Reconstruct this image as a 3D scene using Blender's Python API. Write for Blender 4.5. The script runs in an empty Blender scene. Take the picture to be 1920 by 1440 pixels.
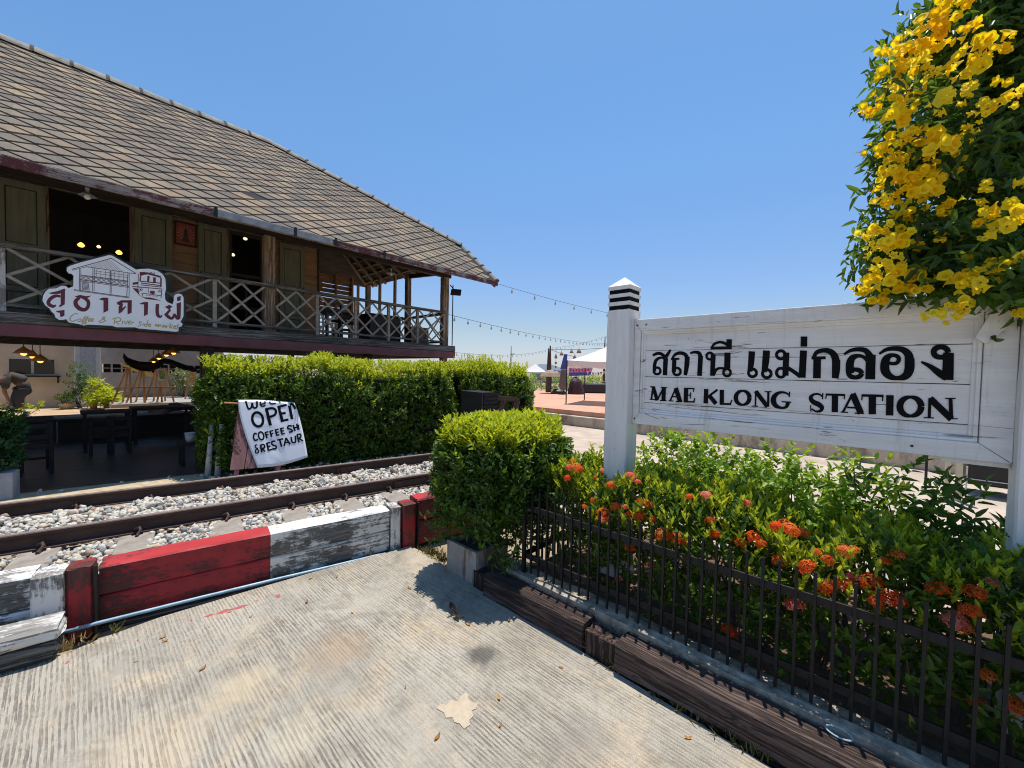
import bpy, bmesh, math, random
import numpy as np
from mathutils import Matrix, Vector, noise as mnoise

scene = bpy.context.scene
R = math.radians
PI = math.pi
rng = np.random.default_rng(7)
random.seed(7)

# ------------------------------------------------------------------ camera
F, CX, CY, EYE = 760.0, 960.0, 720.0, 1.7            # focal length and centre in pixels of the 1920x1440 photo
PITCH, ROLL = R(1.73), R(1.17)
cp, sp, cr, sr = math.cos(PITCH), math.sin(PITCH), math.cos(ROLL), math.sin(ROLL)
CF = Vector((0, cp, -sp))
U0 = Vector((0, sp, cp))
R0 = Vector((1, 0, 0))
CR = R0 * cr + U0 * sr
CU = U0 * cr - R0 * sr
cam_data = bpy.data.cameras.new('camera')
cam = bpy.data.objects.new('camera', cam_data)
scene.collection.objects.link(cam)
m = Matrix.Identity(4)
for i in range(3):
    m[i][0], m[i][1], m[i][2] = CR[i], CU[i], -CF[i]
m[2][3] = EYE
cam.matrix_world = m
cam_data.sensor_fit = 'HORIZONTAL'
cam_data.sensor_width = 36.0
cam_data.lens = F / 1920 * 36
cam_data.clip_start = 0.05
cam_data.clip_end = 6000
scene.camera = cam

# ------------------------------------------------------------------ light
SUN_EL, SUN_AZ = R(77.5), R(20)                        # azimuth clockwise from +Y
SUN_STRENGTH, SKY_STRENGTH = 4.9, 0.105
# clear hazy tropical sky: tint of the sky texture by elevation (sine)
SKY_TINT = [(0.0, (0.88, 0.93, 1.22)), (0.05, (0.98, 0.94, 1.08)), (0.10, (1.02, 0.98, 0.98)), (0.19, (1.0, 1.08, 1.22)), (0.45, (1.04, 1.36, 1.50)), (0.75, (1.06, 1.44, 1.60))]
world = bpy.data.worlds.new('World')
scene.world = world
world.use_nodes = True
nt = world.node_tree
bg = nt.nodes['Background']
sky = nt.nodes.new('ShaderNodeTexSky')
sky.sky_type = 'NISHITA'
sky.sun_disc = False
sky.sun_elevation = SUN_EL
sky.sun_rotation = SUN_AZ
sky.altitude = 0
sky.air_density = 1.0
sky.dust_density = 0.35
sky.ozone_density = 3.2
tint = nt.nodes.new('ShaderNodeMix')
tint.data_type = 'RGBA'; tint.blend_type = 'MULTIPLY'; tint.inputs[0].default_value = 1.0
geo_w = nt.nodes.new('ShaderNodeTexCoord'); sepw = nt.nodes.new('ShaderNodeSeparateXYZ'); rampw = nt.nodes.new('ShaderNodeValToRGB')
nt.links.new(geo_w.outputs['Generated'], sepw.inputs[0]); nt.links.new(sepw.outputs['Z'], rampw.inputs[0])
while len(rampw.color_ramp.elements) < 6: rampw.color_ramp.elements.new(0.5)
for e_w, (p_w, c_w) in zip(rampw.color_ramp.elements, SKY_TINT):
    e_w.position = p_w; e_w.color = (*[v / 2 for v in c_w], 1)
dbl = nt.nodes.new('ShaderNodeMix'); dbl.data_type = 'RGBA'; dbl.blend_type = 'MULTIPLY'; dbl.inputs[0].default_value = 1.0
dbl.inputs[7].default_value = (2, 2, 2, 1)
nt.links.new(rampw.outputs[0], dbl.inputs[6]); nt.links.new(dbl.outputs[2], tint.inputs[7])
nt.links.new(sky.outputs[0], tint.inputs[6]); nt.links.new(tint.outputs[2], bg.inputs[0])
bg.inputs[1].default_value = SKY_STRENGTH
sun_data = bpy.data.lights.new('sun', 'SUN')
sun_data.energy = SUN_STRENGTH
sun_data.angle = R(0.53)
sun_data.color = (1.0, 0.945, 0.86)
sun = bpy.data.objects.new('sun', sun_data)
scene.collection.objects.link(sun)
sv = Vector((math.sin(SUN_AZ) * math.cos(SUN_EL), math.cos(SUN_AZ) * math.cos(SUN_EL), math.sin(SUN_EL)))
sun.rotation_euler = sv.to_track_quat('Z', 'Y').to_euler()
sun.location = sv * 40
scene.view_settings.view_transform = 'Standard'
scene.view_settings.look = 'None'
scene.view_settings.exposure = 0.12
scene.view_settings.gamma = 1.0
scene.cycles.pixel_filter_type = 'BLACKMAN_HARRIS'
scene.cycles.filter_width = 1.05
scene.cycles.max_bounces = 8
scene.cycles.transparent_max_bounces = 8

# ------------------------------------------------------------------ frames
class Fr:
    def __init__(s, deg):
        s.a = R(deg)
        s.e1 = Vector((math.cos(s.a), math.sin(s.a), 0))
        s.e2 = Vector((-math.sin(s.a), math.cos(s.a), 0))
    def w(s, p):
        return s.e1 * p[0] + s.e2 * p[1] + Vector((0, 0, p[2]))
    def loc(s, v):
        return (v.dot(s.e1), v.dot(s.e2), v.z)
FW, FT, FB, FS = Fr(0), Fr(37.7), Fr(47.8), Fr(-42.8)   # world, track, house, sign/fence

def ray(x, y):
    return CF + CR * ((x - CX) / F) + CU * ((CY - y) / F)
def at_o(fr, o, x, y):
    d = ray(x, y)
    t = o / d.dot(fr.e2)
    return (d.dot(fr.e1) * t, o, EYE + t * d.z)
def at_z(fr, z, x, y):
    d = ray(x, y)
    t = (z - EYE) / d.z
    return (d.dot(fr.e1) * t, d.dot(fr.e2) * t, z)

# ------------------------------------------------------------------ objects
ORG = {}
def tag(o, label=None, cat=None, group=None, kind=None):
    if label: o['label'] = label
    if cat: o['category'] = cat
    if group: o['group'] = group
    if kind: o['kind'] = kind
    return o
def thing(name, label, cat, fr, org, group=None):
    o = bpy.data.objects.new(name, None)
    o.empty_display_size = 0.1
    scene.collection.objects.link(o)
    o.location = fr.w(org)
    o.rotation_euler = (0, 0, fr.a)
    ORG[o] = (fr, org)
    return tag(o, label, cat, group)
def put(name, mesh, mat, parent=None, fr=FW, org=(0, 0, 0)):
    o = bpy.data.objects.new(name, mesh)
    scene.collection.objects.link(o)
    if mat is not None and not mesh.materials:
        for x in (mat if isinstance(mat, (list, tuple)) else [mat]):
            mesh.materials.append(x)
    if parent is not None:
        o.parent = parent
        ORG[o] = ORG[parent]
    else:
        o.location = fr.w(org)
        o.rotation_euler = (0, 0, fr.a)
        ORG[o] = (fr, org)
    return o
def copy_tree(o, parent=None):
    c = o.copy()
    scene.collection.objects.link(c)
    if parent is not None: c.parent = parent
    ORG[c] = ORG[o]
    for ch in o.children:
        copy_tree(ch, c)
    return c

class MB:
    """Collects faces in a frame's coordinates and links them as one mesh object."""
    def __init__(s):
        s.v, s.f, s.mi, s.cur = [], [], [], 0
    def add(s, vs, fs):
        b = len(s.v)
        s.v.extend([tuple(p) for p in vs])
        for f in fs:
            s.f.append([b + i for i in f]); s.mi.append(s.cur)
        return s
    def box(s, x0, x1, y0, y1, z0, z1):
        return s.add([(x0, y0, z0), (x1, y0, z0), (x1, y1, z0), (x0, y1, z0), (x0, y0, z1), (x1, y0, z1), (x1, y1, z1), (x0, y1, z1)],
                     [(0, 3, 2, 1), (4, 5, 6, 7), (0, 1, 5, 4), (1, 2, 6, 5), (2, 3, 7, 6), (3, 0, 4, 7)])
    def beam(s, p, q, w, h, up=(0, 0, 1)):
        p, q, up = Vector(p), Vector(q), Vector(up)
        d = (q - p).normalized()
        if abs(d.dot(up)) > 0.98: up = Vector((0, 1, 0))
        x = d.cross(up).normalized() * (w / 2)
        y = x.cross(d).normalized() * (h / 2)
        vs = [p - x - y, p + x - y, p + x + y, p - x + y, q - x - y, q + x - y, q + x + y, q - x + y]
        return s.add(vs, [(3, 2, 1, 0), (4, 5, 6, 7), (0, 1, 5, 4), (1, 2, 6, 5), (2, 3, 7, 6), (3, 0, 4, 7)])
    def tube(s, pts, r, n=8, cap=True):
        pts = [Vector(p) for p in pts]
        rs = r if isinstance(r, (list, tuple)) else [r] * len(pts)
        rings, ref = [], None
        for i, p in enumerate(pts):
            d = (pts[min(i + 1, len(pts) - 1)] - pts[max(i - 1, 0)])
            d = d.normalized() if d.length > 1e-9 else Vector((0, 0, 1))
            if ref is None or abs(d.dot(ref)) > 0.95:
                ref = Vector((0, 0, 1)) if abs(d.z) < 0.9 else Vector((1, 0, 0))
            x = d.cross(ref).normalized(); y = d.cross(x).normalized()
            rings.append([p + (x * math.cos(2 * PI * k / n) + y * math.sin(2 * PI * k / n)) * rs[i] for k in range(n)])
        vs = [v for rg in rings for v in rg]
        fs = []
        for i in range(len(pts) - 1):
            for k in range(n):
                a, b = i * n + k, i * n + (k + 1) % n
                fs.append((a, a + n, b + n, b))
        if cap:
            fs.append(tuple(range(n))); fs.append(tuple(range((len(pts) - 1) * n, len(pts) * n))[::-1])
        return s.add(vs, fs)
    def lathe(s, c, prof, n=16, ax=None):
        vs, fs = [], []
        for r, z in prof:
            for k in range(n):
                a = 2 * PI * k / n
                vs.append((c[0] + r * math.cos(a), c[1] + r * math.sin(a), c[2] + z))
        for i in range(len(prof) - 1):
            for k in range(n):
                a, b = i * n + k, i * n + (k + 1) % n
                fs.append((a, b, b + n, a + n))
        fs.append(tuple(range(n))[::-1]); fs.append(tuple(range((len(prof) - 1) * n, len(prof) * n)))
        return s.add(vs, fs)
    def poly(s, pts, thick=None):
        """A flat polygon, or with thick=(dx,dy,dz) a slab extruded by that vector."""
        n = len(pts)
        if thick is None: return s.add(pts, [tuple(range(n))])
        t = Vector(thick)
        q = [tuple(Vector(p) + t) for p in pts]
        return s.add(list(pts) + q, [tuple(range(n))[::-1], tuple(range(n, 2 * n))] + [(i, (i + 1) % n, n + (i + 1) % n, n + i) for i in range(n)])
    def timber(s, a0, a1, b0, b1, c0, c1, seed=0, amp=0.006, axis='x', nx=24, per=4, cham=0.006):
        """A worn squared timber along axis x, y or z, its faces and edges uneven."""
        mp = {'x': (0, 1, 2), 'y': (1, 0, 2), 'z': (2, 0, 1)}[axis]
        lo, hi = [(a0, b0, c0)[i] for i in mp], [(a1, b1, c1)[i] for i in mp]
        ring = []
        y0, y1, z0, z1 = lo[1], hi[1], lo[2], hi[2]
        c = cham
        for k in range(per): ring.append((y0 + c + (y1 - y0 - 2 * c) * k / (per - 1), z0))
        for k in range(per): ring.append((y1, z0 + c + (z1 - z0 - 2 * c) * k / (per - 1)))
        for k in range(per): ring.append((y1 - c - (y1 - y0 - 2 * c) * k / (per - 1), z1))
        for k in range(per): ring.append((y0, z1 - c - (z1 - z0 - 2 * c) * k / (per - 1)))
        n = len(ring); vs, fs = [], []
        cy, cz = (y0 + y1) / 2, (z0 + z1) / 2
        for i in range(nx + 1):
            x = lo[0] + (hi[0] - lo[0]) * i / nx
            for (y, z) in ring:
                q = Vector((x * 5 + seed * 3.1, y * 22 + seed, z * 22 - seed))
                d = mnoise.noise(q) * amp + mnoise.noise(q * 0.25 + Vector((9, 1, 4))) * amp * 1.2
                l = math.hypot(y - cy, z - cz) or 1
                ex = 0
                if i in (0, nx): ex = mnoise.noise(Vector((y * 40, z * 40, seed * 2.0))) * amp * 1.6
                p = [0, 0, 0]
                p[mp[0]], p[mp[1]], p[mp[2]] = x + ex, y + (y - cy) / l * d, z + (z - cz) / l * d
                vs.append(p)
        for i in range(nx):
            for k in range(n):
                a, b = i * n + k, i * n + (k + 1) % n
                fs.append((a, b, b + n, a + n))
        fs.append(tuple(range(n))[::-1]); fs.append(tuple(range(nx * n, nx * n + n)))
        return s.add(vs, fs)
    def mesh(s, name, org=(0, 0, 0), smooth=False):
        me = bpy.data.meshes.new(name)
        me.from_pydata([(p[0] - org[0], p[1] - org[1], p[2] - org[2]) for p in s.v], [], s.f)
        if any(s.mi): me.polygons.foreach_set('material_index', s.mi)
        if smooth: me.polygons.foreach_set('use_smooth', [True] * len(me.polygons))
        bm = bmesh.new(); bm.from_mesh(me)
        bmesh.ops.recalc_face_normals(bm, faces=bm.faces)
        bm.to_mesh(me); bm.free()
        me.update()
        return me
    def part(s, name, mat, parent, label=None, bevel=0, smooth=False):
        o = put(name, s.mesh(name, ORG[parent][1], smooth), mat, parent)
        if label: o['label'] = label
        if bevel: add_bevel(o, bevel)
        return o
    def solo(s, name, mat, fr, org, label=None, cat=None, group=None, kind=None, bevel=0, smooth=False):
        o = put(name, s.mesh(name, org, smooth), mat, None, fr, org)
        if bevel: add_bevel(o, bevel)
        return tag(o, label, cat, group, kind)
def add_bevel(o, w):
    md = o.modifiers.new('bevel', 'BEVEL')
    md.width = w; md.segments = 2; md.limit_method = 'ANGLE'; md.angle_limit = R(40)

# ------------------------------------------------------------------ materials
class G:
    def __init__(s, name):
        s.m = bpy.data.materials.new(name); s.m.use_nodes = True
        s.t = s.m.node_tree; s.t.nodes.clear()
        s.o = s.n('ShaderNodeOutputMaterial')
        s._c = None
    def n(s, typ, **kw):
        x = s.t.nodes.new(typ)
        for k, v in kw.items():
            if k.startswith('i_'):
                key = k[2:]
                sock = x.inputs[int(key)] if key.isdigit() else x.inputs[key.replace('_', ' ')]
                s.set(sock, v)
            else: setattr(x, k, v)
        return x
    def set(s, sock, v):
        if hasattr(v, 'is_output') or isinstance(v, bpy.types.NodeSocket): s.t.links.new(v, sock)
        elif isinstance(v, (tuple, list)) and len(v) == 3 and sock.type == 'RGBA': sock.default_value = (*v, 1)
        else: sock.default_value = v
    def co(s, scale=(1, 1, 1), rot=(0, 0, 0), src='Object'):
        if s._c is None: s._c = s.n('ShaderNodeTexCoord')
        return s.n('ShaderNodeMapping', i_Vector=s._c.outputs[src], i_Scale=scale, i_Rotation=rot).outputs[0]
    def noise(s, scale, vec=None, detail=5, rough=0.6, dist=0.0):
        x = s.n('ShaderNodeTexNoise', i_Scale=scale, i_Detail=detail, i_Roughness=rough, i_Distortion=dist)
        s.t.links.new(vec if vec is not None else s.co(), x.inputs['Vector'])
        return x.outputs['Fac']
    def ramp(s, fac, stops, interp='LINEAR'):
        x = s.n('ShaderNodeValToRGB')
        e = x.color_ramp.elements
        x.color_ramp.interpolation = interp
        while len(e) < len(stops): e.new(0.5)
        for k, (p, c) in enumerate(stops):
            e[k].position = p
            e[k].color = (*c, 1) if isinstance(c, (tuple, list)) else (c, c, c, 1)
        s.t.links.new(fac, x.inputs[0])
        return x.outputs[0]
    def mix(s, fac, a, b, mode='MIX'):
        x = s.n('ShaderNodeMix', data_type='RGBA', blend_type=mode)
        s.set(x.inputs[0], fac); s.set(x.inputs[6], a); s.set(x.inputs[7], b)
        return x.outputs[2]
    def math(s, op, a, b=0.0, clamp=False):
        x = s.n('ShaderNodeMath', operation=op, use_clamp=clamp)
        s.set(x.inputs[0], a); s.set(x.inputs[1], b)
        return x.outputs[0]
    def bump(s, h, strength=0.4, dist=0.01, nrm=None):
        x = s.n('ShaderNodeBump', i_Strength=strength, i_Distance=dist, i_Height=h)
        if nrm is not None: s.t.links.new(nrm, x.inputs['Normal'])
        return x.outputs[0]
    def end(s, col, rough=0.7, bump=None, spec=0.5, metal=0.0, emit=None, estr=0):
        p = s.n('ShaderNodeBsdfPrincipled')
        s.set(p.inputs['Base Color'], col); s.set(p.inputs['Roughness'], rough)
        s.set(p.inputs['Specular IOR Level'], spec); s.set(p.inputs['Metallic'], metal)
        if bump is not None: s.t.links.new(bump, p.inputs['Normal'])
        if emit is not None:
            s.set(p.inputs['Emission Color'], emit); s.set(p.inputs['Emission Strength'], estr)
        s.t.links.new(p.outputs[0], s.o.inputs[0])
        return s.m

def AX(axis, long, across):
    return {'x': (long, across, across), 'y': (across, long, across), 'z': (across, across, long)}[axis]

def wood(name, c1, c2, axis='x', rough=0.75, bump=0.5, dist=0.006, crack=True, grain=28, spec=0.3):
    g = G(name)
    v = g.co(AX(axis, 1.3, grain))
    n1 = g.noise(1.6, v, 6, 0.65, 0.4)
    n2 = g.noise(1.1, None, 3, 0.6)
    col = g.ramp(n1, [(0.3, c1), (0.68, c2)])
    col = g.mix(g.ramp(n2, [(0.3, 0.0), (0.7, 0.6)]), col, tuple(x * 0.55 for x in c1))
    h = n1
    if crack:
        ck = g.ramp(g.noise(0.9, g.co(AX(axis, 0.9, grain * 0.8)), 4, 0.7, 0.9), [(0.44, 1.0), (0.49, 0.0), (0.51, 0.0), (0.56, 1.0)])
        col = g.mix(g.math('MULTIPLY', g.math('SUBTRACT', 1.0, ck), 0.75), col, tuple(x * 0.18 for x in c1))
        h = g.math('ADD', n1, ck)
    return g.end(col, rough, g.bump(h, bump, dist), spec)

def peel(name, paint, under, under2, axis='x', amount=0.45, rough=0.6, patch=3.0, tint=0.25):
    """Paint flaking off weathered wood along the grain."""
    g = G(name)
    gr = g.noise(1.5, g.co(AX(axis, 1.6, 30)), 6, 0.7, 0.5)
    ptc = g.noise(patch, None, 5, 0.7)
    fine = g.noise(70, g.co(AX(axis, 0.35, 1)), 4, 0.7)
    mm = g.math('ADD', g.math('MULTIPLY', ptc, 0.55), g.math('ADD', g.math('MULTIPLY', gr, 0.3), g.math('MULTIPLY', fine, 0.2)))
    k = 0.525 - (0.5 - amount) * 0.35
    mask = g.ramp(mm, [(k - 0.025, 0.0), (k + 0.025, 1.0)])
    wd = g.ramp(gr, [(0.35, under), (0.65, under2)])
    pc = g.mix(g.ramp(g.noise(5, None, 4, 0.6), [(0.3, 0.0), (0.75, tint)]), paint, tuple(x * 0.45 for x in paint))
    col = g.mix(mask, pc, wd)
    h = g.math('ADD', g.math('MULTIPLY', gr, 0.8), g.math('MULTIPLY', mask, -0.5))
    return g.end(col, rough, g.bump(h, 0.55, 0.006), 0.35)

def plain(name, c, rough=0.6, var=0.25, scale=6, bump=0.0, bscale=60, spec=0.5, metal=0.0):
    g = G(name)
    n1 = g.noise(scale, None, 5, 0.65)
    col = g.mix(g.ramp(n1, [(0.3, 0.0), (0.72, 1.0)]), tuple(x * (1 + var * 0.5) for x in c), tuple(x * (1 - var) for x in c))
    b = g.bump(g.noise(bscale, None, 4, 0.7), bump, 0.004) if bump else None
    return g.end(col, rough, b, spec, metal)

def glow(name, c, s):
    g = G(name)
    return g.end(c, 0.4, None, 0.5, 0, c, s)

def leafmat(name, dark, mid, light, trans=0.3, rough=0.42, spec=0.4):
    g = G(name)
    geo = g.n('ShaderNodeNewGeometry')
    col = g.ramp(geo.outputs['Random Per Island'], [(0.0, (0.13, 0.075, 0.02)), (0.022, dark), (0.5, mid), (1.0, light)])
    col = g.mix(g.ramp(g.noise(2.2, None, 3, 0.6), [(0.35, 0.0), (0.7, 0.5)]), col, dark)
    p = g.n('ShaderNodeBsdfPrincipled', i_Base_Color=col, i_Roughness=rough)
    g.set(p.inputs['Specular IOR Level'], spec)
    t = g.n('ShaderNodeBsdfTranslucent', i_Color=g.mix(0.6, col, (light[0] * 1.35, light[1] * 1.25, light[2] * 0.6)))
    mx = g.n('ShaderNodeMixShader')
    mx.inputs[0].default_value = trans
    g.t.links.new(p.outputs[0], mx.inputs[1]); g.t.links.new(t.outputs[0], mx.inputs[2])
    g.t.links.new(mx.outputs[0], g.o.inputs[0])
    return g.m

# ------------------------------------------------------------------ foliage
def np_mesh(name, verts, quads):
    me = bpy.data.meshes.new(name)
    nv, nf, k = len(verts), len(quads), quads.shape[1]
    me.vertices.add(nv); me.vertices.foreach_set('co', verts.astype(np.float32).ravel())
    me.loops.add(nf * k); me.loops.foreach_set('vertex_index', quads.astype(np.int32).ravel())
    me.polygons.add(nf)
    me.polygons.foreach_set('loop_start', np.arange(0, nf * k, k, dtype=np.int32))
    me.update(calc_edges=True)
    me.validate()
    return me
def unit(a):
    return a / (np.linalg.norm(a, axis=1, keepdims=True) + 1e-9)
def leaf_arrays(P, D, N, L, W, fold=0.25, droop=0.12, wide=0.45):
    """Leaves as two quads folded on the midrib. P base, D direction, N upper side."""
    D = unit(D); S = unit(np.cross(D, N)); N = unit(np.cross(S, D))
    L = L[:, None]; W = W[:, None]
    a = P
    b1 = P + D * L * 0.3 + S * W * wide + N * W * fold
    c1 = P + D * L * 0.3 - S * W * wide + N * W * fold
    b2 = P + D * L * 0.7 + S * W * wide * 0.8 + N * W * fold * 0.6 - N * L * droop * 0.5
    c2 = P + D * L * 0.7 - S * W * wide * 0.8 + N * W * fold * 0.6 - N * L * droop * 0.5
    t = P + D * L - N * L * droop
    n = len(P)
    V = np.stack([a, b1, b2, t, c2, c1], 1).reshape(-1, 3)
    i = np.arange(n)[:, None] * 6
    Q = np.concatenate([i + np.array([[0, 1, 2, 3]]), i + np.array([[0, 3, 4, 5]])], 0)
    return V, Q
def sprigs(C, D, k, length, leafL, leafW, spread=0.9, up=0.15, jit=0.35, tipbias=0.0, rs=None):
    """k leaves round each sprig stem that starts at C and points along D: returns leaf P, D, N, L, W."""
    rs = rs or rng
    m_ = len(C)
    D = unit(D)
    ref = np.where(np.abs(D[:, 2:3]) < 0.9, np.array([[0, 0, 1.0]]), np.array([[1.0, 0, 0]]))
    X = unit(np.cross(D, ref)); Y = np.cross(D, X)
    t = (np.arange(k)[None, :] + 0.5) / k
    t = tipbias + (1 - tipbias) * t
    t = np.repeat(t, m_, 0)
    ang = rs.uniform(0, 2 * PI, (m_, 1)) + np.arange(k)[None, :] * 2.4 + rs.normal(0, 0.3, (m_, k))
    rad = X[:, None, :] * np.cos(ang)[..., None] + Y[:, None, :] * np.sin(ang)[..., None]
    P = C[:, None, :] + D[:, None, :] * (t * length)[..., None]
    sp_ = spread * (1.15 - 0.6 * t)[..., None]
    LD = D[:, None, :] * (1 - spread * 0.6) + rad * sp_ + rs.normal(0, jit * 0.5, (m_, k, 3))
    LD[..., 2] += up
    LN = D[:, None, :] * 0.8 - rad * 0.4 + rs.normal(0, jit, (m_, k, 3))
    LN[..., 2] += 0.5
    sc = rs.uniform(0.6, 1.2, (m_, k))
    return (P.reshape(-1, 3), LD.reshape(-1, 3), LN.reshape(-1, 3), (leafL * sc).ravel(), (leafW * sc).ravel())
def leaves_obj(name, sp_, mat, parent, fold=0.25, droop=0.12, wide=0.45):
    V, Q = leaf_arrays(*sp_, fold=fold, droop=droop, wide=wide)
    return put(name, np_mesh(name, V - np.array(ORG[parent][1])[None, :], Q), mat, parent)
def vnoise(P, scale, seed=0.0):
    return np.array([mnoise.noise(Vector((p[0] * scale + seed, p[1] * scale - seed, p[2] * scale))) for p in P])
# ================================================================== SETTING: ground, road, plaza
def mat_ground():
    g = G('dry_earth')
    n1 = g.noise(0.6, None, 6, 0.7); n2 = g.noise(18, None, 5, 0.7)
    c = g.ramp(n1, [(0.3, (0.30, 0.22, 0.14)), (0.7, (0.42, 0.34, 0.24))])
    c = g.mix(g.ramp(n2, [(0.4, 0.0), (0.7, 0.6)]), c, (0.17, 0.13, 0.09))
    return g.end(c, 0.95, g.bump(n2, 0.5, 0.02), 0.1)
M_ground = mat_ground()
mb = MB(); mb.add([(-3000, -200, -0.07), (3000, -200, -0.07), (3000, 4000, -0.07), (-3000, 4000, -0.07)], [(0, 1, 2, 3)])
mb.solo('ground', M_ground, FW, (0, 0, 0), kind='structure')

def mat_concrete():
    g = G('broomed_concrete')
    wob = g.noise(1.3, g.co((0.8, 1.0, 1)), 3, 0.6)
    sep = g.n('ShaderNodeSeparateXYZ'); g.t.links.new(g.co(), sep.inputs[0])
    yy = g.math('ADD', sep.outputs['Y'], g.math('MULTIPLY', wob, 0.05))
    cmb = g.n('ShaderNodeCombineXYZ'); g.t.links.new(g.math('MULTIPLY', sep.outputs['X'], 2.6), cmb.inputs[0]); g.t.links.new(g.math('MULTIPLY', yy, 58.0), cmb.inputs[1])
    streak = g.noise(1.0, cmb.outputs[0], 3, 0.55, 0.25)
    sn = g.math('SINE', g.math('ADD', g.math('MULTIPLY', yy, 2 * PI / 0.0195), g.math('MULTIPLY', streak, 7.0)))
    gv = g.math('ADD', g.math('MULTIPLY', sn, 0.16), streak)
    gro = g.ramp(gv, [(0.425, 1.0), (0.505, 0.0)])
    worn = g.ramp(g.noise(1.5, None, 6, 0.68, 0.3), [(0.40, 1.0), (0.64, 0.12)])
    fine = g.noise(120, None, 4, 0.75)
    grit = g.noise(38, None, 5, 0.75)
    brk = g.ramp(g.noise(42, g.co((0.35, 1, 1)), 5, 0.75), [(0.40, 0.12), (0.56, 1.0)])
    spk = g.noise(210, None, 2, 0.8)
    big = g.noise(1.1, None, 5, 0.65)
    base = g.ramp(big, [(0.28, (0.275, 0.245, 0.195)), (0.72, (0.48, 0.435, 0.36))])
    tan = g.ramp(g.noise(2.1, None, 6, 0.75, 0.5), [(0.49, 0.0), (0.66, 0.6)])
    base = g.mix(tan, base, (0.54, 0.41, 0.255))
    base = g.mix(g.ramp(grit, [(0.48, 0.0), (0.72, 0.55)]), base, (0.22, 0.195, 0.16))
    base = g.mix(g.ramp(fine, [(0.55, 0.0), (0.75, 0.5)]), base, (0.64, 0.585, 0.49))
    base = g.mix(g.ramp(spk, [(0.56, 0.0), (0.66, 0.65)]), base, (0.13, 0.11, 0.085))
    base = g.mix(g.ramp(spk, [(0.34, 0.6), (0.43, 0.0)]), base, (0.70, 0.65, 0.56))
    gd = g.math('MULTIPLY', g.math('MULTIPLY', gro, worn), brk)
    col = g.mix(g.math('MULTIPLY', gd, 0.82), base, (0.135, 0.118, 0.095))
    blot = g.ramp(g.noise(3.1, g.co((1, 1, 1), (0, 0, 0.6)), 7, 0.78, 0.8), [(0.50, 0.0), (0.68, 0.6)])
    col = g.mix(blot, col, (0.19, 0.165, 0.13))
    # damp oily stain and dirt patches, each at its own spot on the slab
    for (px, py, r, c, k) in STAINS:
        q = at_z(FS, 0, px, py)
        d = g.n('ShaderNodeVectorMath', operation='DISTANCE')
        g.t.links.new(g.co((1, 1, 1)), d.inputs[0]); d.inputs[1].default_value = (q[0], q[1], 0)
        dd = g.math('ADD', d.outputs['Value'], g.math('MULTIPLY', g.math('SUBTRACT', g.noise(9, None, 5, 0.7), 0.5), r * 1.6))
        col = g.mix(g.ramp(dd, [(r * 0.35, k), (r * 1.05, 0.0)]), col, c)
    h = g.math('ADD', g.math('MULTIPLY', gd, -1.0), g.math('MULTIPLY', grit, 0.7))
    return g.end(col, 0.92, g.bump(h, 0.75, 0.006), 0.2)
STAINS = [(905, 1228, 0.13, (0.085, 0.08, 0.075), 0.8), (640, 1215, 0.22, (0.40, 0.29, 0.19), 0.55), (455, 1285, 0.2, (0.53, 0.43, 0.29), 0.6),
          (300, 1395, 0.25, (0.50, 0.40, 0.27), 0.5), (1090, 1390, 0.2, (0.22, 0.2, 0.18), 0.4), (560, 1380, 0.15, (0.56, 0.48, 0.36), 0.5)]
edge = [at_z(FS, 0, x, y) for x, y in ((107, 1232), (200, 1193), (300, 1157), (390, 1131), (480, 1104), (560, 1081), (640, 1058), (700, 1042), (768, 1024), (790, 1033), (860, 1076), (935, 1122), (1020, 1177), (1100, 1228), (1250, 1319), (1450, 1441))]
edge = [(p[0] + random.uniform(-.006, .006), p[1] + random.uniform(-.006, .006), 0.0) for p in edge]
edge = [FS.loc(FT.w((-4.0, 3.38, 0)))] + edge + [(3.0, 1.9, 0), (3.0, -4, 0), (-5.5, -4, 0)]
mb = MB(); mb.poly(edge, (0, 0, -0.12))
M_conc = mat_concrete()
mb.solo('concrete_pavement', M_conc, FS, (0, 0, 0), kind='structure')

M_road = plain('dusty_road', (0.50, 0.405, 0.32), 0.95, 0.3, 1.4, 0.3, 40, 0.1)
mb = MB(); mb.box(-7.2, 14, 3.82, 10.3, -0.3, 0.1)
mb.solo('road', M_road, FS, (0, 0, 0), kind='structure')
def mat_oldconc():
    g = G('stained_concrete')
    n = g.noise(3, None, 6, 0.7); v = g.noise(2.2, g.co((1, 1, 0.35)), 6, 0.75)
    c = g.ramp(n, [(0.3, (0.44, 0.37, 0.28)), (0.7, (0.60, 0.52, 0.41))])
    c = g.mix(g.ramp(v, [(0.5, 0.0), (0.66, 0.75)]), c, (0.12, 0.10, 0.085))
    return g.end(c, 0.9, g.bump(n, 0.4, 0.01), 0.2)
M_oldconc = mat_oldconc()
mb = MB()
mb.box(-20, 14, 10.25, 10.62, 0.0, 0.40); mb.solo('kerb', M_oldconc, FS, (0, 0, 0), kind='structure', bevel=0.02)
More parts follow.
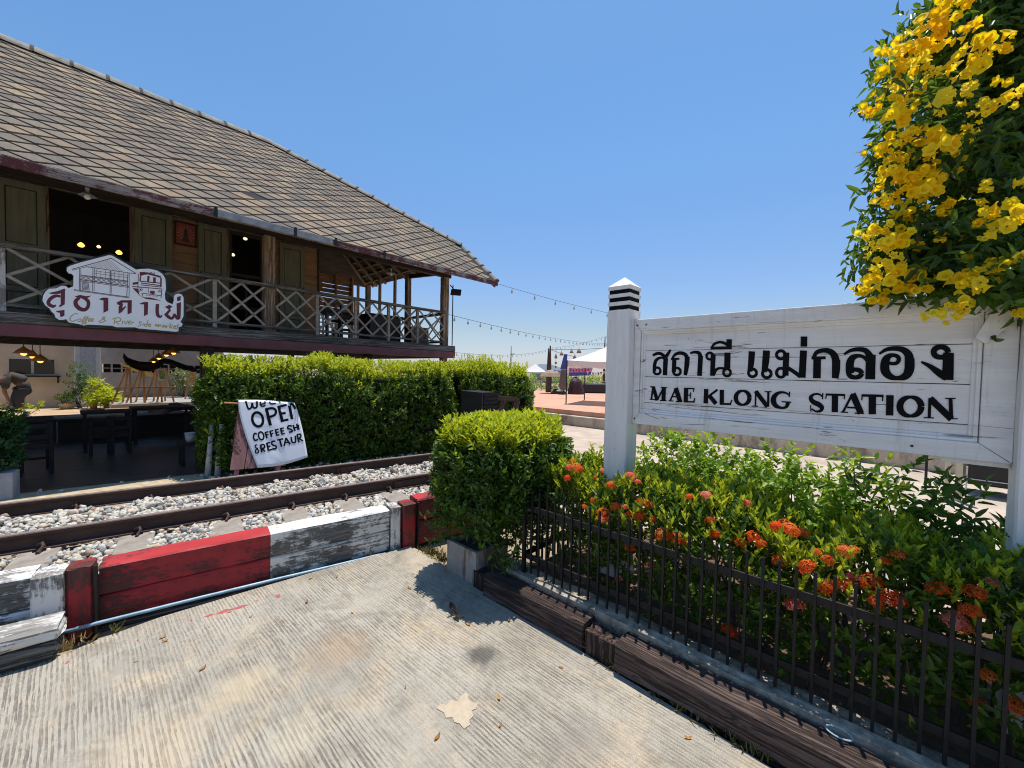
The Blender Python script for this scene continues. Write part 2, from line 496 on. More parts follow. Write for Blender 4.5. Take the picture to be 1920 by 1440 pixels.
def mat_terracotta():
    g = G('terracotta_paving')
    br = g.n('ShaderNodeTexBrick', offset=0.0, i_Scale=1.0, i_Mortar_Size=0.012, i_Brick_Width=0.6, i_Row_Height=0.6, i_Bias=0.0)
    br.inputs['Color1'].default_value = (0.60, 0.30, 0.19, 1); br.inputs['Color2'].default_value = (0.55, 0.27, 0.17, 1); br.inputs['Mortar'].default_value = (0.4, 0.25, 0.18, 1)
    g.t.links.new(g.co(), br.inputs['Vector'])
    c = g.mix(g.ramp(g.noise(0.7, None, 5, 0.7), [(0.35, 0.0), (0.7, 0.55)]), br.outputs[0], (0.62, 0.42, 0.31))
    return g.end(c, 0.85, None, 0.2)
mb = MB()
def SW(s, o): return (0.734 * s + 0.679 * o, -0.679 * s + 0.734 * o)
pl = [SW(14, 10.45), (40, -0.5), (40, 26), (-9, 26), SW(-21, 10.45)]
mb.poly([(p[0], p[1], 0.0) for p in pl], (0, 0, 0.545))
mb.solo('plaza', mat_terracotta(), FW, (0, 0, 0), kind='structure')

# ================================================================== TRACK
M_bed = plain('ballast_dust', (0.36, 0.31, 0.25), 0.95, 0.4, 8, 0.6, 30, 0.1)
mb = MB(); mb.box(-9, 3.9, 3.86, 6.72, -0.3, 0.265)
mb.solo('track_bed', M_bed, FT, (0, 0, 0), kind='structure')
M_sand = plain('sandy_strip', (0.50, 0.40, 0.27), 0.95, 0.35, 10, 0.4, 50, 0.1)
mb = MB(); mb.box(-9, 0.05, 5.9, 6.64, 0.2, 0.285)
mb.solo('sand_path', M_sand, FT, (0, 0, 0), kind='structure')
NEAR, FAR = 4.51, 5.55
SLEEP = [-1.45, -0.93, -0.40, 0.19, 0.72, 1.22, 1.70, 2.2, 2.7, 3.15]
M_sleeper = plain('grey_sleeper', (0.30, 0.26, 0.22), 0.85, 0.35, 9, 0.5, 60, 0.2)
for i, s0 in enumerate(SLEEP):
    mb = MB(); mb.timber(s0 - 0.11, s0 + 0.11, 3.98, 6.05, 0.18, 0.312, seed=i, amp=0.004, axis='y', nx=20)
    mb.solo('railway_sleeper', M_sleeper, FT, (s0, 5.0, 0.18), 'grey railway sleeper half buried in pale ballast under both rails', 'sleeper', 'sleepers of the railway track')
def mat_rail():
    g = G('rusty_rail')
    n = g.noise(9, g.co((0.4, 1, 1)), 6, 0.7); f = g.noise(90, None, 4, 0.7)
    c = g.ramp(n, [(0.3, (0.036, 0.020, 0.017)), (0.7, (0.092, 0.050, 0.038))])
    c = g.mix(g.ramp(f, [(0.55, 0.0), (0.75, 0.5)]), c, (0.19, 0.095, 0.06))
    return g.end(c, 0.65, g.bump(f, 0.3, 0.002), 0.4, 0.2)
M_rail = mat_rail()
M_railtop = plain('worn_railhead', (0.42, 0.34, 0.31), 0.4, 0.5, 14, 0.2, 80, 0.5, 0.5)
def rail(o, s1, label):
    prof = [(-.055, 0), (.055, 0), (.055, .010), (.012, .022), (.008, .032), (.008, .088), (.012, .095), (.031, .102), (.032, .124), (.024, .131), (-.024, .131), (-.032, .124), (-.031, .102), (-.012, .095), (-.008, .088), (-.008, .032), (-.012, .022), (-.055, .010)]
    t = thing('rail', label, 'rail', FT, (0, o, 0.313))
    n = len(prof); mb = MB(); nx = 30
    for i in range(nx + 1):
        s = -9 + (s1 + 9) * i / nx
        mb.v += [(s, o + p[0], 0.313 + p[1]) for p in prof]
    for i in range(nx):
        for k in range(n):
            mb.f.append([i * n + k, i * n + (k + 1) % n, (i + 1) * n + (k + 1) % n, (i + 1) * n + k]); mb.mi.append(1 if k in (9,) else 0)
    mb.f.append(list(range(n))); mb.mi.append(0); mb.f.append(list(range(nx * n, nx * n + n))); mb.mi.append(0)
    mb.part('rail_bar', [M_rail, M_railtop], t)
    first = None
    for s in SLEEP:
        for sd in (-1, 1):
            c = MB()
            y = o + sd * 0.06
            pts = [(s, y + sd * 0.075, 0.316), (s + 0.005, y + sd * 0.045, 0.322), (s + 0.02, y + sd * 0.02, 0.345), (s + 0.01, y - sd * 0.004, 0.362), (s - 0.012, y - sd * 0.018, 0.352), (s - 0.02, y - sd * 0.02, 0.34)]
            c.tube(pts, [0.012, 0.012, 0.012, 0.012, 0.011, 0.009], 6)
            c.box(s - 0.035, s + 0.035, y - 0.004 + sd * 0.022, y + 0.004 + sd * 0.03, 0.31, 0.328)
            c.part('rail_clip', M_rail, t)
    return t
t1 = rail(NEAR, 3.2, 'rusty brown steel rail closer to the red and white timber wall')
t2 = rail(FAR, 3.2, 'rusty brown steel rail running past the hedge and the pink board')
for t, o, s in ((t1, NEAR, 1.98), (t2, FAR, 1.62)):
    mb = MB()
    mb.box(s - 0.2, s + 0.2, o - 0.03, o - 0.01, 0.335, 0.405)
    for k in range(4): mb.tube([(s - 0.15 + 0.1 * k, o - 0.03, 0.37), (s - 0.15 + 0.1 * k, o - 0.045, 0.37)], 0.012, 6)
    mb.part('joint_bar', M_rail, t)

# stones of the ballast
def ballast():
    bases = []
    for k in range(7):
        bm = bmesh.new(); bmesh.ops.create_icosphere(bm, subdivisions=2, radius=1)
        for v in bm.verts:
            d = 1 + 0.30 * mnoise.noise(v.co * 1.3 + Vector((k * 5.1, 0, 0)))
            v.co = Vector((v.co.x * 1.25, v.co.y * 0.95, v.co.z * 0.62)) * d
            # flatten facets
            for ax in range(9):
                nrm = Vector((math.sin(ax * 2.4 + k), math.cos(ax * 1.7 + k * 2), math.sin(ax * 3.1 + k * 0.7))).normalized()
                e = v.co.dot(nrm) - 0.52
                if e > 0: v.co -= nrm * e * 0.92
        bmesh.ops.dissolve_limit(bm, angle_limit=R(8), verts=bm.verts, edges=bm.edges)
        bmesh.ops.triangulate(bm, faces=bm.faces)
        bm.verts.index_update()
        bases.append((np.array([v.co[:] for v in bm.verts]), np.array([[v.index for v in f.verts] for f in bm.faces]))); bm.free()
    r = np.random.default_rng(3)
    VV, FFs, off = [], [], 0
    n = 10500
    s = r.uniform(-2.6, 3.1, n)
    o = np.where(r.random(n) < 0.88, r.uniform(3.93, 5.52, n), r.uniform(5.5, 6.62, n))
    for i in range(n):
        si, oi = s[i], o[i]
        if oi > 5.62 and si < 0.1 and r.random() < 0.8: continue
        if abs(oi - NEAR) < 0.075 or abs(oi - FAR) < 0.075: continue
        dmin = min(abs(si - q) for q in SLEEP)
        if dmin < 0.08 and (oi < NEAR - 0.1 or r.random() < 0.12): continue
        if dmin < 0.12 and NEAR < oi < FAR: lift = 0.035
        else: lift = 0.0
        sc = r.uniform(0.014, 0.040) * (1.12 if r.random() < 0.15 else 1)
        lump = 0.5 + 0.5 * mnoise.noise(Vector((si * 3, oi * 3, 1)))
        z = 0.27 + lift + r.random() * 0.03 * (0.6 + lump) + (0.012 if NEAR < oi < FAR else 0)
        B, Fc = bases[i % 7]
        a = r.uniform(0, 2 * PI, 3) * np.array([0.22, 0.22, 1])
        M = np.array((Matrix.Rotation(a[2], 3, 'Z') @ Matrix.Rotation(a[0], 3, 'X') @ Matrix.Rotation(a[1], 3, 'Y')))
        VV.append((B * sc) @ M.T + np.array([si, oi, z])); FFs.append(Fc + off); off += len(B)
    me = np_mesh('ballast', np.concatenate(VV), np.concatenate(FFs))
    g = G('ballast_stone')
    geo = g.n('ShaderNodeNewGeometry')
    c = g.ramp(geo.outputs['Random Per Island'], [(0.0, (0.25, 0.25, 0.25)), (0.12, (0.48, 0.46, 0.41)), (0.45, (0.68, 0.63, 0.54)), (0.70, (0.50, 0.48, 0.45)), (0.87, (0.64, 0.52, 0.36)), (0.96, (0.36, 0.25, 0.17)), (1.0, (0.22, 0.24, 0.25))])
    c = g.mix(g.ramp(g.noise(40, None, 5, 0.7), [(0.4, 0.0), (0.75, 0.45)]), c, (0.25, 0.23, 0.2))
    o_ = put('ballast', me, g.end(c, 0.85, g.bump(g.noise(70, None, 4, 0.7), 0.3, 0.004), 0.25), None, FT)
    tag(o_, kind='stuff')
ballast()

# ================================================================== RED AND WHITE TIMBER WALL
RED, WHITE = (0.36, 0.022, 0.028), (0.74, 0.71, 0.66)
BLK1, BLK2 = (0.03, 0.026, 0.024), (0.10, 0.09, 0.08)
P_red = peel('red_paint_on_timber', RED, (0.045, 0.012, 0.012), (0.10, 0.025, 0.022), 'x', 0.50, 0.55, 2.6, 0.5)
P_redt = peel('red_paint_lit_top', (0.46, 0.035, 0.04), (0.045, 0.012, 0.012), (0.10, 0.025, 0.022), 'x', 0.66, 0.55, 2.6, 0.3)  # top faces: paint less peeled, colour also lightened to look sunlit
P_whitet = peel('white_paint_lit_top', (0.78, 0.76, 0.71), (0.06, 0.055, 0.05), (0.25, 0.23, 0.2), 'x', 0.68, 0.7, 2.8, 0.15)  # same for white: fuller paint, tones raised for the sunlit top
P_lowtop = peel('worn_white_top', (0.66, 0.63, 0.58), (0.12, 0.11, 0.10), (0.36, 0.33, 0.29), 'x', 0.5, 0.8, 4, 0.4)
P_redz = peel('red_paint_on_post', RED, (0.05, 0.02, 0.018), (0.14, 0.04, 0.03), 'z', 0.40, 0.55, 4, 0.4)
P_white = peel('white_paint_on_timber', WHITE, (0.03, 0.027, 0.025), (0.20, 0.185, 0.165), 'x', 0.53, 0.7, 2.8, 0.35)
P_whitez = peel('white_paint_on_post', WHITE, (0.06, 0.055, 0.05), (0.30, 0.28, 0.25), 'z', 0.46, 0.7, 4, 0.3)
M_grey = wood('grey_weathered_timber', (0.10, 0.088, 0.075), (0.34, 0.31, 0.27), 'x', 0.85, 0.9, 0.012)
M_brownx = wood('dark_creosoted_timber', (0.05, 0.030, 0.026), (0.19, 0.13, 0.105), 'x', 0.8, 0.9, 0.012)
M_brownz = wood('dark_creosoted_post', (0.045, 0.027, 0.022), (0.17, 0.11, 0.09), 'z', 0.8, 0.9, 0.012)
M_iron = plain('black_iron', (0.012, 0.012, 0.013), 0.5, 0.4, 20, 0.15, 90, 0.4)

def wall_timber(s0, s1, o0, o1, z0, z1, seed, mats, label, split=None, axis='x', amp=0.006, nx=40, cham=0.012):
    mb = MB(); mb.timber(s0, s1, o0, o1, z0, z1, seed, amp, axis, nx, 5, cham)
    if split is not None:
        mb.mi = [0 if sum(mb.v[i][0] for i in f) / len(f) < split else 1 for f in mb.f]
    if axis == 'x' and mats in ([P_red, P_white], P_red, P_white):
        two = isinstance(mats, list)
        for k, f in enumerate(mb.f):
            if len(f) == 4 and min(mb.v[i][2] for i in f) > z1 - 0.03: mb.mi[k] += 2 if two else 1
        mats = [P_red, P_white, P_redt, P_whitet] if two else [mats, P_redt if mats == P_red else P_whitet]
    return mb.solo('timber_beam' if axis == 'x' else 'timber_post', mats, FT, ((s0 + s1) / 2, (o0 + o1) / 2, z0), label, 'timber', 'timbers of the red and white wall beside the track')
wall_timber(-0.52, 1.418, 3.685, 3.885, 0.182, 0.376, 1, [P_red, P_white], 'long top timber, red paint giving way to peeling white along its length', 0.466)
wall_timber(-0.52, 1.418, 3.69, 3.885, -0.02, 0.172, 2, [P_red, P_white], 'long lower timber, red then white, right above the pale blue pipe', 0.466)
wall_timber(-0.52, 1.43, 3.70, 3.89, -0.24, -0.03, 3, M_grey, 'bare dark timber in the trench below the painted wall')
wall_timber(-0.80, -0.668, 3.62, 3.80, -0.1, 0.40, 4, P_whitez, 'stout white post with cracked grain beside the bright red post', axis='z', nx=16)
wall_timber(-0.662, -0.537, 3.64, 3.80, -0.12, 0.408, 5, P_redz, 'bright red post beside the stout white post', axis='z', nx=16)
wall_timber(-3.4, -0.808, 3.69, 3.89, 0.20, 0.40, 6, P_white, 'flaking white top timber ending at the stout white post')
wall_timber(-3.4, -0.808, 3.68, 3.88, -0.05, 0.192, 7, P_white, 'blackened white lower timber behind the low grey pile')
wall_timber(1.435, 1.528, 3.67, 3.85, -0.1, 0.386, 8, P_whitez, 'narrow rotten white post in the gap before the red end', axis='z', nx=16, amp=0.012)
wall_timber(1.545, 1.672, 3.64, 3.82, -0.12, 0.40, 9, P_redz, 'red post at the end of the white section, close to the planted bush', axis='z', nx=16)
wall_timber(1.70, 4.2, 3.67, 3.87, 0.215, 0.425, 10, P_red, 'red top timber running behind the planted bush')
wall_timber(1.70, 4.2, 3.68, 3.87, -0.03, 0.205, 11, P_red, 'dark red lower timber running behind the planted bush')
def low_pile(z0, z1, s1, seed, mat, label):
    mb = MB(); mb.timber(-2.6, s1, 3.375, 3.57, z0, z1, seed, 0.011, 'x', 46, 6, 0.02)
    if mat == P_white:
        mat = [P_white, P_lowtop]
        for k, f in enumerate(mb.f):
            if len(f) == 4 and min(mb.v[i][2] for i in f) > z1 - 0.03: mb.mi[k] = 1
    mb.solo('timber_beam', mat, FT, (-1.6, 3.47, z0), label, 'timber', 'low pile of split timbers on the concrete')
low_pile(0.002, 0.098, -0.655, 21, M_grey, 'split grey timber lying on the concrete, bottom of the low pile')
low_pile(0.108, 0.198, -0.645, 22, P_white, 'split timber with a white painted top, upper one of the low pile')
for s, lab in ((-0.525, 'thin black iron stake against the bright red post'), (1.686, 'thin black iron stake between the red post and red timbers')):
    mb = MB(); mb.box(s - 0.007, s + 0.007, 3.62, 3.66, -0.15, 0.412)
    mb.solo('iron_stake', M_iron, FT, (s, 3.64, -0.15), lab, 'stake', bevel=0.002)
mb = MB()
pts = [(-0.70, 3.60, 0.045), (-0.5, 3.612, 0.04), (0, 3.625, 0.028), (0.5, 3.63, 0.016), (0.9, 3.638, 0.0), (1.3, 3.645, -0.01), (1.62, 3.65, -0.03)]
mb.tube(pts, 0.0115, 10)
mb.solo('water_pipe', plain('pale_blue_pipe', (0.28, 0.44, 0.56), 0.4, 0.35, 12), FT, (0.4, 3.63, 0.0), 'pale blue plastic pipe along the foot of the painted timbers', 'pipe', smooth=True)

# ================================================================== FLOWER BED EDGE
mb = MB()
M_kerb = plain('pale_bed_kerb', (0.40, 0.34, 0.265), 0.95, 0.7, 18, 1.0, 38, 0.1)
mb = MB(); mb.timber(-2.10, 2.2, 2.245, 2.40, -0.1, 0.186, 31, 0.012, 'x', 160, 7, 0.003)
mb.solo('kerb', M_kerb, FS, (0, 2.33, -0.1), kind='structure')
mb = MB(); mb.box(-2.0, 2.6, 2.40, 3.81, -0.1, 0.17)
mb.solo('soil', plain('bed_soil', (0.16, 0.10, 0.065), 0.95, 0.45, 14, 0.8, 40, 0.1), FS, (0, 3, -0.1), kind='structure')
def bed_timber(name, s0, s1, o0, o1, z0, z1, seed, mat, label, axis='x', amp=0.008, nx=40):
    mb = MB(); mb.timber(s0, s1, o0, o1, z0, z1, seed, amp, axis, nx, 5, 0.012)
    mb.solo(name, mat, FS, ((s0 + s1) / 2, (o0 + o1) / 2, z0), label, 'timber', 'dark timbers edging the flower bed')
bed_timber('timber_beam', -2.19, -1.312, 2.095, 2.236, -0.12, 0.166, 41, M_brownx, 'dark brown timber between the planter box and the rotten stump')
bed_timber('timber_beam', -1.085, 2.2, 2.075, 2.236, 0.008, 0.166, 42, M_brownx, 'long cracked brown timber on top, below the iron pickets')
bed_timber('timber_beam', -1.085, 2.2, 2.11, 2.236, -0.14, 0.0, 43, M_brownx, 'sunken brown timber under the long cracked one')
bed_timber('timber_post', -1.306, -1.092, 2.10, 2.215, -0.12, 0.135, 44, M_brownz, 'short rotten post stump between two dark bed timbers', 'z', 0.016, 14)
bed_timber('timber_post', -2.36, -2.20, 2.12, 2.25, -0.12, 0.12, 45, M_brownz, 'dark end post next to the planter box', 'z', 0.01, 12)

# ================================================================== IRON FENCES
M_fence = plain('black_fence_paint', (0.014, 0.0135, 0.014), 0.5, 0.5, 25, 0.2, 120, 0.25)
def fence(p0, p1, label, pitch, posts, lean=0.0):
    L = math.hypot(p1[0] - p0[0], p1[1] - p0[1])
    ux, uy = (p1[0] - p0[0]) / L, (p1[1] - p0[1]) / L
    t = thing('iron_fence', label, 'fence', FS, (p0[0], p0[1], 0.196))
    at = lambda d, z, k=0: (p0[0] + ux * d - uy * k, p0[1] + uy * d + ux * k, z)
    for z in (0.315, 0.68):
        mb = MB(); mb.beam(at(0, z, 0.012), at(L, z, 0.012), 0.014, 0.042, (0, 0, 1))
        mb.part('fence_rail', M_fence, t, bevel=0.002)
    n = int(L / pitch)
    for i in range(1, n + 1):
        d = i * pitch
        j = random.uniform(-0.004, 0.004)
        mb = MB(); mb.beam(at(d, 0.2, 0), at(d + j, 0.815 + random.uniform(-.006, .006), 0), 0.0125, 0.0125, (ux, uy, 0))
        mb.part('picket', M_fence, t)
    for d in posts:
        mb = MB(); mb.beam(at(d, 0.18, 0), at(d, 0.87, 0), 0.026, 0.026, (ux, uy, 0)); mb.part('fence_post', M_fence, t, bevel=0.002)
fence((-1.97, 2.3), (1.35, 2.3), 'low black iron picket fence along the concrete, in front of the orange flowers', 0.0705, (0.0, 2.5))
fence((-1.97, 2.31), (-1.97, 3.7), 'short side run of black iron pickets beside the clipped box bush', 0.0705, ())
fence((-1.97, 3.7), (1.9, 3.7), 'black iron picket fence behind the station sign along the road', 0.125, (0.0,))

# ================================================================== STATION NAME SIGN
def mat_whitesign():
    g = G('white_sign_paint')
    n = g.noise(2.0, g.co((0.7, 3, 9)), 6, 0.7); f = g.noise(26, g.co((0.5, 1, 3)), 5, 0.75)
    c = g.ramp(n, [(0.3, (0.70, 0.68, 0.65)), (0.7, (0.86, 0.85, 0.83))])
    c = g.mix(g.ramp(f, [(0.60, 0.0), (0.76, 0.6)]), c, (0.40, 0.36, 0.32))
    c = g.mix(g.ramp(g.noise(1.7, g.co((1.0, 1, 14)), 4, 0.8, 1.2), [(0.61, 0.0), (0.645, 0.85)]), c, (0.14, 0.12, 0.11))
    c = g.mix(g.ramp(g.noise(1.0, g.co((15, 1, 1.3)), 4, 0.7), [(0.56, 0.0), (0.72, 0.4)]), c, (0.38, 0.34, 0.29))
    return g.end(c, 0.5, g.bump(g.math('ADD', n, f), 0.25, 0.004), 0.4)
M_sign = mat_whitesign()
def mat_whitepost():
    g = G('white_post_paint')
    n = g.noise(2.0, g.co((6, 6, 0.7)), 6, 0.7); f = g.noise(30, g.co((1, 1, 0.6)), 5, 0.75)
    c = g.ramp(n, [(0.3, (0.70, 0.68, 0.65)), (0.7, (0.87, 0.86, 0.84))])
    c = g.mix(g.ramp(f, [(0.62, 0.0), (0.78, 0.7)]), c, (0.34, 0.30, 0.27))
    ck = g.ramp(g.noise(1.1, g.co((16, 16, 0.8)), 4, 0.75, 0.8), [(0.68, 0.0), (0.71, 0.9)])
    c = g.mix(ck, c, (0.10, 0.09, 0.08))
    return g.end(c, 0.5, g.bump(g.math('SUBTRACT', f, ck), 0.3, 0.004), 0.4)
M_post = mat_whitepost()
M_black = plain('black_lettering_paint', (0.008, 0.008, 0.010), 0.7, 0.4, 30, 0, 60, 0.08)
M_gap = plain('dark_board_joint', (0.05, 0.045, 0.04), 0.9)
sign = thing('station_sign', 'big white wooden station name board with black Thai and Roman lettering', 'sign', FS, (-0.5, 2.84, 0.17))
def sign_post(s0, s1):
    cy = (2.745 + 2.925) / 2; cx = (s0 + s1) / 2; h = (s1 - s0) / 2; d = 0.09
    mb = MB()
    mb.timber(s0, s1, 2.745, 2.925, 0.0, 2.175, 51 + s0, 0.003, 'z', 40, 5, 0.008)
    zs = [2.175, 2.178, 2.178, 2.206, 2.206, 2.238, 2.238, 2.266, 2.266, 2.294, 2.294, 2.322, 2.322, 2.352]
    k = 0.010
    for z0, z1, ins in ((2.175, 2.208, k), (2.208, 2.236, 0), (2.236, 2.268, k), (2.268, 2.294, 0), (2.294, 2.325, k), (2.325, 2.352, 0)):
        if ins: continue
        mb.box(s0 + 0.002, s1 - 0.002, 2.747, 2.923, z0, z1)
    a = [(s0, 2.745, 2.352), (s1, 2.745, 2.352), (s1, 2.925, 2.352), (s0, 2.925, 2.352), (cx, cy, 2.432)]
    mb.add(a, [(0, 1, 4), (1, 2, 4), (2, 3, 4), (3, 0, 4), (3, 2, 1, 0)])
    p = mb.part('post', M_post, sign)
    gb = MB()
    for z0, z1 in ((2.176, 2.209), (2.235, 2.269), (2.293, 2.326)): gb.box(s0 + k, s1 - k, 2.745 + k, 2.925 - k, z0, z1)
    gb.part('black_band', M_black, p)
sign_post(-1.575, -1.392)
sign_post(0.422, 0.61)
# panel of six boards with open joints, frame with mitred corners, inner moulding
zb = [1.40, 1.494, 1.684, 1.874, 1.992, 2.04]
for i in range(len(zb) - 1):
    mb = MB(); mb.timber(-1.36, 0.36, 2.857 + 0.001 * (i % 2), 2.885, zb[i] + 0.0018, zb[i + 1] - 0.0018, 60 + i, 0.0014, 'x', 30, 4, 0.002)
    mb.part('panel_board', M_sign, sign)
mb = MB(); mb.box(-1.36, 0.36, 2.872, 2.89, 1.38, 2.06); mb.part('backing', M_gap, sign)
x0, x1, z0, z1 = -1.390, 0.420, 1.333, 2.104
wl, wr, wt, wb = 0.05, 0.105, 0.085, 0.083
def frame_piece(name, pts, o0, o1, mat=M_sign):
    mb = MB(); mb.poly([(p[0], o1, p[1]) for p in pts], (0, o0 - o1, 0)); mb.part(name, mat, sign, bevel=0.004)
e = 0.0015
frame_piece('frame_bar', [(x0, z1), (x1, z1), (x1 - wr + e, z1 - wt), (x0 + wl - e, z1 - wt)], 2.828, 2.905)
frame_piece('frame_bar', [(x0, z0), (x1, z0), (x1 - wr + e, z0 + wb), (x0 + wl - e, z0 + wb)], 2.828, 2.905)
frame_piece('frame_bar', [(x0, z0 + 2 * e), (x0 + wl - 2 * e, z0 + wb), (x0 + wl - 2 * e, z1 - wt), (x0, z1 - 2 * e)], 2.829, 2.905)
frame_piece('frame_bar', [(x1, z0 + 2 * e), (x1 - wr + 2 * e, z0 + wb), (x1 - wr + 2 * e, z1 - wt), (x1, z1 - 2 * e)], 2.829, 2.905)
a0, a1, b0, b1 = x0 + wl, x1 - wr, z0 + wb, z1 - wt
for k, (wd, oo) in enumerate(((0.016, 2.838), (0.03, 2.848))):
    mb = MB()
    for q in ([a0, a1, b0, b0 + wd], [a0, a1, b1 - wd, b1], [a0, a0 + wd, b0 + wd, b1 - wd], [a1 - wd, a1, b0 + wd, b1 - wd]):
        mb.box(q[0], q[1], oo, 2.87 + 0.001 * k, q[2], q[3])
    mb.part('moulding', M_sign, sign, bevel=0.003)
d_ = MB(); d_.poly([at_o(FS, 2.806, *q) for q in ((1828, 632), (1850, 646), (1915, 592), (1915, 560), (1868, 572))], (0, 0.018, 0))
d_.part('corner_brace', M_sign, sign, bevel=0.003)
d_ = MB(); d_.box(0.20, 0.415, 2.85, 2.9, 1.31, 1.3325); d_.part('under_batten', M_sign, sign, bevel=0.003)
for (s, z) in ((-1.37, 2.06), (-1.37, 1.372), (0.1, 1.372), (-1.30, 2.062)):
    d_ = MB(); d_.tube([(s, 2.829, z), (s, 2.8245, z)], 0.006, 10); d_.part('bolt_head', M_gap, sign)

# ---- lettering: brush strokes traced in pixels, projected on the board
def catmull(P, n=7):
    if len(P) < 3: 
        return [tuple(P[0][k] + (P[1][k] - P[0][k]) * i / n for k in range(len(P[0]))) for i in range(n + 1)]
    Q = [P[0]] + list(P) + [P[-1]]
    out = []
    for i in range(1, len(Q) - 2):
        p0, p1, p2, p3 = Q[i - 1], Q[i], Q[i + 1], Q[i + 2]
        for j in range(n):
            t = j / n
            out.append(tuple(0.5 * (2 * p1[k] + (p2[k] - p0[k]) * t + (2 * p0[k] - 5 * p1[k] + 4 * p2[k] - p3[k]) * t * t + (3 * p1[k] - p0[k] - 3 * p2[k] + p3[k]) * t ** 3) for k in range(len(p1))))
    out.append(tuple(P[-1]))
    return out
def circle(cx, cy, rx, ry, w, wt=None, n=28):
    wt = wt or w
    return [(cx + rx * math.cos(2 * PI * i / n), cy + ry * math.sin(2 * PI * i / n), w * abs(math.cos(2 * PI * i / n)) ** 1 + wt * (1 - abs(math.cos(2 * PI * i / n)))) for i in range(n + 1)]
class Letters:
    def __init__(s, proj, base, thick, sgn=-1): s.mb, s.proj, s.base, s.k, s.th, s.sgn = MB(), proj, base, 0, thick, sgn
    def stroke(s, pts, raw=False, w=None):
        P = [p if len(p) == 3 else (p[0], p[1], w) for p in pts]
        P = P if raw else catmull(P)
        vs, n = [], len(P)
        for i in range(n):
            a, b = P[max(i - 1, 0)], P[min(i + 1, n - 1)]
            dx, dy = b[0] - a[0], b[1] - a[1]; l = math.hypot(dx, dy) or 1
            nx, ny, h = -dy / l, dx / l, P[i][2] / 2
            vs += [s.proj(P[i][0] + nx * h, P[i][1] + ny * h, s.k), s.proj(P[i][0] - nx * h, P[i][1] - ny * h, s.k)]
        s.mb.add(vs, [(2 * i, 2 * i + 1, 2 * i + 3, 2 * i + 2) for i in range(n - 1)])
        s.k += 1
    def line(s, x0, y0, x1, y1, w, w2=None): s.stroke([(x0, y0, w), (x1, y1, w2 or w)], True)
    def ring(s, cx, cy, rx, ry, w, wt=None): s.stroke(circle(cx, cy, rx, ry, w, wt), True)
    def poly(s, pts):
        s.mb.add([s.proj(x, y, s.k) for x, y in pts], [tuple(range(len(pts)))]); s.k += 1
def sign_proj(x0, y0, sc):
    def f(zx, zy, k): return at_o(FS, 2.8552 - 0.00012 * k, x0 + zx / sc, y0 + zy / sc)
    return f
T = Letters(sign_proj(1200, 620, 6.4), 0, 0)
# Thai line
T.ring(205, 483, 40, 40, 30); T.stroke([(172, 490, 42), (174, 420, 42), (190, 360, 40), (228, 330, 32), (270, 326, 26), (302, 350, 32)])
T.line(308, 330, 299, 536, 56, 54); T.stroke([(152, 298, 28), (200, 275, 36), (250, 277, 38), (306, 318, 40)]); T.stroke([(303, 325, 44), (338, 275, 38), (368, 228, 24)])
T.ring(443, 490, 43, 43, 32); T.line(412, 345, 405, 495, 52); T.line(372, 340, 472, 338, 24); T.stroke([(384, 340, 22), (420, 288, 34), (480, 268, 42), (540, 285, 44), (568, 335, 54)]); T.stroke([(567, 315, 60), (560, 420, 58), (543, 536, 42)])
T.stroke([(602, 272, 24), (655, 258, 34), (710, 272, 44), (726, 330, 56)]); T.line(727, 300, 714, 542, 58)
T.ring(838, 305, 40, 40, 30); T.line(878, 285, 868, 542, 60, 56); T.stroke([(878, 535, 40), (915, 468, 34), (968, 450, 30), (1030, 462, 34)]); T.line(1050, 263, 1046, 450, 74); T.ring(1044, 503, 43, 43, 32)
T.line(845, 212, 1100, 205, 30); T.stroke([(858, 210, 26), (892, 160, 30), (960, 138, 32), (1030, 158, 36), (1062, 196, 36)]); T.line(1070, 103, 1068, 218, 64)
T.mb.part('thai_lettering', M_black, sign); T = Letters(sign_proj(1200, 620, 6.4), 0, 0)
T.stroke([(1342, 248, 78), (1334, 380, 74), (1318, 490, 60)]); T.ring(1350, 507, 48, 46, 36)
T.stroke([(1518, 238, 84), (1508, 370, 84), (1490, 495, 66)]); T.ring(1522, 516, 52, 48, 38)
T.ring(1690, 290, 52, 48, 38); T.line(1755, 262, 1745, 540, 74); T.ring(1690, 505, 52, 54, 38, 34); T.stroke([(1760, 440, 46), (1840, 488, 46), (1925, 552, 50)]); T.line(1962, 238, 1945, 565, 84)
T.line(1968, 70, 1966, 192, 80)
X = 1920
T.line(X + 206, 335, X + 202, 572, 92); T.line(X + 138, 328, X + 308, 325, 36); T.stroke([(X + 162, 325, 42), (X + 200, 262, 50), (X + 275, 237, 54), (X + 355, 247, 66), (X + 412, 300, 86), (X + 435, 385, 98)]); T.stroke([(X + 434, 350, 98), (X + 432, 460, 98), (X + 422, 572, 78)])
T.stroke([(X + 528, 285, 28), (X + 605, 240, 42), (X + 700, 224, 52), (X + 790, 242, 66), (X + 845, 320, 96)]); T.line(X + 850, 290, X + 842, 584, 118); T.stroke([(X + 600, 510, 98), (X + 598, 400, 96), (X + 628, 330, 78), (X + 695, 302, 46), (X + 760, 315, 42), (X + 805, 355, 50)]); T.ring(X + 662, 514, 76, 48, 62, 50)
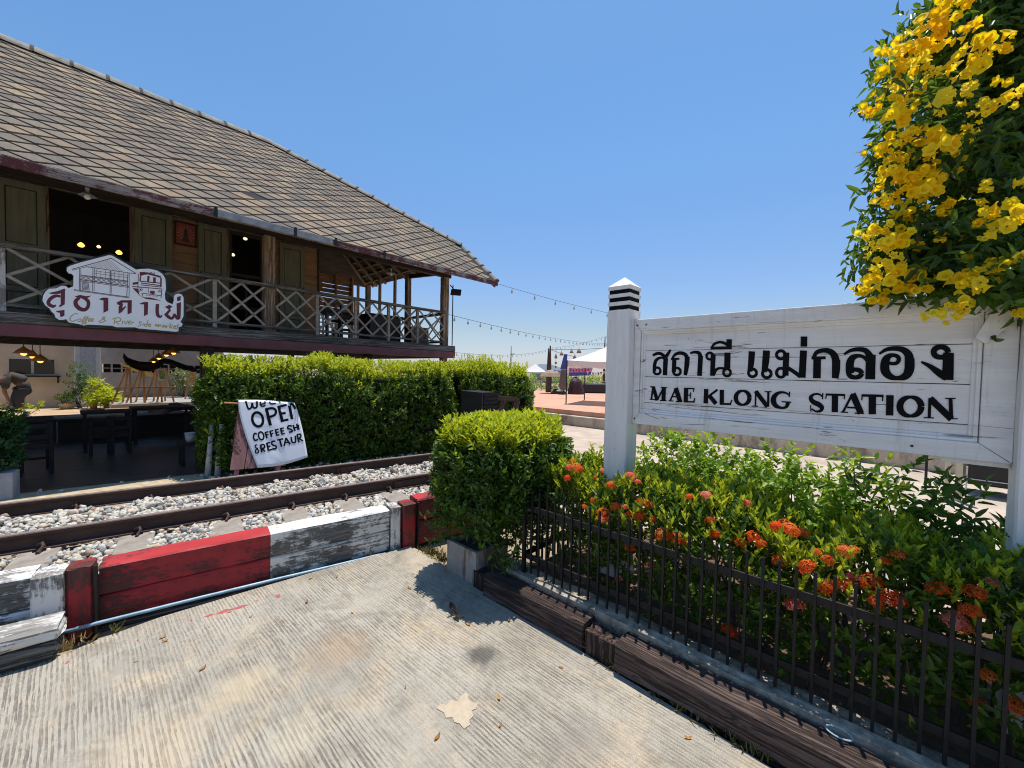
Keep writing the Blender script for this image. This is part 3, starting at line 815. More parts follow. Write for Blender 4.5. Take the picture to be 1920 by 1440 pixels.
T.stroke([(X + 950, 280, 26), (X + 1030, 230, 44), (X + 1130, 214, 56), (X + 1230, 228, 72), (X + 1298, 285, 100), (X + 1316, 370, 118)]); T.stroke([(X + 1316, 340, 120), (X + 1310, 470, 118), (X + 1262, 545, 92), (X + 1170, 570, 52), (X + 1085, 550, 78), (X + 1026, 490, 108), (X + 1018, 415, 110), (X + 1032, 350, 98), (X + 1070, 306, 64), (X + 1120, 294, 46), (X + 1172, 312, 52), (X + 1186, 350, 54), (X + 1160, 388, 46), (X + 1110, 396, 40), (X + 1060, 385, 40)])
T.ring(X + 1690, 258, 86, 62, 74, 58); T.stroke([(X + 1782, 265, 128), (X + 1778, 420, 136), (X + 1772, 592, 140)]); T.stroke([(X + 1455, 374, 26), (X + 1560, 428, 56), (X + 1670, 508, 86), (X + 1760, 566, 84)])
T.mb.part('thai_lettering', M_black, sign)
E_ = Letters(sign_proj(1200, 710, 6.4), 0, 0)
L = E_.line
L(156, 98, 136, 248, 22); L(115, 247, 182, 252, 13); L(122, 96, 168, 98, 13); L(158, 98, 206, 262, 42); L(206, 258, 282, 108, 20); L(286, 104, 281, 262, 50); L(252, 104, 326, 109, 13); L(238, 262, 318, 265, 13)
L(430, 112, 362, 266, 20); L(428, 112, 482, 278, 54); L(388, 215, 455, 219, 15); L(340, 267, 402, 269, 12); L(428, 274, 508, 277, 13)
L(553, 110, 548, 284, 52); L(530, 116, 655, 121, 16); L(648, 116, 640, 160, 12); L(565, 197, 606, 198, 14); L(607, 165, 602, 240, 13); L(528, 277, 656, 279, 18); L(655, 235, 646, 284, 16)
E_.mb.part('roman_lettering', M_black, sign); E_ = Letters(sign_proj(1200, 710, 6.4), 0, 0); L = E_.line
L(794, 124, 788, 298, 54); L(822, 212, 930, 132, 26); L(828, 200, 912, 302, 50)
L(982, 134, 980, 308, 52); L(958, 302, 1095, 306, 24); L(1104, 256, 1080, 308, 16)
E_.ring(1231, 230, 82, 84, 54, 24)
L(1390, 148, 1384, 332, 20); L(1338, 329, 1418, 333, 12); L(1388, 152, 1530, 338, 52); L(1540, 152, 1537, 338, 28); L(1494, 156, 1578, 156, 12)
E_.stroke([(1790, 196, 20), (1740, 168, 24), (1672, 168, 34), (1615, 210, 56), (1600, 268, 66), (1630, 325, 54), (1695, 350, 28), (1752, 340, 36), (1776, 288, 54)]); L(1700, 276, 1815, 284, 15); L(1796, 155, 1790, 222, 16)
O = 1920
E_.mb.part('roman_lettering', M_black, sign); E_ = Letters(sign_proj(1200, 710, 6.4), 0, 0); L = E_.line
L(O + 274, 172, O + 270, 248, 14); E_.stroke([(O + 268, 215, 18), (O + 225, 186, 22), (O + 165, 190, 28), (O + 128, 228, 48), (O + 155, 276, 58), (O + 222, 310, 62), (O + 262, 345, 54), (O + 245, 385, 38), (O + 190, 392, 22), (O + 138, 362, 20)]); L(O + 126, 318, O + 131, 398, 14)
L(O + 420, 185, O + 417, 402, 76); L(O + 308, 190, O + 542, 196, 26); L(O + 318, 188, O + 308, 242, 14); L(O + 536, 190, O + 530, 248, 14)
L(O + 630, 182, O + 514, 404, 28); L(O + 630, 182, O + 732, 418, 78); L(O + 565, 345, O + 690, 352, 20); L(O + 488, 402, O + 578, 405, 13); L(O + 655, 414, O + 772, 418, 14)
L(O + 868, 195, O + 867, 428, 88); L(O + 738, 201, O + 1002, 207, 30); L(O + 748, 195, O + 740, 260, 16); L(O + 996, 205, O + 990, 270, 16)
L(O + 1080, 198, O + 1075, 442, 90)
E_.ring(O + 1326, 335, 128, 114, 84, 34)
L(O + 1560, 232, O + 1550, 472, 38); L(O + 1485, 468, O + 1608, 472, 14); L(O + 1562, 240, O + 1818, 484, 82); L(O + 1806, 235, O + 1816, 486, 48); L(O + 1742, 238, O + 1868, 238, 14); L(O + 1820, 482, O + 1894, 482, 13)
E_.mb.part('roman_lettering', M_black, sign)
# ================================================================== WOODEN COFFEE HOUSE
M_wallw = wood('amber_plank_wall', (0.22, 0.125, 0.065), (0.36, 0.215, 0.115), 'x', 0.7, 0.4, 0.006, False, 9)
M_greyw = wood('grey_veranda_wood', (0.11, 0.10, 0.09), (0.32, 0.29, 0.26), 'x', 0.8, 0.7, 0.008)
M_greyz = wood('grey_veranda_post', (0.21, 0.15, 0.105), (0.50, 0.36, 0.25), 'z', 0.8, 0.7, 0.008)
M_lattice = wood('grey_lattice', (0.22, 0.185, 0.15), (0.46, 0.40, 0.34), 'x', 0.8, 0.3, 0.004, False, 10)
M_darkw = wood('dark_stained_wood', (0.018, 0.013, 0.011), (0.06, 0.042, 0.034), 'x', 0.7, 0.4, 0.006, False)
M_maroon = plain('maroon_steel_paint', (0.17, 0.042, 0.05), 0.5, 0.4, 5, 0.2, 60)
M_fasc = peel('fascia_paint', (0.10, 0.028, 0.030), (0.16, 0.14, 0.125), (0.30, 0.27, 0.24), 'x', 0.5, 0.75, 3, 0.4)
M_gutter = plain('zinc_gutter', (0.30, 0.31, 0.32), 0.55, 0.5, 6, 0.2, 40, 0.5, 0.3)
M_olive = wood('olive_green_leaf', (0.115, 0.12, 0.078), (0.20, 0.205, 0.14), 'z', 0.65, 0.3, 0.004, False, 12)
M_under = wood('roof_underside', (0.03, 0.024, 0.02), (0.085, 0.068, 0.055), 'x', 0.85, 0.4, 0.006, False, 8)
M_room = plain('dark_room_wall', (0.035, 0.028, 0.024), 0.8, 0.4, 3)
M_glass = G('dark_window_glass'); M_glass = M_glass.end((0.015, 0.016, 0.018), 0.08, None, 0.5)
house = thing('wooden_house', 'old two storey wooden coffee house with lozenge tiled roof and lattice veranda', 'house', FB, (2.0, 9.5, 0.25))
SL, SR = -3.4, 6.33
def hp(name, fn, mat, label=None, bevel=0, parent=None, smooth=False):
    b = MB(); fn(b); return b.part(name, mat, parent or house, label, bevel, smooth)
# floor structure
hp('floor_beam', lambda b: b.timber(SL, SR, 7.615, 7.72, 2.152, 2.292, 71, 0.004, 'x', 60, 4, 0.008), M_greyw)
hp('steel_beam', lambda b: b.box(SL, SR - 0.01, 7.60, 7.70, 1.998, 2.148), M_maroon, bevel=0.004)
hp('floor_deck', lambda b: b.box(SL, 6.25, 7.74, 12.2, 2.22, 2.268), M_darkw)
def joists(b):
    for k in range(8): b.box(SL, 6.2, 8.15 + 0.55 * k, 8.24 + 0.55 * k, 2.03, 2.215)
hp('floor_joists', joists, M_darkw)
hp('side_beam', lambda b: b.box(6.22, 6.32, 7.73, 12.2, 2.0, 2.29), M_maroon, bevel=0.004)
# ground floor columns
for s, o in ((-1.9, 7.78), (1.50, 7.78), (4.2, 7.85), (6.12, 7.8), (-1.9, 12.0), (2.25, 12.1), (4.2, 12.1), (6.12, 12.1)):
    hp('column', lambda b: b.box(s - 0.07, s + 0.07, o - 0.07, o + 0.07, 0.25, 2.05), M_darkw if s < 5 else M_greyz, bevel=0.006)
# veranda posts
for s0, s1, o in ((2.27, 2.44, 7.74), (6.06, 6.22, 7.74), (-1.95, -1.79, 7.74), (6.07, 6.19, 9.28), (6.07, 6.19, 11.40)):
    hp('post', lambda b: b.timber(s0, s1, o, o + 0.14, 2.27, 4.2 if o > 8 else 3.92, 72 + s0, 0.004, 'z', 24, 4, 0.008), M_greyz)
for o in (9.95, 10.75, 12.05): hp('stud', lambda b: b.box(6.10, 6.16, o, o + 0.07, 2.27, 4.3), M_wallw)
hp('stud', lambda b: b.box(6.10, 6.16, 12.6, 12.67, 2.27, 4.4), M_wallw)
hp('tie_beam', lambda b: b.beam((6.14, 9.3, 4.16), (6.14, 7.6, 4.03), 0.07, 0.10), M_darkw)
hp('wall_plate', lambda b: b.box(SL, 6.3, 7.76, 7.88, 3.93, 4.05), M_darkw)
# railing with diagonal lattice
RP = [-0.49, 1.572, 3.125, 3.862, 4.59, 5.31]
railing = hp('railing', lambda b: (b.timber(SL, 6.06, 7.665, 7.755, 3.045, 3.098, 75, 0.003, 'x', 50, 4, 0.006), b.timber(SL, 6.06, 7.69, 7.745, 2.355, 2.395, 76, 0.003, 'x', 50, 4, 0.006)), M_greyw)
M_wpost = peel('white_rail_post', (0.55, 0.53, 0.50), (0.12, 0.11, 0.10), (0.25, 0.23, 0.21), 'z', 0.45, 0.75, 4)
for s in RP: hp('rail_post', lambda b: b.box(s - 0.026, s + 0.026, 7.69, 7.745, 2.29, 3.04), M_wpost if s < 0 else M_lattice, bevel=0.003, parent=railing)
def lattice(sa, sb, n):
    z0, z1 = 2.395, 3.045
    w = (sb - sa) / n
    b = MB()
    for i in range(n):
        xa, xb = sa + i * w, sa + (i + 1) * w; xm = (xa + xb) / 2; zm = (z0 + z1) / 2
        q = (z1 - z0) / 4
        for (p, r_, o) in (((xa, z1), (xb, z0), 7.705), ((xa, zm), (xm, z1), 7.722), ((xm, z0), (xb, zm), 7.705), ((xa, zm), (xm, z0), 7.7055), ((xm, z1), (xb, zm), 7.7225), ((xa, z0), (xb, z1), 7.7235)):
            b.beam((p[0], o, p[1]), (r_[0], o, r_[1]), 0.034, 0.012, (0, 1, 0))
    b.part('lattice', M_lattice, railing)
for sa, sb in ((-3.3, -1.95), (-1.79, -0.52), (-0.46, 1.545), (1.60, 2.27), (2.44, 3.1), (3.15, 3.835), (3.89, 4.563), (4.617, 5.283), (5.337, 6.06)):
    lattice(sa, sb, 2 if sb - sa > 1.9 else 1)
# end railing along the right side and rear
hp('side_rail', lambda b: (b.box(6.1, 6.16, 7.9, 12.1, 3.03, 3.09), b.box(6.1, 6.16, 7.9, 12.1, 2.36, 2.4)), M_greyw)
def side_lat(b):
    for k in range(6):
        o = 7.9 + 0.7 * k
        b.beam((6.12, o, 2.4), (6.12, o + 0.7, 3.03), 0.014, 0.034, (1, 0, 0)); b.beam((6.135, o, 3.03), (6.135, o + 0.7, 2.4), 0.014, 0.034, (1, 0, 0))
hp('side_lattice', side_lat, M_lattice)
# front wall with planks
WO = 8.8
def planks(b, s0, s1, z0, z1, o=WO, t=0.03, h=0.165):
    z = z0; k = 0
    while z < z1 - 0.01:
        zz = min(z + h, z1)
        b.add([(s0, o - 0.006, z), (s1, o - 0.006, z), (s1, o + 0.004, zz - 0.004), (s0, o + 0.004, zz - 0.004), (s0, o + t, z), (s1, o + t, z), (s1, o + t, zz - 0.004), (s0, o + t, zz - 0.004)],
              [(0, 1, 2, 3), (5, 4, 7, 6), (1, 5, 6, 2), (4, 0, 3, 7), (3, 2, 6, 7), (4, 5, 1, 0)])
        z += h; k += 1
ZT = 4.17
def wall(b):
    for s0, s1 in ((SL, -1.45), (0.70, 1.975), (2.62, 3.56)): planks(b, s0, s1, 2.27, ZT)
    planks(b, SL, 3.56, ZT + 0.03, 4.85)
    planks(b, 2.6, 2.62, 2.27, ZT)
hp('plank_wall', wall, M_wallw)
hp('door_lintel', lambda b: b.box(SL, 3.56, WO - 0.03, WO + 0.05, ZT, ZT + 0.075), M_greyw, bevel=0.004)
hp('wall_end_board', lambda b: b.box(3.56, 3.60, WO - 0.02, WO + 0.09, 2.27, 4.85), M_darkw)
for s in (-0.16, 0.735, 1.985, 2.60): hp('door_jamb', lambda b: b.box(s - 0.025, s + 0.025, WO - 0.025, WO + 0.09, 2.27, ZT), M_greyz, bevel=0.003)
M_panelshade = plain('door_panel_shadow_line', (0.03, 0.03, 0.02), 0.9)  # dark strips round the door panels, painted in as their shadow lines
def door_leaf(s0, s1, o, ztop=4.135, handle=None):
    b = MB(); z0 = 2.30
    f = 0.075
    b.box(s0, s1, o, o + 0.016, z0, ztop)
    for q in ((s0, s0 + f, z0, ztop), (s1 - f, s1, z0, ztop)): b.box(q[0], q[1], o - 0.016, o, q[2], q[3])
    for za, zb_ in ((z0, z0 + 0.12), (2.66, 2.73), (3.22, 3.31), (ztop - 0.09, ztop)): b.box(s0 + f, s1 - f, o - 0.0155, o, za, zb_)
    b.cur = 1
    for za, zb_ in ((z0 + 0.12, 2.66), (2.73, 3.22), (3.31, ztop - 0.09)):
        x0_, x1_ = s0 + f, s1 - f
        for q in ((x0_, x1_, za, za + 0.012), (x0_, x1_, zb_ - 0.012, zb_), (x0_, x0_ + 0.012, za + 0.012, zb_ - 0.012), (x1_ - 0.012, x1_, za + 0.012, zb_ - 0.012)): b.box(q[0], q[1], o - 0.004, o, q[2], q[3])
    p = b.part('door_leaf', [M_olive, M_panelshade], house, None, 0)
    if handle:
        c = MB(); c.box(handle - 0.008, handle + 0.008, o - 0.032, o - 0.015, 3.18, 3.32); c.part('bolt', M_iron, p)
door_leaf(-0.60, -0.165, WO - 0.075, 4.145)
door_leaf(-1.10, -0.63, WO - 0.075, 4.145)
door_leaf(0.755, 1.205, WO - 0.06, 4.15)
door_leaf(1.555, 1.96, WO - 0.06, 4.15, 1.585)
door_leaf(2.83, 3.285, WO - 0.06, 4.13, 3.26)
# glazed door in the second opening
def glazed(b):
    for q in ((2.01, 2.06), (2.52, 2.575)): b.box(q[0], q[1], WO + 0.02, WO + 0.05, 2.28, ZT)
    for z in (2.28, 2.75, 3.35, 4.10): b.box(2.06, 2.52, WO + 0.021, WO + 0.049, z, z + 0.06)
    b.box(2.275, 2.305, WO + 0.022, WO + 0.048, 2.34, 3.35)
gd = hp('glazed_door', glazed, M_darkw)
# dark interior
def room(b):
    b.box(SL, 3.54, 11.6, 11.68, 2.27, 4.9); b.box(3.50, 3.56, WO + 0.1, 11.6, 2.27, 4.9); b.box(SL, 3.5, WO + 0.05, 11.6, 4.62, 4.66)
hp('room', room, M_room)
# breeze block screen at the back of the open veranda, with slats above it
M_cream = plain('cream_paint', (0.66, 0.62, 0.55), 0.85, 0.2, 4, 0.2, 40, 0.2)
def breeze(b):
    s0, z0, u = 4.35, 2.62, 0.13
    for i in range(8):
        for j in range(7):
            x, z = s0 + i * u, z0 + j * 0.115
            t = 0.03
            b.box(x, x + u, 11.6, 11.68, z, z + t); b.box(x, x + t, 11.601, 11.679, z + t, z + 0.115)
    b.box(s0, s0 + 8 * u, 11.6, 11.68, 2.27, z0 - 0.001)
hp('breeze_block_screen', breeze, M_cream)
def slats(b):
    for k in range(7): b.beam((3.75, 12.0, 3.62 + 0.11 * k), (5.0, 12.0, 3.60 + 0.11 * k), 0.02, 0.05)
hp('slat_screen', slats, M_wallw)

# ---------------------------------------------------------------- roof
EO, EZ, RO, RZ = 6.85, 3.845, 10.25, 6.68
KR = (RZ - EZ) / (RO - EO)
SLP = math.hypot(1, KR)
def rf(s, o, lift=0.0):          # point on the front slope, lifted along its normal
    return (s, o - lift * KR / SLP, EZ + KR * (o - EO) + lift / SLP)
RSL = -4.2
outline = [(RSL, EO), (6.95, EO), (6.90, 8.12), (3.10, RO), (RSL, RO)]
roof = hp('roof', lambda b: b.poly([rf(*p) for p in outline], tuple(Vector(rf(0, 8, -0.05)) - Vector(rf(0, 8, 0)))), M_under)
# rear and end slopes
def back(b):
    rear = 12.75; rz = 4.45
    b.poly([(RSL, RO, RZ), (3.1, RO, RZ), (6.85, rear, rz), (RSL, rear, rz)], (0, 0, -0.05))
    b.poly([(3.1, RO + 0.002, RZ), (6.90, 8.12, 4.90), (6.85, 8.2, 4.50), (6.85, rear - 0.002, rz + 0.03)], (0, 0, -0.05))
hp('roof_back', back, M_under, parent=roof)
def tile_mat():
    g = G('weathered_cement_tiles')
    geo = g.n('ShaderNodeNewGeometry')
    c = g.ramp(geo.outputs['Random Per Island'], [(0.0, (0.19, 0.18, 0.18)), (0.22, (0.27, 0.25, 0.22)), (0.5, (0.40, 0.36, 0.28)), (0.72, (0.36, 0.31, 0.265)), (0.85, (0.50, 0.38, 0.27)), (1.0, (0.54, 0.47, 0.34))])
    c = g.mix(g.ramp(g.noise(3.5, None, 6, 0.75), [(0.38, 0.0), (0.72, 0.6)]), c, (0.15, 0.14, 0.13))
    c = g.mix(g.ramp(g.noise(0.45, None, 4, 0.6), [(0.4, 0.0), (0.7, 0.45)]), c, (0.20, 0.19, 0.175))
    c = g.mix(1.0, c, (0.68, 0.62, 0.56), 'MULTIPLY')
    c = g.mix(g.ramp(g.noise(1.0, g.co((7, 0.7, 0.7)), 5, 0.7), [(0.5, 0.0), (0.7, 0.5)]), c, (0.10, 0.095, 0.085))
    f = g.noise(55, None, 5, 0.75)
    c = g.mix(g.ramp(f, [(0.52, 0.0), (0.76, 0.45)]), c, (0.42, 0.39, 0.33))
    return g.end(c, 0.9, g.bump(f, 0.4, 0.004), 0.2)
def inside(s, o):
    n = len(outline); r_ = False
    for i in range(n):
        a, b = outline[i], outline[i - 1]
        if (a[1] > o) != (b[1] > o) and s < (b[0] - a[0]) * (o - a[1]) / (b[1] - a[1]) + a[0]: r_ = not r_
    return r_
def tiles(b):
    DW, DH = 0.38, 0.265                # lozenge diagonals along eave and up the slope
    rows = int((RO - EO) * SLP / (DH / 2)) + 2
    g = 0.017
    for j in range(rows):
        t = j * DH / 2
        n = int((7.0 - RSL) / DW) + 2
        for i in range(n):
            s = RSL + i * DW + (DW / 2 if j % 2 else 0)
            q = []
            for ds, dt, lf in ((0, -DH / 2 + g * 0.8, 0.020), (DW / 2 - g * 1.15, 0, 0.010), (0, DH / 2 - g * 0.8, 0.003), (-DW / 2 + g * 1.15, 0, 0.010)):
                q.append((s + ds, EO + (t + dt) / SLP, lf))
            cut = [(min(max(a, RSL), 99), min(max(o, EO - 0.015), RO - 0.02), l) for a, o, l in q]
            if not all(inside(a - 0.02, min(max(o, EO + 0.001), RO - 0.021)) for a, o, l in cut): continue
            if max(c[1] for c in cut) - min(c[1] for c in cut) < 0.03: continue
            jz = random.uniform(-0.0015, 0.002); w = random.uniform(-0.003, 0.003)
            if random.random() < 0.012: w += random.uniform(-0.02, 0.02); jz += 0.006
            if random.random() < 0.003: continue
            top = [rf(a + w, o, l + jz) for a, o, l in cut]; bot = [rf(a + w, o, 0.0005) for a, o, l in cut]
            b.add(top + bot, [(0, 1, 2, 3), (1, 0, 4, 5), (0, 3, 7, 4)])
hp('roof_tiles', tiles, tile_mat(), parent=roof)
M_tilegap = plain('tile_gap_grout_shade', (0.014, 0.013, 0.015), 0.95, 0.4, 10)  # near-black gaps: dark grout plus tile edge shadow put into the colour
hp('tile_bed', lambda b: b.poly([rf(p[0] - 0.01 * (p[0] > 3), p[1], 0.0018) for p in outline], tuple(Vector(rf(0, 8, -0.0015)) - Vector(rf(0, 8, 0)))), M_tilegap, parent=roof)
M_cap = plain('ridge_cap_mortar', (0.30, 0.285, 0.24), 0.9, 0.5, 6, 0.5, 40, 0.2)
M_tilegap2 = plain('dark_cap_joint', (0.07, 0.065, 0.06), 0.9, 0.4, 10)
def caps(path, step, w, drop):
    (s0, o0, z0), (s1, o1, z1) = path
    L_ = math.dist(path[0], path[1]); n = max(1, int(L_ / step))
    d = (Vector(path[1]) - Vector(path[0])) / n
    for i in range(n):
        p = Vector(path[0]) + d * i
        b = MB()
        sd = d.cross(Vector((0, 0, 1))).normalized()
        up = sd.cross(d).normalized()
        pr = []
        for (k, lift) in ((0.0, 0.012), (1.03, 0.0)):
            for a in range(7):
                an = PI * a / 6
                pr.append(p + d * k + sd * (math.cos(an) * w) + up * (math.sin(an) * w * 0.45 + lift + drop * 0.25 - drop * abs(math.cos(an)) ** 1.3))
        b.add(pr, [(a, a + 1, a + 8, a + 7) for a in range(6)] + [tuple(range(7))[::-1], tuple(range(7, 14))])
        b.cur = 1
        q = [v - d * 0.02 + up * 0.007 for v in pr[:7]]; q2 = [v + d * 0.08 + up * 0.007 for v in pr[:7]]
        b.add(q + q2, [(a, a + 1, a + 8, a + 7) for a in range(6)] + [tuple(range(7))[::-1], tuple(range(7, 14))])
        b.part('ridge_cap', [M_cap, M_tilegap2], roof)
caps(((RSL, RO, RZ + 0.01), (3.12, RO, RZ + 0.01)), 0.42, 0.115, 0.085)
caps(((6.90, 8.14, 4.93), (3.14, RO, RZ)), 0.36, 0.11, 0.06)
caps(((6.95, EO, EZ + 0.01), (6.91, 8.10, 4.90)), 0.30, 0.07, 0.03)
fas = hp('fascia', lambda b: b.timber(RSL, 6.95, EO - 0.03, EO + 0.012, 3.738, 3.842, 77, 0.003, 'x', 60, 4, 0.004), M_fasc)
hp('gutter', lambda b: b.box(1.42, 3.0, EO - 0.055, EO - 0.033, 3.745, 3.845), M_gutter, bevel=0.004, parent=fas)
for s in (-0.9, 1.40, 2.42, 3.05, 3.95): hp('gutter_bracket', lambda b: b.box(s - 0.02, s + 0.02, EO - 0.064, EO - 0.056, 3.73, 3.87), M_iron, parent=fas)
hp('verge_board', lambda b: b.poly([rf(6.955, EO, -0.16), rf(6.955, EO, 0.0), rf(6.905, 8.1, 0.0), rf(6.905, 8.1, -0.16)], (0.03, 0, 0)), M_greyw, parent=fas)
def rafters(b):
    s = RSL + 0.3
    while s < 6.8:
        oo = min(RO - 0.1, 8.1 if s > 6.6 else RO - (s - 3.1) * 0.5 if s > 3.1 else RO)
        b.beam(rf(s, EO + 0.05, -0.09), rf(s, oo, -0.09), 0.045, 0.075); s += 0.55
    o = EO + 0.25
    while o < RO:
        b.beam(rf(RSL, o, -0.055), rf(6.85 if o < 8.1 else 6.85 - (o - 8.1) * 1.75, o, -0.055), 0.03, 0.015); o += 0.22
hp('rafters', rafters, M_under, parent=roof)
def end_rafters(b):
    A_, B_, C_ = Vector((3.1, 10.25, 6.55)), Vector((6.8, 8.3, 4.44)), Vector((6.8, 12.7, 4.38))
    for k in range(9): b.beam(A_, B_.lerp(C_, k / 8), 0.05, 0.08)
    for k in range(1, 16):
        f_ = k / 16 + 0.02
        b.beam(A_.lerp(B_, f_) + Vector((0, 0, 0.03)), A_.lerp(C_, f_) + Vector((0, 0, 0.03)), 0.045, 0.03)
    for k in range(14):
        b.beam((3.3 - 0.5 * k, 10.3, 6.52), (3.3 - 0.5 * k + (1.2 if k < 3 else 0), 12.7, 4.36), 0.05, 0.08)
hp('end_rafters', end_rafters, wood('pale_rafter', (0.10, 0.075, 0.055), (0.26, 0.20, 0.15), 'x', 0.85, 0.4, 0.006, False, 8), parent=roof)
def rear_wall(b):
    z = 2.3
    while z < 4.35:
        b.box(3.62, 4.36 if 2.5 < z < 3.2 else 5.95, 12.10, 12.12, z, z + 0.118); z += 0.135
    for s in (3.9, 4.4, 4.9, 5.4, 5.9): b.box(s, s + 0.06, 12.04, 12.098, 2.27, 4.5)
    b.beam((3.9, 12.03, 4.3), (4.9, 12.03, 3.3), 0.05, 0.03, (0, 1, 0))
hp('slatted_rear_wall', rear_wall, M_wallw)

# ---------------------------------------------------------------- shop sign of the coffee house
M_sgw = plain('white_sign_face', (0.90, 0.92, 0.93), 0.4, 0.05, 3)
M_sge = plain('dark_green_sign_edge', (0.012, 0.03, 0.028), 0.5, 0.2)
M_sgr = plain('maroon_sign_lettering', (0.13, 0.012, 0.030), 0.5, 0.1)
M_sgl = plain('sign_line_drawing', (0.07, 0.035, 0.06), 0.5, 0.1)
M_gold = plain('gold_script', (0.52, 0.36, 0.05), 0.5, 0.1)
SO = 7.50
ssign = thing('shop_sign', 'white cut-out coffee shop sign with maroon Thai letters hung on the veranda railing', 'sign', FB, (0.45, SO, 2.1))
def shop(zx, zy, k): return at_o(FB, SO - 0.0012 - 0.00015 * k, 70 + zx / 6.857, 470 + zy / 6.857)
out = [(380, 220), (420, 195), (560, 150), (900, 62), (930, 57), (965, 64), (1000, 85), (1150, 172), (1270, 245), (1330, 235), (1440, 232), (1540, 255), (1610, 300), (1645, 360), (1655, 480), (1640, 560), (1645, 630), (1670, 660), (1740, 690), (1755, 640), (1755, 590), (1775, 563), (1815, 552), (1855, 562), (1880, 600), (1880, 840), (1840, 918), (1870, 945), (1850, 975), (1815, 985), (1815, 1035), (1780, 1042), (1300, 1000), (1260, 985), (1020, 985), (960, 965), (650, 950), (600, 962), (540, 945), (400, 920), (370, 880), (330, 890), (280, 890), (235, 860), (215, 810), (180, 780), (160, 745), (100, 700), (65, 640), (75, 575), (110, 520), (150, 490), (240, 485), (310, 450), (370, 457), (400, 482), (462, 460), (465, 320), (440, 298), (400, 290), (378, 258)]
b = MB(); b.poly([at_o(FB, SO, 70 + x / 6.857, 470 + y / 6.857) for x, y in out], (0, 0.012, 0)); b.part('sign_face', M_sgw, ssign)
cx_, cy_ = 1000, 600
b = MB(); b.poly([at_o(FB, SO + 0.014, 70 + (cx_ + (x - cx_) * 1.028 + 6) / 6.857, 470 + (cy_ + (y - cy_) * 1.05 + 4) / 6.857) for x, y in out], (0, 0.035, 0)); b.part('sign_backing', M_sge, ssign)
for s in (-0.05, 0.95):
    b = MB(); b.tube([(s, SO + 0.05, 2.5), (s, 7.69, 2.5)], 0.012, 6); b.part('bracket', M_iron, ssign)
Z = Letters(shop, 0, 0)
P_ = Z.poly
P_([(140, 545), (255, 520), (300, 540), (290, 555), (190, 560)]); P_([(255, 522), (345, 488), (360, 492), (300, 548), (262, 548)])
P_([(300, 520), (358, 492), (352, 690), (290, 728), (275, 710), (300, 690)]); Z.stroke([(298, 590, 30), (235, 582, 40), (165, 622, 48), (142, 680, 48), (200, 716, 40), (238, 700, 20)])
P_([(240, 775), (350, 762), (348, 838), (296, 856), (290, 800), (250, 790)])
P_([(480, 588), (550, 568), (620, 585), (695, 578), (650, 606), (520, 608)])
Z.stroke([(545, 606, 34), (500, 640, 50), (494, 690, 56), (540, 742, 54), (605, 760, 46), (648, 725, 46), (656, 660, 46), (610, 612, 40), (560, 598, 26)])
P_([(790, 622), (850, 602), (912, 606), (912, 770), (850, 800), (850, 640), (820, 636)])
P_([(1020, 668), (1075, 638), (1215, 636), (1212, 795), (1160, 822), (1160, 668), (1090, 668), (1105, 690), (1070, 712), (1030, 690)]); P_([(1060, 705), (1100, 690), (1092, 740), (1140, 705), (1135, 730), (1085, 790), (1045, 812), (1045, 720)])
P_([(1310, 682), (1372, 658), (1424, 662), (1420, 818), (1372, 842), (1372, 690), (1335, 690)])
Z.stroke([(1545, 686, 44), (1540, 770, 44), (1550, 830, 42), (1582, 852, 26), (1602, 828, 14)])
P_([(1640, 722), (1700, 695), (1740, 722), (1705, 742), (1718, 770), (1668, 830), (1630, 822), (1690, 758)]); Z.stroke([(1650, 812, 44), (1690, 855, 40), (1735, 868, 34), (1766, 812, 30)]); Z.stroke([(1760, 815, 28), (1800, 868, 40), (1830, 850, 44)]); P_([(1790, 680), (1848, 662), (1842, 850), (1795, 872)]); P_([(1795, 600), (1845, 580), (1840, 640), (1800, 652)])
Z.mb.part('thai_lettering', M_sgr, ssign)
Z2 = Letters(shop, 0, 0)
ln = Z2.line
ln(445, 240, 950, 98, 9); ln(950, 98, 1270, 295, 9); ln(450, 252, 640, 205, 6); ln(640, 208, 1262, 298, 7); ln(545, 235, 540, 505, 8); ln(560, 235, 556, 505, 6); ln(715, 225, 712, 525, 8); ln(735, 225, 730, 525, 5); ln(940, 260, 935, 550, 8); ln(958, 262, 955, 552, 5); ln(1165, 290, 1150, 590, 8); ln(1182, 290, 1180, 595, 6)
ln(545, 372, 1180, 458, 10); ln(545, 388, 1180, 474, 6); ln(470, 500, 1180, 598, 8); ln(470, 512, 1180, 608, 5); ln(555, 312, 1165, 390, 7); ln(555, 322, 1165, 400, 5)
for k in range(9):
    xa = 560 + k * 66; ya = 322 + k * 8.3
    ln(xa, ya, xa + 62, ya + 52, 6); ln(xa, ya + 46, xa + 62, ya + 8, 6)
for k in range(7): ln(760 + k * 58, 240 + k * 7, 757 + k * 58, 338 + k * 8, 4)
for k in range(2): ln(730, 258 + 30 * k, 1165, 318 + 30 * k, 4)
for k in range(7): ln(585, 408 + 15 * k, 655, 414 + 15 * k, 6)
ln(575, 392, 580, 500, 6); ln(650, 400, 668, 515, 6)
for k in range(13):
    f_ = k / 13.0
    ln(640 + f_ * 310 - 10, 200 - f_ * 98, 640 + f_ * 500, 208 + f_ * 72, 3)
Z2.mb.part('house_drawing', M_sgl, ssign)
Z3 = Letters(shop, 0, 0)
P_ = Z3.poly; ln = Z3.line
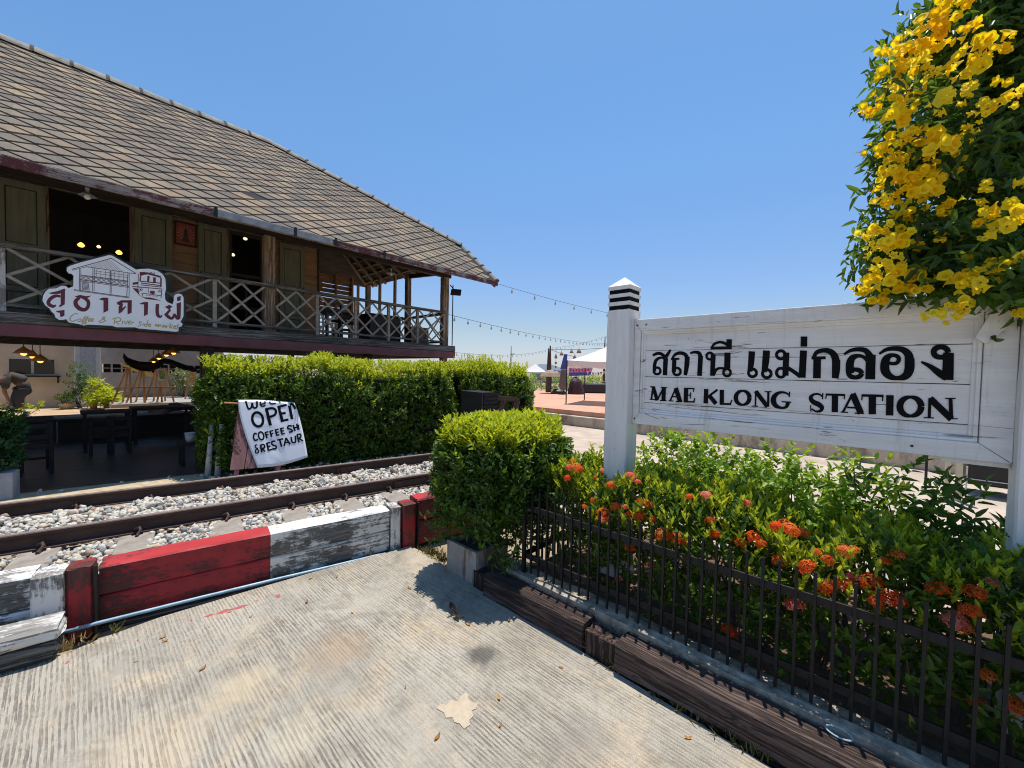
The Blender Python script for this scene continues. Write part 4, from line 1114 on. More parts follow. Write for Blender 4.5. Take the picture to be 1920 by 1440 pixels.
P_([(1315, 275), (1390, 272), (1400, 300), (1320, 330)]); P_([(1400, 274), (1590, 330), (1588, 350), (1400, 300)]); P_([(1316, 330), (1335, 330), (1330, 395), (1312, 395)]); P_([(1415, 325), (1445, 325), (1438, 400), (1412, 398)]); P_([(1490, 340), (1525, 345), (1522, 410), (1488, 406)]); P_([(1580, 350), (1600, 350), (1598, 470), (1580, 460)])
P_([(1325, 388), (1590, 412), (1590, 425), (1325, 400)]); ln(1330, 415, 1590, 450, 12); ln(1330, 440, 1590, 468, 10); ln(1220, 460, 1600, 492, 10)
P_([(1225, 480), (1300, 490), (1310, 560), (1350, 610), (1330, 590), (1260, 520)]); P_([(1225, 410), (1300, 400), (1300, 430), (1225, 440)]); ln(1300, 300, 1290, 540, 8); ln(1320, 460, 1320, 530, 8); ln(1430, 470, 1430, 540, 5); ln(1602, 490, 1590, 610, 9); ln(1345, 545, 1595, 580, 8); ln(1345, 545, 1360, 600, 8); P_([(1450, 515), (1510, 520), (1505, 560), (1450, 550)]); P_([(1355, 600), (1450, 602), (1540, 625), (1600, 650), (1540, 636), (1400, 622)])
for x, y in ((1395, 298), (1460, 290), (1495, 296), (1550, 328), (1340, 500), (1570, 522)): Z3.ring(x, y, 12, 10, 7)
for k in range(9): ln(1400 + 18 * k, 572 + 2 * k, 1408 + 18 * k, 573 + 2 * k, 9)
Z3.mb.part('train_drawing', M_sgr, ssign)
Z4 = Letters(shop, 0, 0); w = 10
def sc(pts, w=10): Z4.stroke([(x, y, w) for x, y in pts])
sc([(522, 815), (480, 812), (430, 850), (420, 890), (450, 908), (505, 888)], 12)
sc([(545, 875), (520, 890), (530, 912), (560, 905), (560, 880), (545, 875)])
for x in (590, 625): sc([(x - 20, 915), (x + 10, 860), (x + 28, 845), (x + 20, 870), (x - 15, 930), (x - 8, 945), (x + 10, 915)], 9)
for x in (670, 708): sc([(x - 15, 900), (x + 12, 885), (x + 5, 870), (x - 15, 885), (x - 10, 910), (x + 20, 902)], 9)
sc([(880, 900), (840, 868), (860, 850), (868, 868), (800, 905), (810, 925), (850, 915), (885, 890)])
sc([(1000, 878), (985, 945)], 12); sc([(965, 880), (1030, 862), (1075, 880), (1050, 910), (1000, 915)], 11); sc([(1010, 915), (1050, 950)], 9)
sc([(1100, 900), (1092, 945)]); sc([(1120, 905), (1135, 942), (1165, 900)]); sc([(1172, 925), (1200, 915), (1190, 902), (1172, 922), (1180, 945), (1210, 938)], 9); sc([(1222, 912), (1214, 948)], 9); sc([(1216, 930), (1245, 918)], 8)
sc([(1345, 915), (1310, 915), (1325, 940), (1320, 965), (1292, 972)]); sc([(1362, 930), (1355, 968)], 9); sc([(1410, 945), (1382, 945), (1380, 968), (1405, 966), (1425, 890)], 9); sc([(1428, 960), (1455, 950), (1446, 940), (1430, 955), (1436, 975), (1462, 970)], 9)
sc([(1510, 960), (1530, 945), (1525, 975), (1560, 948), (1555, 980), (1585, 952), (1590, 982)], 9); sc([(1640, 958), (1610, 965), (1620, 988), (1642, 965), (1650, 990)], 9); sc([(1665, 962), (1662, 992)], 9); sc([(1664, 975), (1690, 962)], 8); sc([(1712, 930), (1700, 998)], 9); sc([(1745, 960), (1708, 975), (1740, 1000)], 9); sc([(1758, 985), (1780, 975), (1768, 965), (1755, 985), (1765, 1002), (1788, 998)], 9); sc([(1810, 940), (1795, 1020)], 9); sc([(1785, 968), (1825, 962)], 8)
Z4.mb.part('gold_script', M_gold, ssign)

# poster, lamps, floodlight on the veranda
poster = thing('poster', 'red framed poster with sun rays and a dark bottle shape on the plank wall', 'poster', FB, (1.37, WO - 0.02, 3.7))
q = [at_o(FB, WO - 0.02, *p) for p in ((328, 412), (369, 422), (368, 465), (327, 457))]
b = MB(); b.poly(q, (0, 0.018, 0)); b.part('poster_frame', M_iron, poster)
c = [sum(p[k] for p in q) / 4 for k in range(3)]
b = MB(); b.poly([tuple(c[k] + (p[k] - c[k]) * 0.86 + (0, -0.003, 0)[k] for k in range(3)) for p in q]); b.part('print', plain('poster_red', (0.22, 0.045, 0.028), 0.6, 0.2), poster)
b = MB()
for k in range(14):
    a = 2 * PI * k / 14
    b.poly([(c[0] + 0.02 * math.cos(a), c[1] - 0.0045, c[2] + 0.02 * math.sin(a)), (c[0] + 0.12 * math.cos(a - .07), c[1] - 0.0045, c[2] + 0.12 * math.sin(a - .07)), (c[0] + 0.12 * math.cos(a + .07), c[1] - 0.0045, c[2] + 0.12 * math.sin(a + .07))])
b.part('sun_rays', plain('poster_ray', (0.36, 0.16, 0.08), 0.6, 0.1), poster)
b = MB(); b.lathe((c[0], c[1] - 0.012, c[2] - 0.13), [(0.045, 0), (0.045, 0.05), (0.025, 0.08), (0.03, 0.15), (0.018, 0.19), (0.02, 0.22)], 8)
b.v = [(v[0], c[1] - 0.006 + (v[1] - c[1] + 0.012) * 0.03, v[2]) for v in b.v]
b.part('bottle_shape', plain('poster_dark', (0.03, 0.02, 0.018), 0.6, 0.1), poster)
M_enam = plain('grey_blue_enamel', (0.30, 0.36, 0.40), 0.35, 0.2, 10)
M_bulbw = plain('unlit_bulb', (0.75, 0.72, 0.64), 0.25, 0.05)
def shade_lamp(p, r, label, hang=None, tilt=0):
    t = thing('porch_lamp', label, 'lamp', FB, p)
    b = MB(); b.lathe(p, [(0.02 * r / .09, 0.11), (0.024, 0.085), (0.016, 0.075), (0.02, 0.045), (r * 0.55, 0.022), (r, -0.005), (r * 0.97, -0.008), (r * 0.5, 0.015), (0.02, 0.03)], 18); b.part('lamp_shade', M_enam, t, smooth=True)
    b = MB(); b.lathe(p, [(0.012, 0.03), (0.022, 0.01), (0.034, -0.012), (0.033, -0.03), (0.02, -0.045), (0.004, -0.05)], 12); b.part('bulb', M_bulbw, t, smooth=True)
    b = MB(); b.tube([(p[0], p[1], p[2] + 0.10), (p[0], p[1], hang or p[2] + 0.25)], 0.007, 6); b.part('stem', M_iron, t)
shade_lamp((0.207, 7.5, 3.815), 0.085, 'enamel porch lamp hanging above the coffee shop sign', 4.3)
shade_lamp((5.05, 8.4, 3.90), 0.10, 'enamel lamp hanging under the eave of the open veranda', 4.9)
shade_lamp((5.70, 10.4, 3.98), 0.10, 'enamel lamp hanging deeper in the open veranda against the sky', 4.5)
M_warm = glow('warm_bulb', (1.0, 0.50, 0.08), 2.6)
M_warm2 = glow('warm_white_bulb', (1.0, 0.80, 0.45), 1.4)
def bulb(p, r, mat, label, zt):
    t = thing('pendant_lamp', label, 'lamp', FB, p, 'small lit lamps inside the dark coffee house')
    b = MB(); b.lathe(p, [(0.01, r), (r * 0.7, r * 0.6), (r, 0), (r * 0.6, -r * 0.55), (0.005, -r * 0.7)], 12); b.part('bulb', mat, t, smooth=True)
    b = MB(); b.tube([(p[0], p[1], p[2] + r * 0.8), (p[0], p[1], zt)], 0.004, 5); b.part('cord', M_iron, t)
bulb((0.193, 9.8, 3.633), 0.045, M_warm, 'orange lit lamp inside the dark doorway, left one above the shop sign', 4.6)
bulb((0.396, 9.8, 3.655), 0.028, M_warm2, 'small pale lit lamp between two orange ones in the dark doorway', 4.6)
bulb((0.641, 9.8, 3.613), 0.045, M_warm, 'orange lit lamp in the dark doorway, beside the olive door leaf', 4.6)
bulb((2.308, 9.8, 3.95), 0.035, M_warm2, 'pale lit lamp low behind the glazed door', 4.6)
bulb((2.522, 9.8, 4.33), 0.04, M_warm2, 'pale lit lamp high behind the glazed door', 4.6)
fl = thing('floodlight', 'black floodlight on the corner post of the veranda', 'floodlight', FB, (6.28, 7.6, 3.55))
b = MB(); b.poly([(6.16, 7.58, 3.49), (6.40, 7.52, 3.50), (6.45, 7.55, 3.66), (6.21, 7.60, 3.645)], (0, 0.05, 0.0)); b.part('lamp_head', M_iron, fl, bevel=0.006)
b = MB(); b.beam((6.2, 7.68, 3.74), (6.3, 7.60, 3.6), 0.02, 0.02); b.part('bracket', M_iron, fl)
b = MB(); b.tube([(6.27, 7.66, 2.3), (6.27, 7.66, 3.75)], 0.012, 8); b.solo('downpipe', M_iron, FB, (6.27, 7.66, 2.3), 'thin dark pipe standing beside the veranda corner post', 'pipe')
# things standing on the open veranda
def table(name, label, cat, s, o, w, d, zt, zf, mat, fr=FB, fold=0.05, top=0.035, group=None):
    t = thing(name, label, cat, fr, (s, o, zf), group)
    b = MB(); b.box(s - w / 2, s + w / 2, o - d / 2, o + d / 2, zt - top, zt); b.part('table_top', mat, t, bevel=0.004)
    for a in (-1, 1):
        for c_ in (-1, 1):
            b = MB(); x, y = s + a * (w / 2 - fold), o + c_ * (d / 2 - fold)
            b.box(x - 0.02, x + 0.02, y - 0.02, y + 0.02, zf, zt - top); b.part('leg', mat, t)
    return t
def chair(name, label, s, o, rot, zf, mat, fr=FB, hs=0.44, hb=0.88, group=None, w=0.4):
    t = thing(name, label, 'chair', fr, (s, o, zf), group)
    t.rotation_euler = (0, 0, fr.a + rot)
    def pt(b, nm): return b.part(nm, mat, t, bevel=0.003)
    h = w / 2
    b = MB(); b.box(s - h, s + h, o - h, o + h, zf + hs - 0.03, zf + hs); pt(b, 'seat')
    for a in (-1, 1):
        b = MB(); b.box(s + a * h - 0.018, s + a * h + 0.018, o - h - 0.018, o - h + 0.018, zf, zf + hs - 0.03); pt(b, 'leg')
        b = MB(); b.beam((s + a * h, o + h, zf), (s + a * h, o + h + 0.05, zf + hb), 0.036, 0.036, (0, 1, 0)); pt(b, 'leg')
    b = MB()
    for z in (hb - 0.08, hb - 0.22, hb - 0.34): b.box(s - h, s + h, o + h + 0.01, o + h + 0.04, zf + z, zf + z + 0.06)
    pt(b, 'backrest')
    b = MB(); b.box(s - h, s + h, o - h - 0.01, o - h + 0.01, zf + 0.16, zf + 0.19); pt(b, 'stretcher')
    return t
M_blackw = plain('black_stained_furniture', (0.014, 0.012, 0.012), 0.5, 0.4, 8)
table('veranda_table', 'black table on the open veranda, its top seen through the lattice', 'table', 4.3, 9.4, 1.5, 0.8, 2.98, 2.27, M_blackw)
chair('veranda_chair', 'black chair at the veranda table near the breeze block screen', 3.95, 8.5, 0.3, 2.27, M_blackw)
chair('veranda_chair', 'black chair standing behind the veranda table near the open corner', 4.85, 10.3, 3.0, 2.27, M_blackw)
cab = thing('cabinet', 'low dark cabinet behind the lattice at the open veranda corner', 'cabinet', FB, (5.05, 8.8, 2.27))
b = MB(); b.box(4.62, 5.42, 8.55, 9.0, 2.32, 2.92); b.part('cabinet_body', M_blackw, cab, bevel=0.006)
b = MB(); b.box(4.58, 5.46, 8.5, 9.04, 2.922, 2.955); b.part('cabinet_top', M_darkw, cab, bevel=0.004)
for s in (4.66, 5.38):
    b = MB(); b.box(s - 0.03, s + 0.03, 8.6, 8.95, 2.27, 2.318); b.part('foot', M_blackw, cab)
crate = thing('grey_board_crate', 'grey upright board crate behind the lattice next to the corner post', 'crate', FB, (5.75, 8.3, 2.27))
for k in range(5):
    b = MB(); b.box(5.48 + 0.1 * k, 5.572 + 0.1 * k, 8.2, 8.22, 2.275, 2.72); b.part('board', M_greyz, crate)
b = MB(); b.box(5.48, 5.98, 8.222, 8.5, 2.272, 2.70); b.part('crate_body', M_darkw, crate)
# ================================================================== UNDER AND BEHIND THE HOUSE
M_patio = wood('dark_polished_floor', (0.055, 0.043, 0.037), (0.15, 0.12, 0.10), 'x', 0.4, 0.3, 0.003, False, 6)
mb = MB(); mb.box(-7, 4.4, 6.68, 13.6, -0.1, 0.25)
mb.solo('patio', M_patio, FT, (0, 0, 0), kind='structure')
mb = MB(); mb.box(-6, 0.02, 6.62, 6.679, 0.0, 0.262)
mb.solo('patio_edge', M_kerb, FT, (0, 0, 0), kind='structure')
M_yard = plain('lit_yard_sand', (0.50, 0.36, 0.24), 0.95, 0.3, 3, 0.3, 30, 0.1)
mb = MB(); mb.box(-9, 3.6, 12.32, 30, -0.1, 0.60)
mb.solo('yard', M_yard, FB, (0, 0, 0), kind='structure')
mb = MB(); mb.box(-0.50, 1.25, 12.26, 12.319, 0.25, 0.635); mb.box(-0.56, -0.501, 12.26, 12.8, 0.25, 0.72)
mb.solo('kerb', plain('white_edge_paint', (0.62, 0.58, 0.52), 0.8, 0.3, 9), FB, (0, 12.3, 0.25), kind='structure')
ct = thing('wooden_counter', 'long dark wooden counter at the back of the shaded patio', 'counter', FB, (0.8, 11.2, 0.25))
b = MB(); b.box(-2.2, 2.0, 11.0, 11.4, 0.62, 0.665); b.part('counter_top', M_darkw, ct, bevel=0.004)
for k in range(4):
    b = MB(); b.box(-2.2 + 1.05 * k, -1.17 + 1.05 * k, 11.05, 11.09, 0.25, 0.615); b.part('front_panel', M_darkw, ct, bevel=0.004)
# tables, benches and chairs on the patio
table('patio_table', 'dark table beside the potted bush at the patio edge', 'table', -0.42, 8.6, 0.6, 0.5, 0.93, 0.25, M_darkw)
table('patio_table', 'dark table deeper in the patio behind two small wooden chairs', 'table', 0.47, 9.75, 0.62, 0.5, 0.9, 0.25, M_darkw)
chair('patio_chair', 'small dark slatted chair near the potted bush at the patio edge', -0.26, 8.08, PI, 0.25, M_darkw, hs=0.40, hb=0.68, w=0.26)
chair('patio_chair', 'small dark slatted chair in the patio, first of the close pair', 0.36, 9.15, PI, 0.25, M_darkw, hs=0.36, hb=0.62, w=0.2)
chair('patio_chair', 'small dark slatted chair in the patio, second of the close pair', 0.60, 9.1, PI, 0.25, M_darkw, hs=0.36, hb=0.62, w=0.2)
table('patio_table', 'dark table standing near the counter at the back of the patio', 'table', 1.25, 10.2, 0.9, 0.6, 0.9, 0.25, M_darkw)
st = table('stool', 'small dark stool carrying the white flower pot', 'stool', 1.22, 7.42, 0.30, 0.30, 0.585, 0.25, M_darkw)
pot = thing('flower_pot', 'white flower pot with dark sprigs on the small stool', 'flower pot', FB, (1.22, 7.42, 0.587))
b = MB(); b.lathe((1.22, 7.42, 0.587), [(0.05, 0), (0.062, 0.06), (0.072, 0.125), (0.078, 0.13), (0.07, 0.128), (0.06, 0.11)], 18); b.part('pot', plain('white_pot', (0.6, 0.6, 0.62), 0.5, 0.1), pot, smooth=True)
# lamps hanging under the floor
M_amber = plain('amber_lamp_shade', (0.40, 0.17, 0.03), 0.5, 0.3)
def cone_lamp(p, r, label):
    t = thing('pendant_lamp', label, 'lamp', FB, p, 'lit cone lamps hanging under the house floor')
    b = MB(); b.lathe(p, [(0.012, 0.09), (0.02, 0.075), (r * 0.55, 0.045), (r, -0.005), (r * 0.96, -0.006), (r * 0.5, 0.036)], 16); b.part('lamp_shade', M_amber, t, smooth=True)
    b = MB(); b.lathe(p, [(0.01, 0.035), (0.028, 0.01), (0.03, -0.012), (0.018, -0.028), (0.004, -0.032)], 12); b.part('bulb', M_warm, t, smooth=True)
    b = MB(); b.tube([(p[0], p[1], p[2] + 0.085), (p[0], p[1], 2.03)], 0.005, 5); b.part('cord', M_iron, t)
cone_lamp((-0.37, 8.45, 1.815), 0.10, 'lit amber lamp under the floor, highest of the three by the rear window')
cone_lamp((-0.33, 9.5, 1.786), 0.07, 'small lit amber lamp between two others by the rear window')
cone_lamp((-0.235, 8.75, 1.72), 0.10, 'lit amber lamp lowest of the three by the rear window')
cone_lamp((1.20, 8.6, 1.90), 0.10, 'largest lit amber lamp of the row above the easels')
cone_lamp((1.224, 9.5, 1.88), 0.09, 'lit amber lamp second in the row above the easels')
cone_lamp((1.25, 10.6, 1.832), 0.09, 'lit amber lamp third in the row above the easels')
cone_lamp((1.26, 11.4, 1.768), 0.09, 'lit amber lamp last and lowest in the row above the black drape')
# black drape
dr = [at_o(FB, 11.6, x, y) for x, y in ((231, 668), (236, 680), (246, 688), (262, 694), (281, 696), (298, 690), (308, 681), (318, 683), (335, 689), (352, 694), (369, 698))]
dt = [at_o(FB, 11.6, x, y) for x, y in ((231, 664), (238, 672), (248, 676), (262, 680), (281, 681), (296, 678), (308, 674), (320, 676), (336, 682), (352, 688), (369, 692))]
mb = MB()
for k in range(len(dr)):
    w_ = 0.03 * math.sin(k * 2.1)
    mb.v += [(dt[k][0], 11.6 + w_, dt[k][2] + 0.02), (dr[k][0], 11.55 - w_, (dt[k][2] + dr[k][2]) / 2), (dr[k][0], 11.62 + w_, dr[k][2])]
for k in range(len(dr) - 1):
    for j in (0, 1):
        mb.f.append([3 * k + j, 3 * k + j + 1, 3 * k + 4 + j, 3 * k + 3 + j]); mb.mi.append(0)
o_ = mb.solo('drape', plain('black_cloth', (0.015, 0.015, 0.018), 0.9, 0.3), FB, (1.3, 11.6, 1.7), 'black cloth drape sagging in two swags above the easels', 'drape', smooth=True)
sd = o_.modifiers.new('thickness', 'SOLIDIFY'); sd.thickness = 0.012
# rear building with window, printed column and vent wall
bk = thing('cream_building', 'cream plastered building with a dark two pane window behind the patio', 'building', FB, (-1.5, 15, 0.6))
W_O = 14.95
b = MB()
b.box(-7, -0.90, W_O, 15.2, 0.5, 3.6); b.box(0.15, 0.155, W_O, 15.2, 0.5, 3.6); b.box(-0.90, -0.15, W_O, 15.2, 0.5, 1.38); b.box(-0.90, -0.15, W_O, 15.2, 1.79, 3.6); b.box(-0.15, 0.15, W_O, 15.2, 0.5, 3.6)
M_plaster = plain('cream_plaster', (0.74, 0.62, 0.49), 0.9, 0.15, 2.5, 0.25, 45, 0.15)
b.part('wall', M_plaster, bk)
b = MB(); 
for q in ((-0.90, -0.875, 1.38, 1.79), (-0.175, -0.15, 1.38, 1.79), (-0.545, -0.50, 1.38, 1.79), (-0.875, -0.175, 1.38, 1.41), (-0.875, -0.175, 1.765, 1.79)): b.box(q[0], q[1], W_O - 0.01, W_O + 0.06, q[2], q[3])
wn = b.part('window', M_cream, bk)
b = MB(); b.box(-0.875, -0.175, W_O + 0.03, W_O + 0.04, 1.405, 1.77); b.part('pane', M_glass, wn)
b = MB(); b.box(-0.95, -0.08, W_O - 0.12, W_O - 0.001, 1.345, 1.375); b.beam((-0.12, W_O - 0.11, 1.34), (-0.12, W_O - 0.01, 1.20), 0.03, 0.03); b.part('window_shelf', M_darkw, bk)
def mat_swirl():
    g = G('blue_scroll_print')
    v = g.noise(7, None, 3, 0.6, 2.5)
    lines = g.math('ABSOLUTE', g.math('SINE', g.math('MULTIPLY', v, 46.0)))
    msk = g.ramp(lines, [(0.30, 1.0), (0.52, 0.0)])
    return g.end(g.mix(msk, (0.62, 0.66, 0.74), (0.05, 0.08, 0.20)), 0.7)
pc = thing('printed_column', 'white column printed with blue scrolls behind the tall thin shrub', 'column', FB, (0.4, 14.9, 0.6))
b = MB(); b.box(0.16, 0.62, 14.85, 15.25, 0.5, 3.4); b.part('shaft', plain('column_white', (0.68, 0.70, 0.76), 0.7, 0.1), pc, bevel=0.01)
b = MB(); b.box(0.25, 0.53, 14.838, 14.848, 0.9, 3.3); b.part('scroll_panel', mat_swirl(), pc)
vw = thing('vent_block_wall', 'grey rendered wall with a band of square vent blocks behind the easels', 'wall', FB, (1.5, 15.6, 0.6))
b = MB(); b.box(0.64, 3.4, 15.55, 15.7, 0.5, 1.46); b.box(0.64, 3.4, 15.55, 15.7, 1.69, 3.2)
for k in range(14):
    b.box(0.64 + k * 0.2, 0.675 + k * 0.2, 15.551, 15.699, 1.461, 1.689)
b.box(0.64, 3.4, 15.565, 15.69, 1.565, 1.585)
b.part('wall', plain('grey_render', (0.36, 0.32, 0.29), 0.9, 0.25, 3), vw)
b = MB(); b.box(0.7, 3.38, 15.70, 15.72, 1.4, 1.72); b.part('backing', M_room, vw)
# platform with easels
pf = thing('step_platform', 'grey concrete step platform with a lit plank edge in front of the easels', 'platform', FB, (1.7, 13.4, 0.6))
b = MB(); b.box(0.70, 3.5, 12.95, 15.5, 0.602, 0.77); b.part('platform_slab', plain('grey_step', (0.36, 0.34, 0.31), 0.9, 0.4, 6), pf, bevel=0.01)
b = MB(); b.box(0.58, 1.52, 12.36, 12.7, 0.602, 0.70); b.part('plank_step', wood('pale_plank', (0.35, 0.2, 0.13), (0.6, 0.42, 0.3), 'x'), pf, bevel=0.005)
M_pine = wood('orange_pine', (0.38, 0.17, 0.065), (0.62, 0.33, 0.14), 'z', 0.6, 0.3, 0.004, False, 10)
def easel(s, o, label, lean=0.12):
    t = thing('easel', label, 'easel', FB, (s, o, 0.772), 'pine easels on the step platform')
    for (a, c_) in (((s - 0.16, o, 0.772), (s - 0.02 + lean, o + 0.12, 1.62)), ((s + 0.16, o, 0.772), (s + 0.02 + lean, o + 0.12, 1.62)), ((s + 0.05, o + 0.45, 0.772), (s + lean, o + 0.14, 1.60))):
        b = MB(); b.beam(a, c_, 0.035, 0.03, (0, 1, 0)); b.part('leg', M_pine, t)
    b = MB(); b.box(s - 0.12, s + 0.20, o + 0.02, o + 0.06, 1.12, 1.15); b.part('canvas_ledge', M_pine, t)
    return t
easel(0.88, 13.1, 'leaning pine easel nearest the leafy yellow plant', 0.13)
easel(1.13, 13.25, 'pine easel second from the leafy yellow plant', 0.14)
easel(1.44, 13.1, 'pine easel third from the leafy yellow plant, beside the painting', 0.10)
easel(1.66, 13.05, 'pine easel holding the small green and yellow painting', 0.0)
easel(2.35, 14.0, 'pine easel farthest along, before the pink building', 0.02)
pn = thing('painting', 'small white framed painting of green and yellow on the pine easel', 'painting', FB, (1.68, 12.98, 1.3))
q = [at_o(FB, 13.0, x, y) for x, y in ((294, 691), (309, 692), (313, 713), (299, 714))]
b = MB(); b.poly(q, (0, 0.02, 0)); b.part('canvas', plain('painting_white', (0.75, 0.76, 0.74), 0.6, 0.05), pn)
def mat_painting():
    g = G('painted_daubs'); n = g.noise(9, None, 3, 0.6)
    return g.end(g.ramp(n, [(0.35, (0.06, 0.35, 0.28)), (0.5, (0.35, 0.5, 0.12)), (0.62, (0.7, 0.55, 0.08))]), 0.6)
c = [sum(p[k] for p in q) / 4 for k in range(3)]
b = MB(); b.poly([tuple(c[k] + (p[k] - c[k]) * 0.72 + (0, -0.004, 0)[k] for k in range(3)) for p in q]); b.part('picture', mat_painting(), pn)
for k in range(3):
    mb = MB(); mb.beam((0.95 + 0.05 * k, 14.2 + 0.1 * k, 1.70 - 0.05 * k), (1.75, 14.4, 1.38 - 0.05 * k), 0.05, 0.03)
    mb.solo('yellow_plank', plain('yellow_plank', (0.62, 0.45, 0.12), 0.6, 0.2), FB, (1.3, 14.3, 1.4), ('yellow plank leaning behind the easels, topmost of three', 'yellow plank leaning behind the easels, in the middle of three', 'yellow plank leaning behind the easels, lowest of three')[k], 'plank', 'yellow planks leaning behind the easels')
pk = thing('pink_building', 'pink building corner with pale shutters behind the last easel', 'building', FB, (3.0, 17, 0.6))
b = MB(); b.box(2.75, 3.45, 17, 19, 0.5, 4.2); b.part('wall', plain('pink_plaster', (0.42, 0.15, 0.17), 0.9, 0.2), pk)
b = MB(); b.box(2.78, 3.1, 16.97, 16.999, 1.0, 1.9); b.part('shutter', M_cream, pk)
# maroon folded parasol lying at the end of the counter
q = [at_o(FB, 11.0, x, y) for x, y in ((303, 776), (308, 766), (318, 757), (332, 753), (350, 757), (364, 763), (376, 776))]
mb = MB()
n = len(q)
for k in range(5):
    f_ = k / 4
    for p in q: mb.v.append((p[0], 10.75 + 0.5 * f_, 0.66 + (p[2] - 0.66) * math.sin(PI * (0.12 + 0.76 * f_)) + 0.02 * math.sin(p[0] * 30 + k)))
for k in range(4):
    for j in range(n - 1): mb.f.append([k * n + j, k * n + j + 1, (k + 1) * n + j + 1, (k + 1) * n + j]); mb.mi.append(0)
mb.solo('cloth_cover', plain('maroon_cloth', (0.10, 0.022, 0.04), 0.8, 0.3), FB, (1.7, 11, 0.66), 'maroon cloth cover heaped at the end of the dark counter', 'cloth', smooth=True)
# person bending down in front of the cream wall
def person():
    t = thing('person', 'person bending forward in a brown top and dark trousers by the cream wall', 'person', FB, (-0.72, 14.2, 0.6))
    def skin(name, V, E, rad, mat, sub=2):
        me = bpy.data.meshes.new(name); og = ORG[t][1]
        me.from_pydata([(p[0] - og[0], p[1] - og[1], p[2] - og[2]) for p in V], E, [])
        o = put(name, me, mat, t)
        md = o.modifiers.new('skin', 'SKIN'); md.use_smooth_shade = True
        for i, r_ in enumerate(rad): me.skin_vertices[0].data[i].radius = (r_, r_)
        me.skin_vertices[0].data[0].use_root = True
        s_ = o.modifiers.new('sub', 'SUBSURF'); s_.levels = sub; s_.render_levels = sub
        return o
    y = 14.2
    V = [(-0.60, y, 1.20), (-0.69, y, 1.31), (-0.80, y, 1.345), (-0.89, y, 1.31), (-0.945, y, 1.26), (-0.985, y, 1.225), (-1.03, y, 1.185),
         (-0.62, y - 0.07, 1.10), (-0.70, y - 0.085, 0.88), (-0.655, y - 0.09, 0.67), (-0.73, y - 0.09, 0.625),
         (-0.64, y + 0.07, 1.10), (-0.76, y + 0.085, 0.88), (-0.745, y + 0.09, 0.67), (-0.82, y + 0.09, 0.625),
         (-0.86, y - 0.14, 1.27), (-0.89, y - 0.15, 1.06), (-0.845, y - 0.13, 0.88), (-0.83, y - 0.12, 0.81),
         (-0.87, y + 0.14, 1.27), (-0.92, y + 0.15, 1.06), (-0.87, y + 0.13, 0.88), (-0.855, y + 0.12, 0.81)]
    E = [(0, 1), (1, 2), (2, 3), (3, 4), (4, 5), (5, 6), (0, 7), (7, 8), (8, 9), (9, 10), (0, 11), (11, 12), (12, 13), (13, 14), (3, 15), (15, 16), (16, 17), (17, 18), (3, 19), (19, 20), (20, 21), (21, 22)]
    rad = [0.115, 0.10, 0.105, 0.095, 0.045, 0.075, 0.06, 0.085, 0.055, 0.035, 0.03, 0.085, 0.055, 0.035, 0.03, 0.045, 0.033, 0.025, 0.02, 0.045, 0.033, 0.025, 0.02]
    skin('body', V, E, rad, plain('person_skin', (0.20, 0.11, 0.07), 0.6, 0.1))
    skin('top', [(-0.63, y, 1.23), (-0.69, y, 1.31), (-0.80, y, 1.345), (-0.885, y, 1.31), (-0.86, y - 0.14, 1.27), (-0.885, y - 0.15, 1.09), (-0.87, y + 0.14, 1.27), (-0.915, y + 0.15, 1.09)], [(0, 1), (1, 2), (2, 3), (3, 4), (4, 5), (3, 6), (6, 7)], [0.15, 0.14, 0.14, 0.125, 0.072, 0.06, 0.072, 0.06], plain('brown_top', (0.055, 0.045, 0.04), 0.8, 0.2))
    skin('trousers', [(-0.615, y, 1.19), (-0.62, y - 0.07, 1.10), (-0.70, y - 0.085, 0.88), (-0.657, y - 0.09, 0.68), (-0.64, y + 0.07, 1.10), (-0.76, y + 0.085, 0.88), (-0.747, y + 0.09, 0.68), (-0.66, y, 1.27)], [(0, 1), (1, 2), (2, 3), (0, 4), (4, 5), (5, 6), (0, 7)], [0.15, 0.118, 0.085, 0.066, 0.118, 0.085, 0.066, 0.14], plain('dark_trousers', (0.03, 0.032, 0.042), 0.8, 0.2))
    skin('hair', [(-0.965, y, 1.265), (-1.02, y, 1.225), (-1.045, y, 1.19)], [(0, 1), (1, 2)], [0.06, 0.075, 0.05], plain('black_hair', (0.012, 0.010, 0.009), 0.6, 0.2))
    for sd in (-1, 1):
        for f_ in range(4):
            bx, by, bz = (-0.83 + 0.012 * f_, y + sd * 0.125 + 0.008 * (f_ - 1.5), 0.80)
            skin('finger', [(bx, by, bz), (bx - 0.004, by, bz - 0.03), (bx - 0.016, by, bz - 0.055 + 0.006 * abs(f_ - 1.5))], [(0, 1), (1, 2)], [0.008, 0.007, 0.006], bpy.data.materials['person_skin'], 1)
        skin('thumb', [(-0.845, y + sd * 0.12, 0.815), (-0.868, y + sd * 0.115, 0.79), (-0.872, y + sd * 0.112, 0.772)], [(0, 1), (1, 2)], [0.009, 0.008, 0.006], bpy.data.materials['person_skin'], 1)
        skin('shoe', [(-0.65 - 0.045 * (sd + 1), y + sd * 0.09, 0.632), (-0.75 - 0.045 * (sd + 1), y + sd * 0.09, 0.622)], [(0, 1)], [0.036, 0.028], M_blackw, 2)
person()

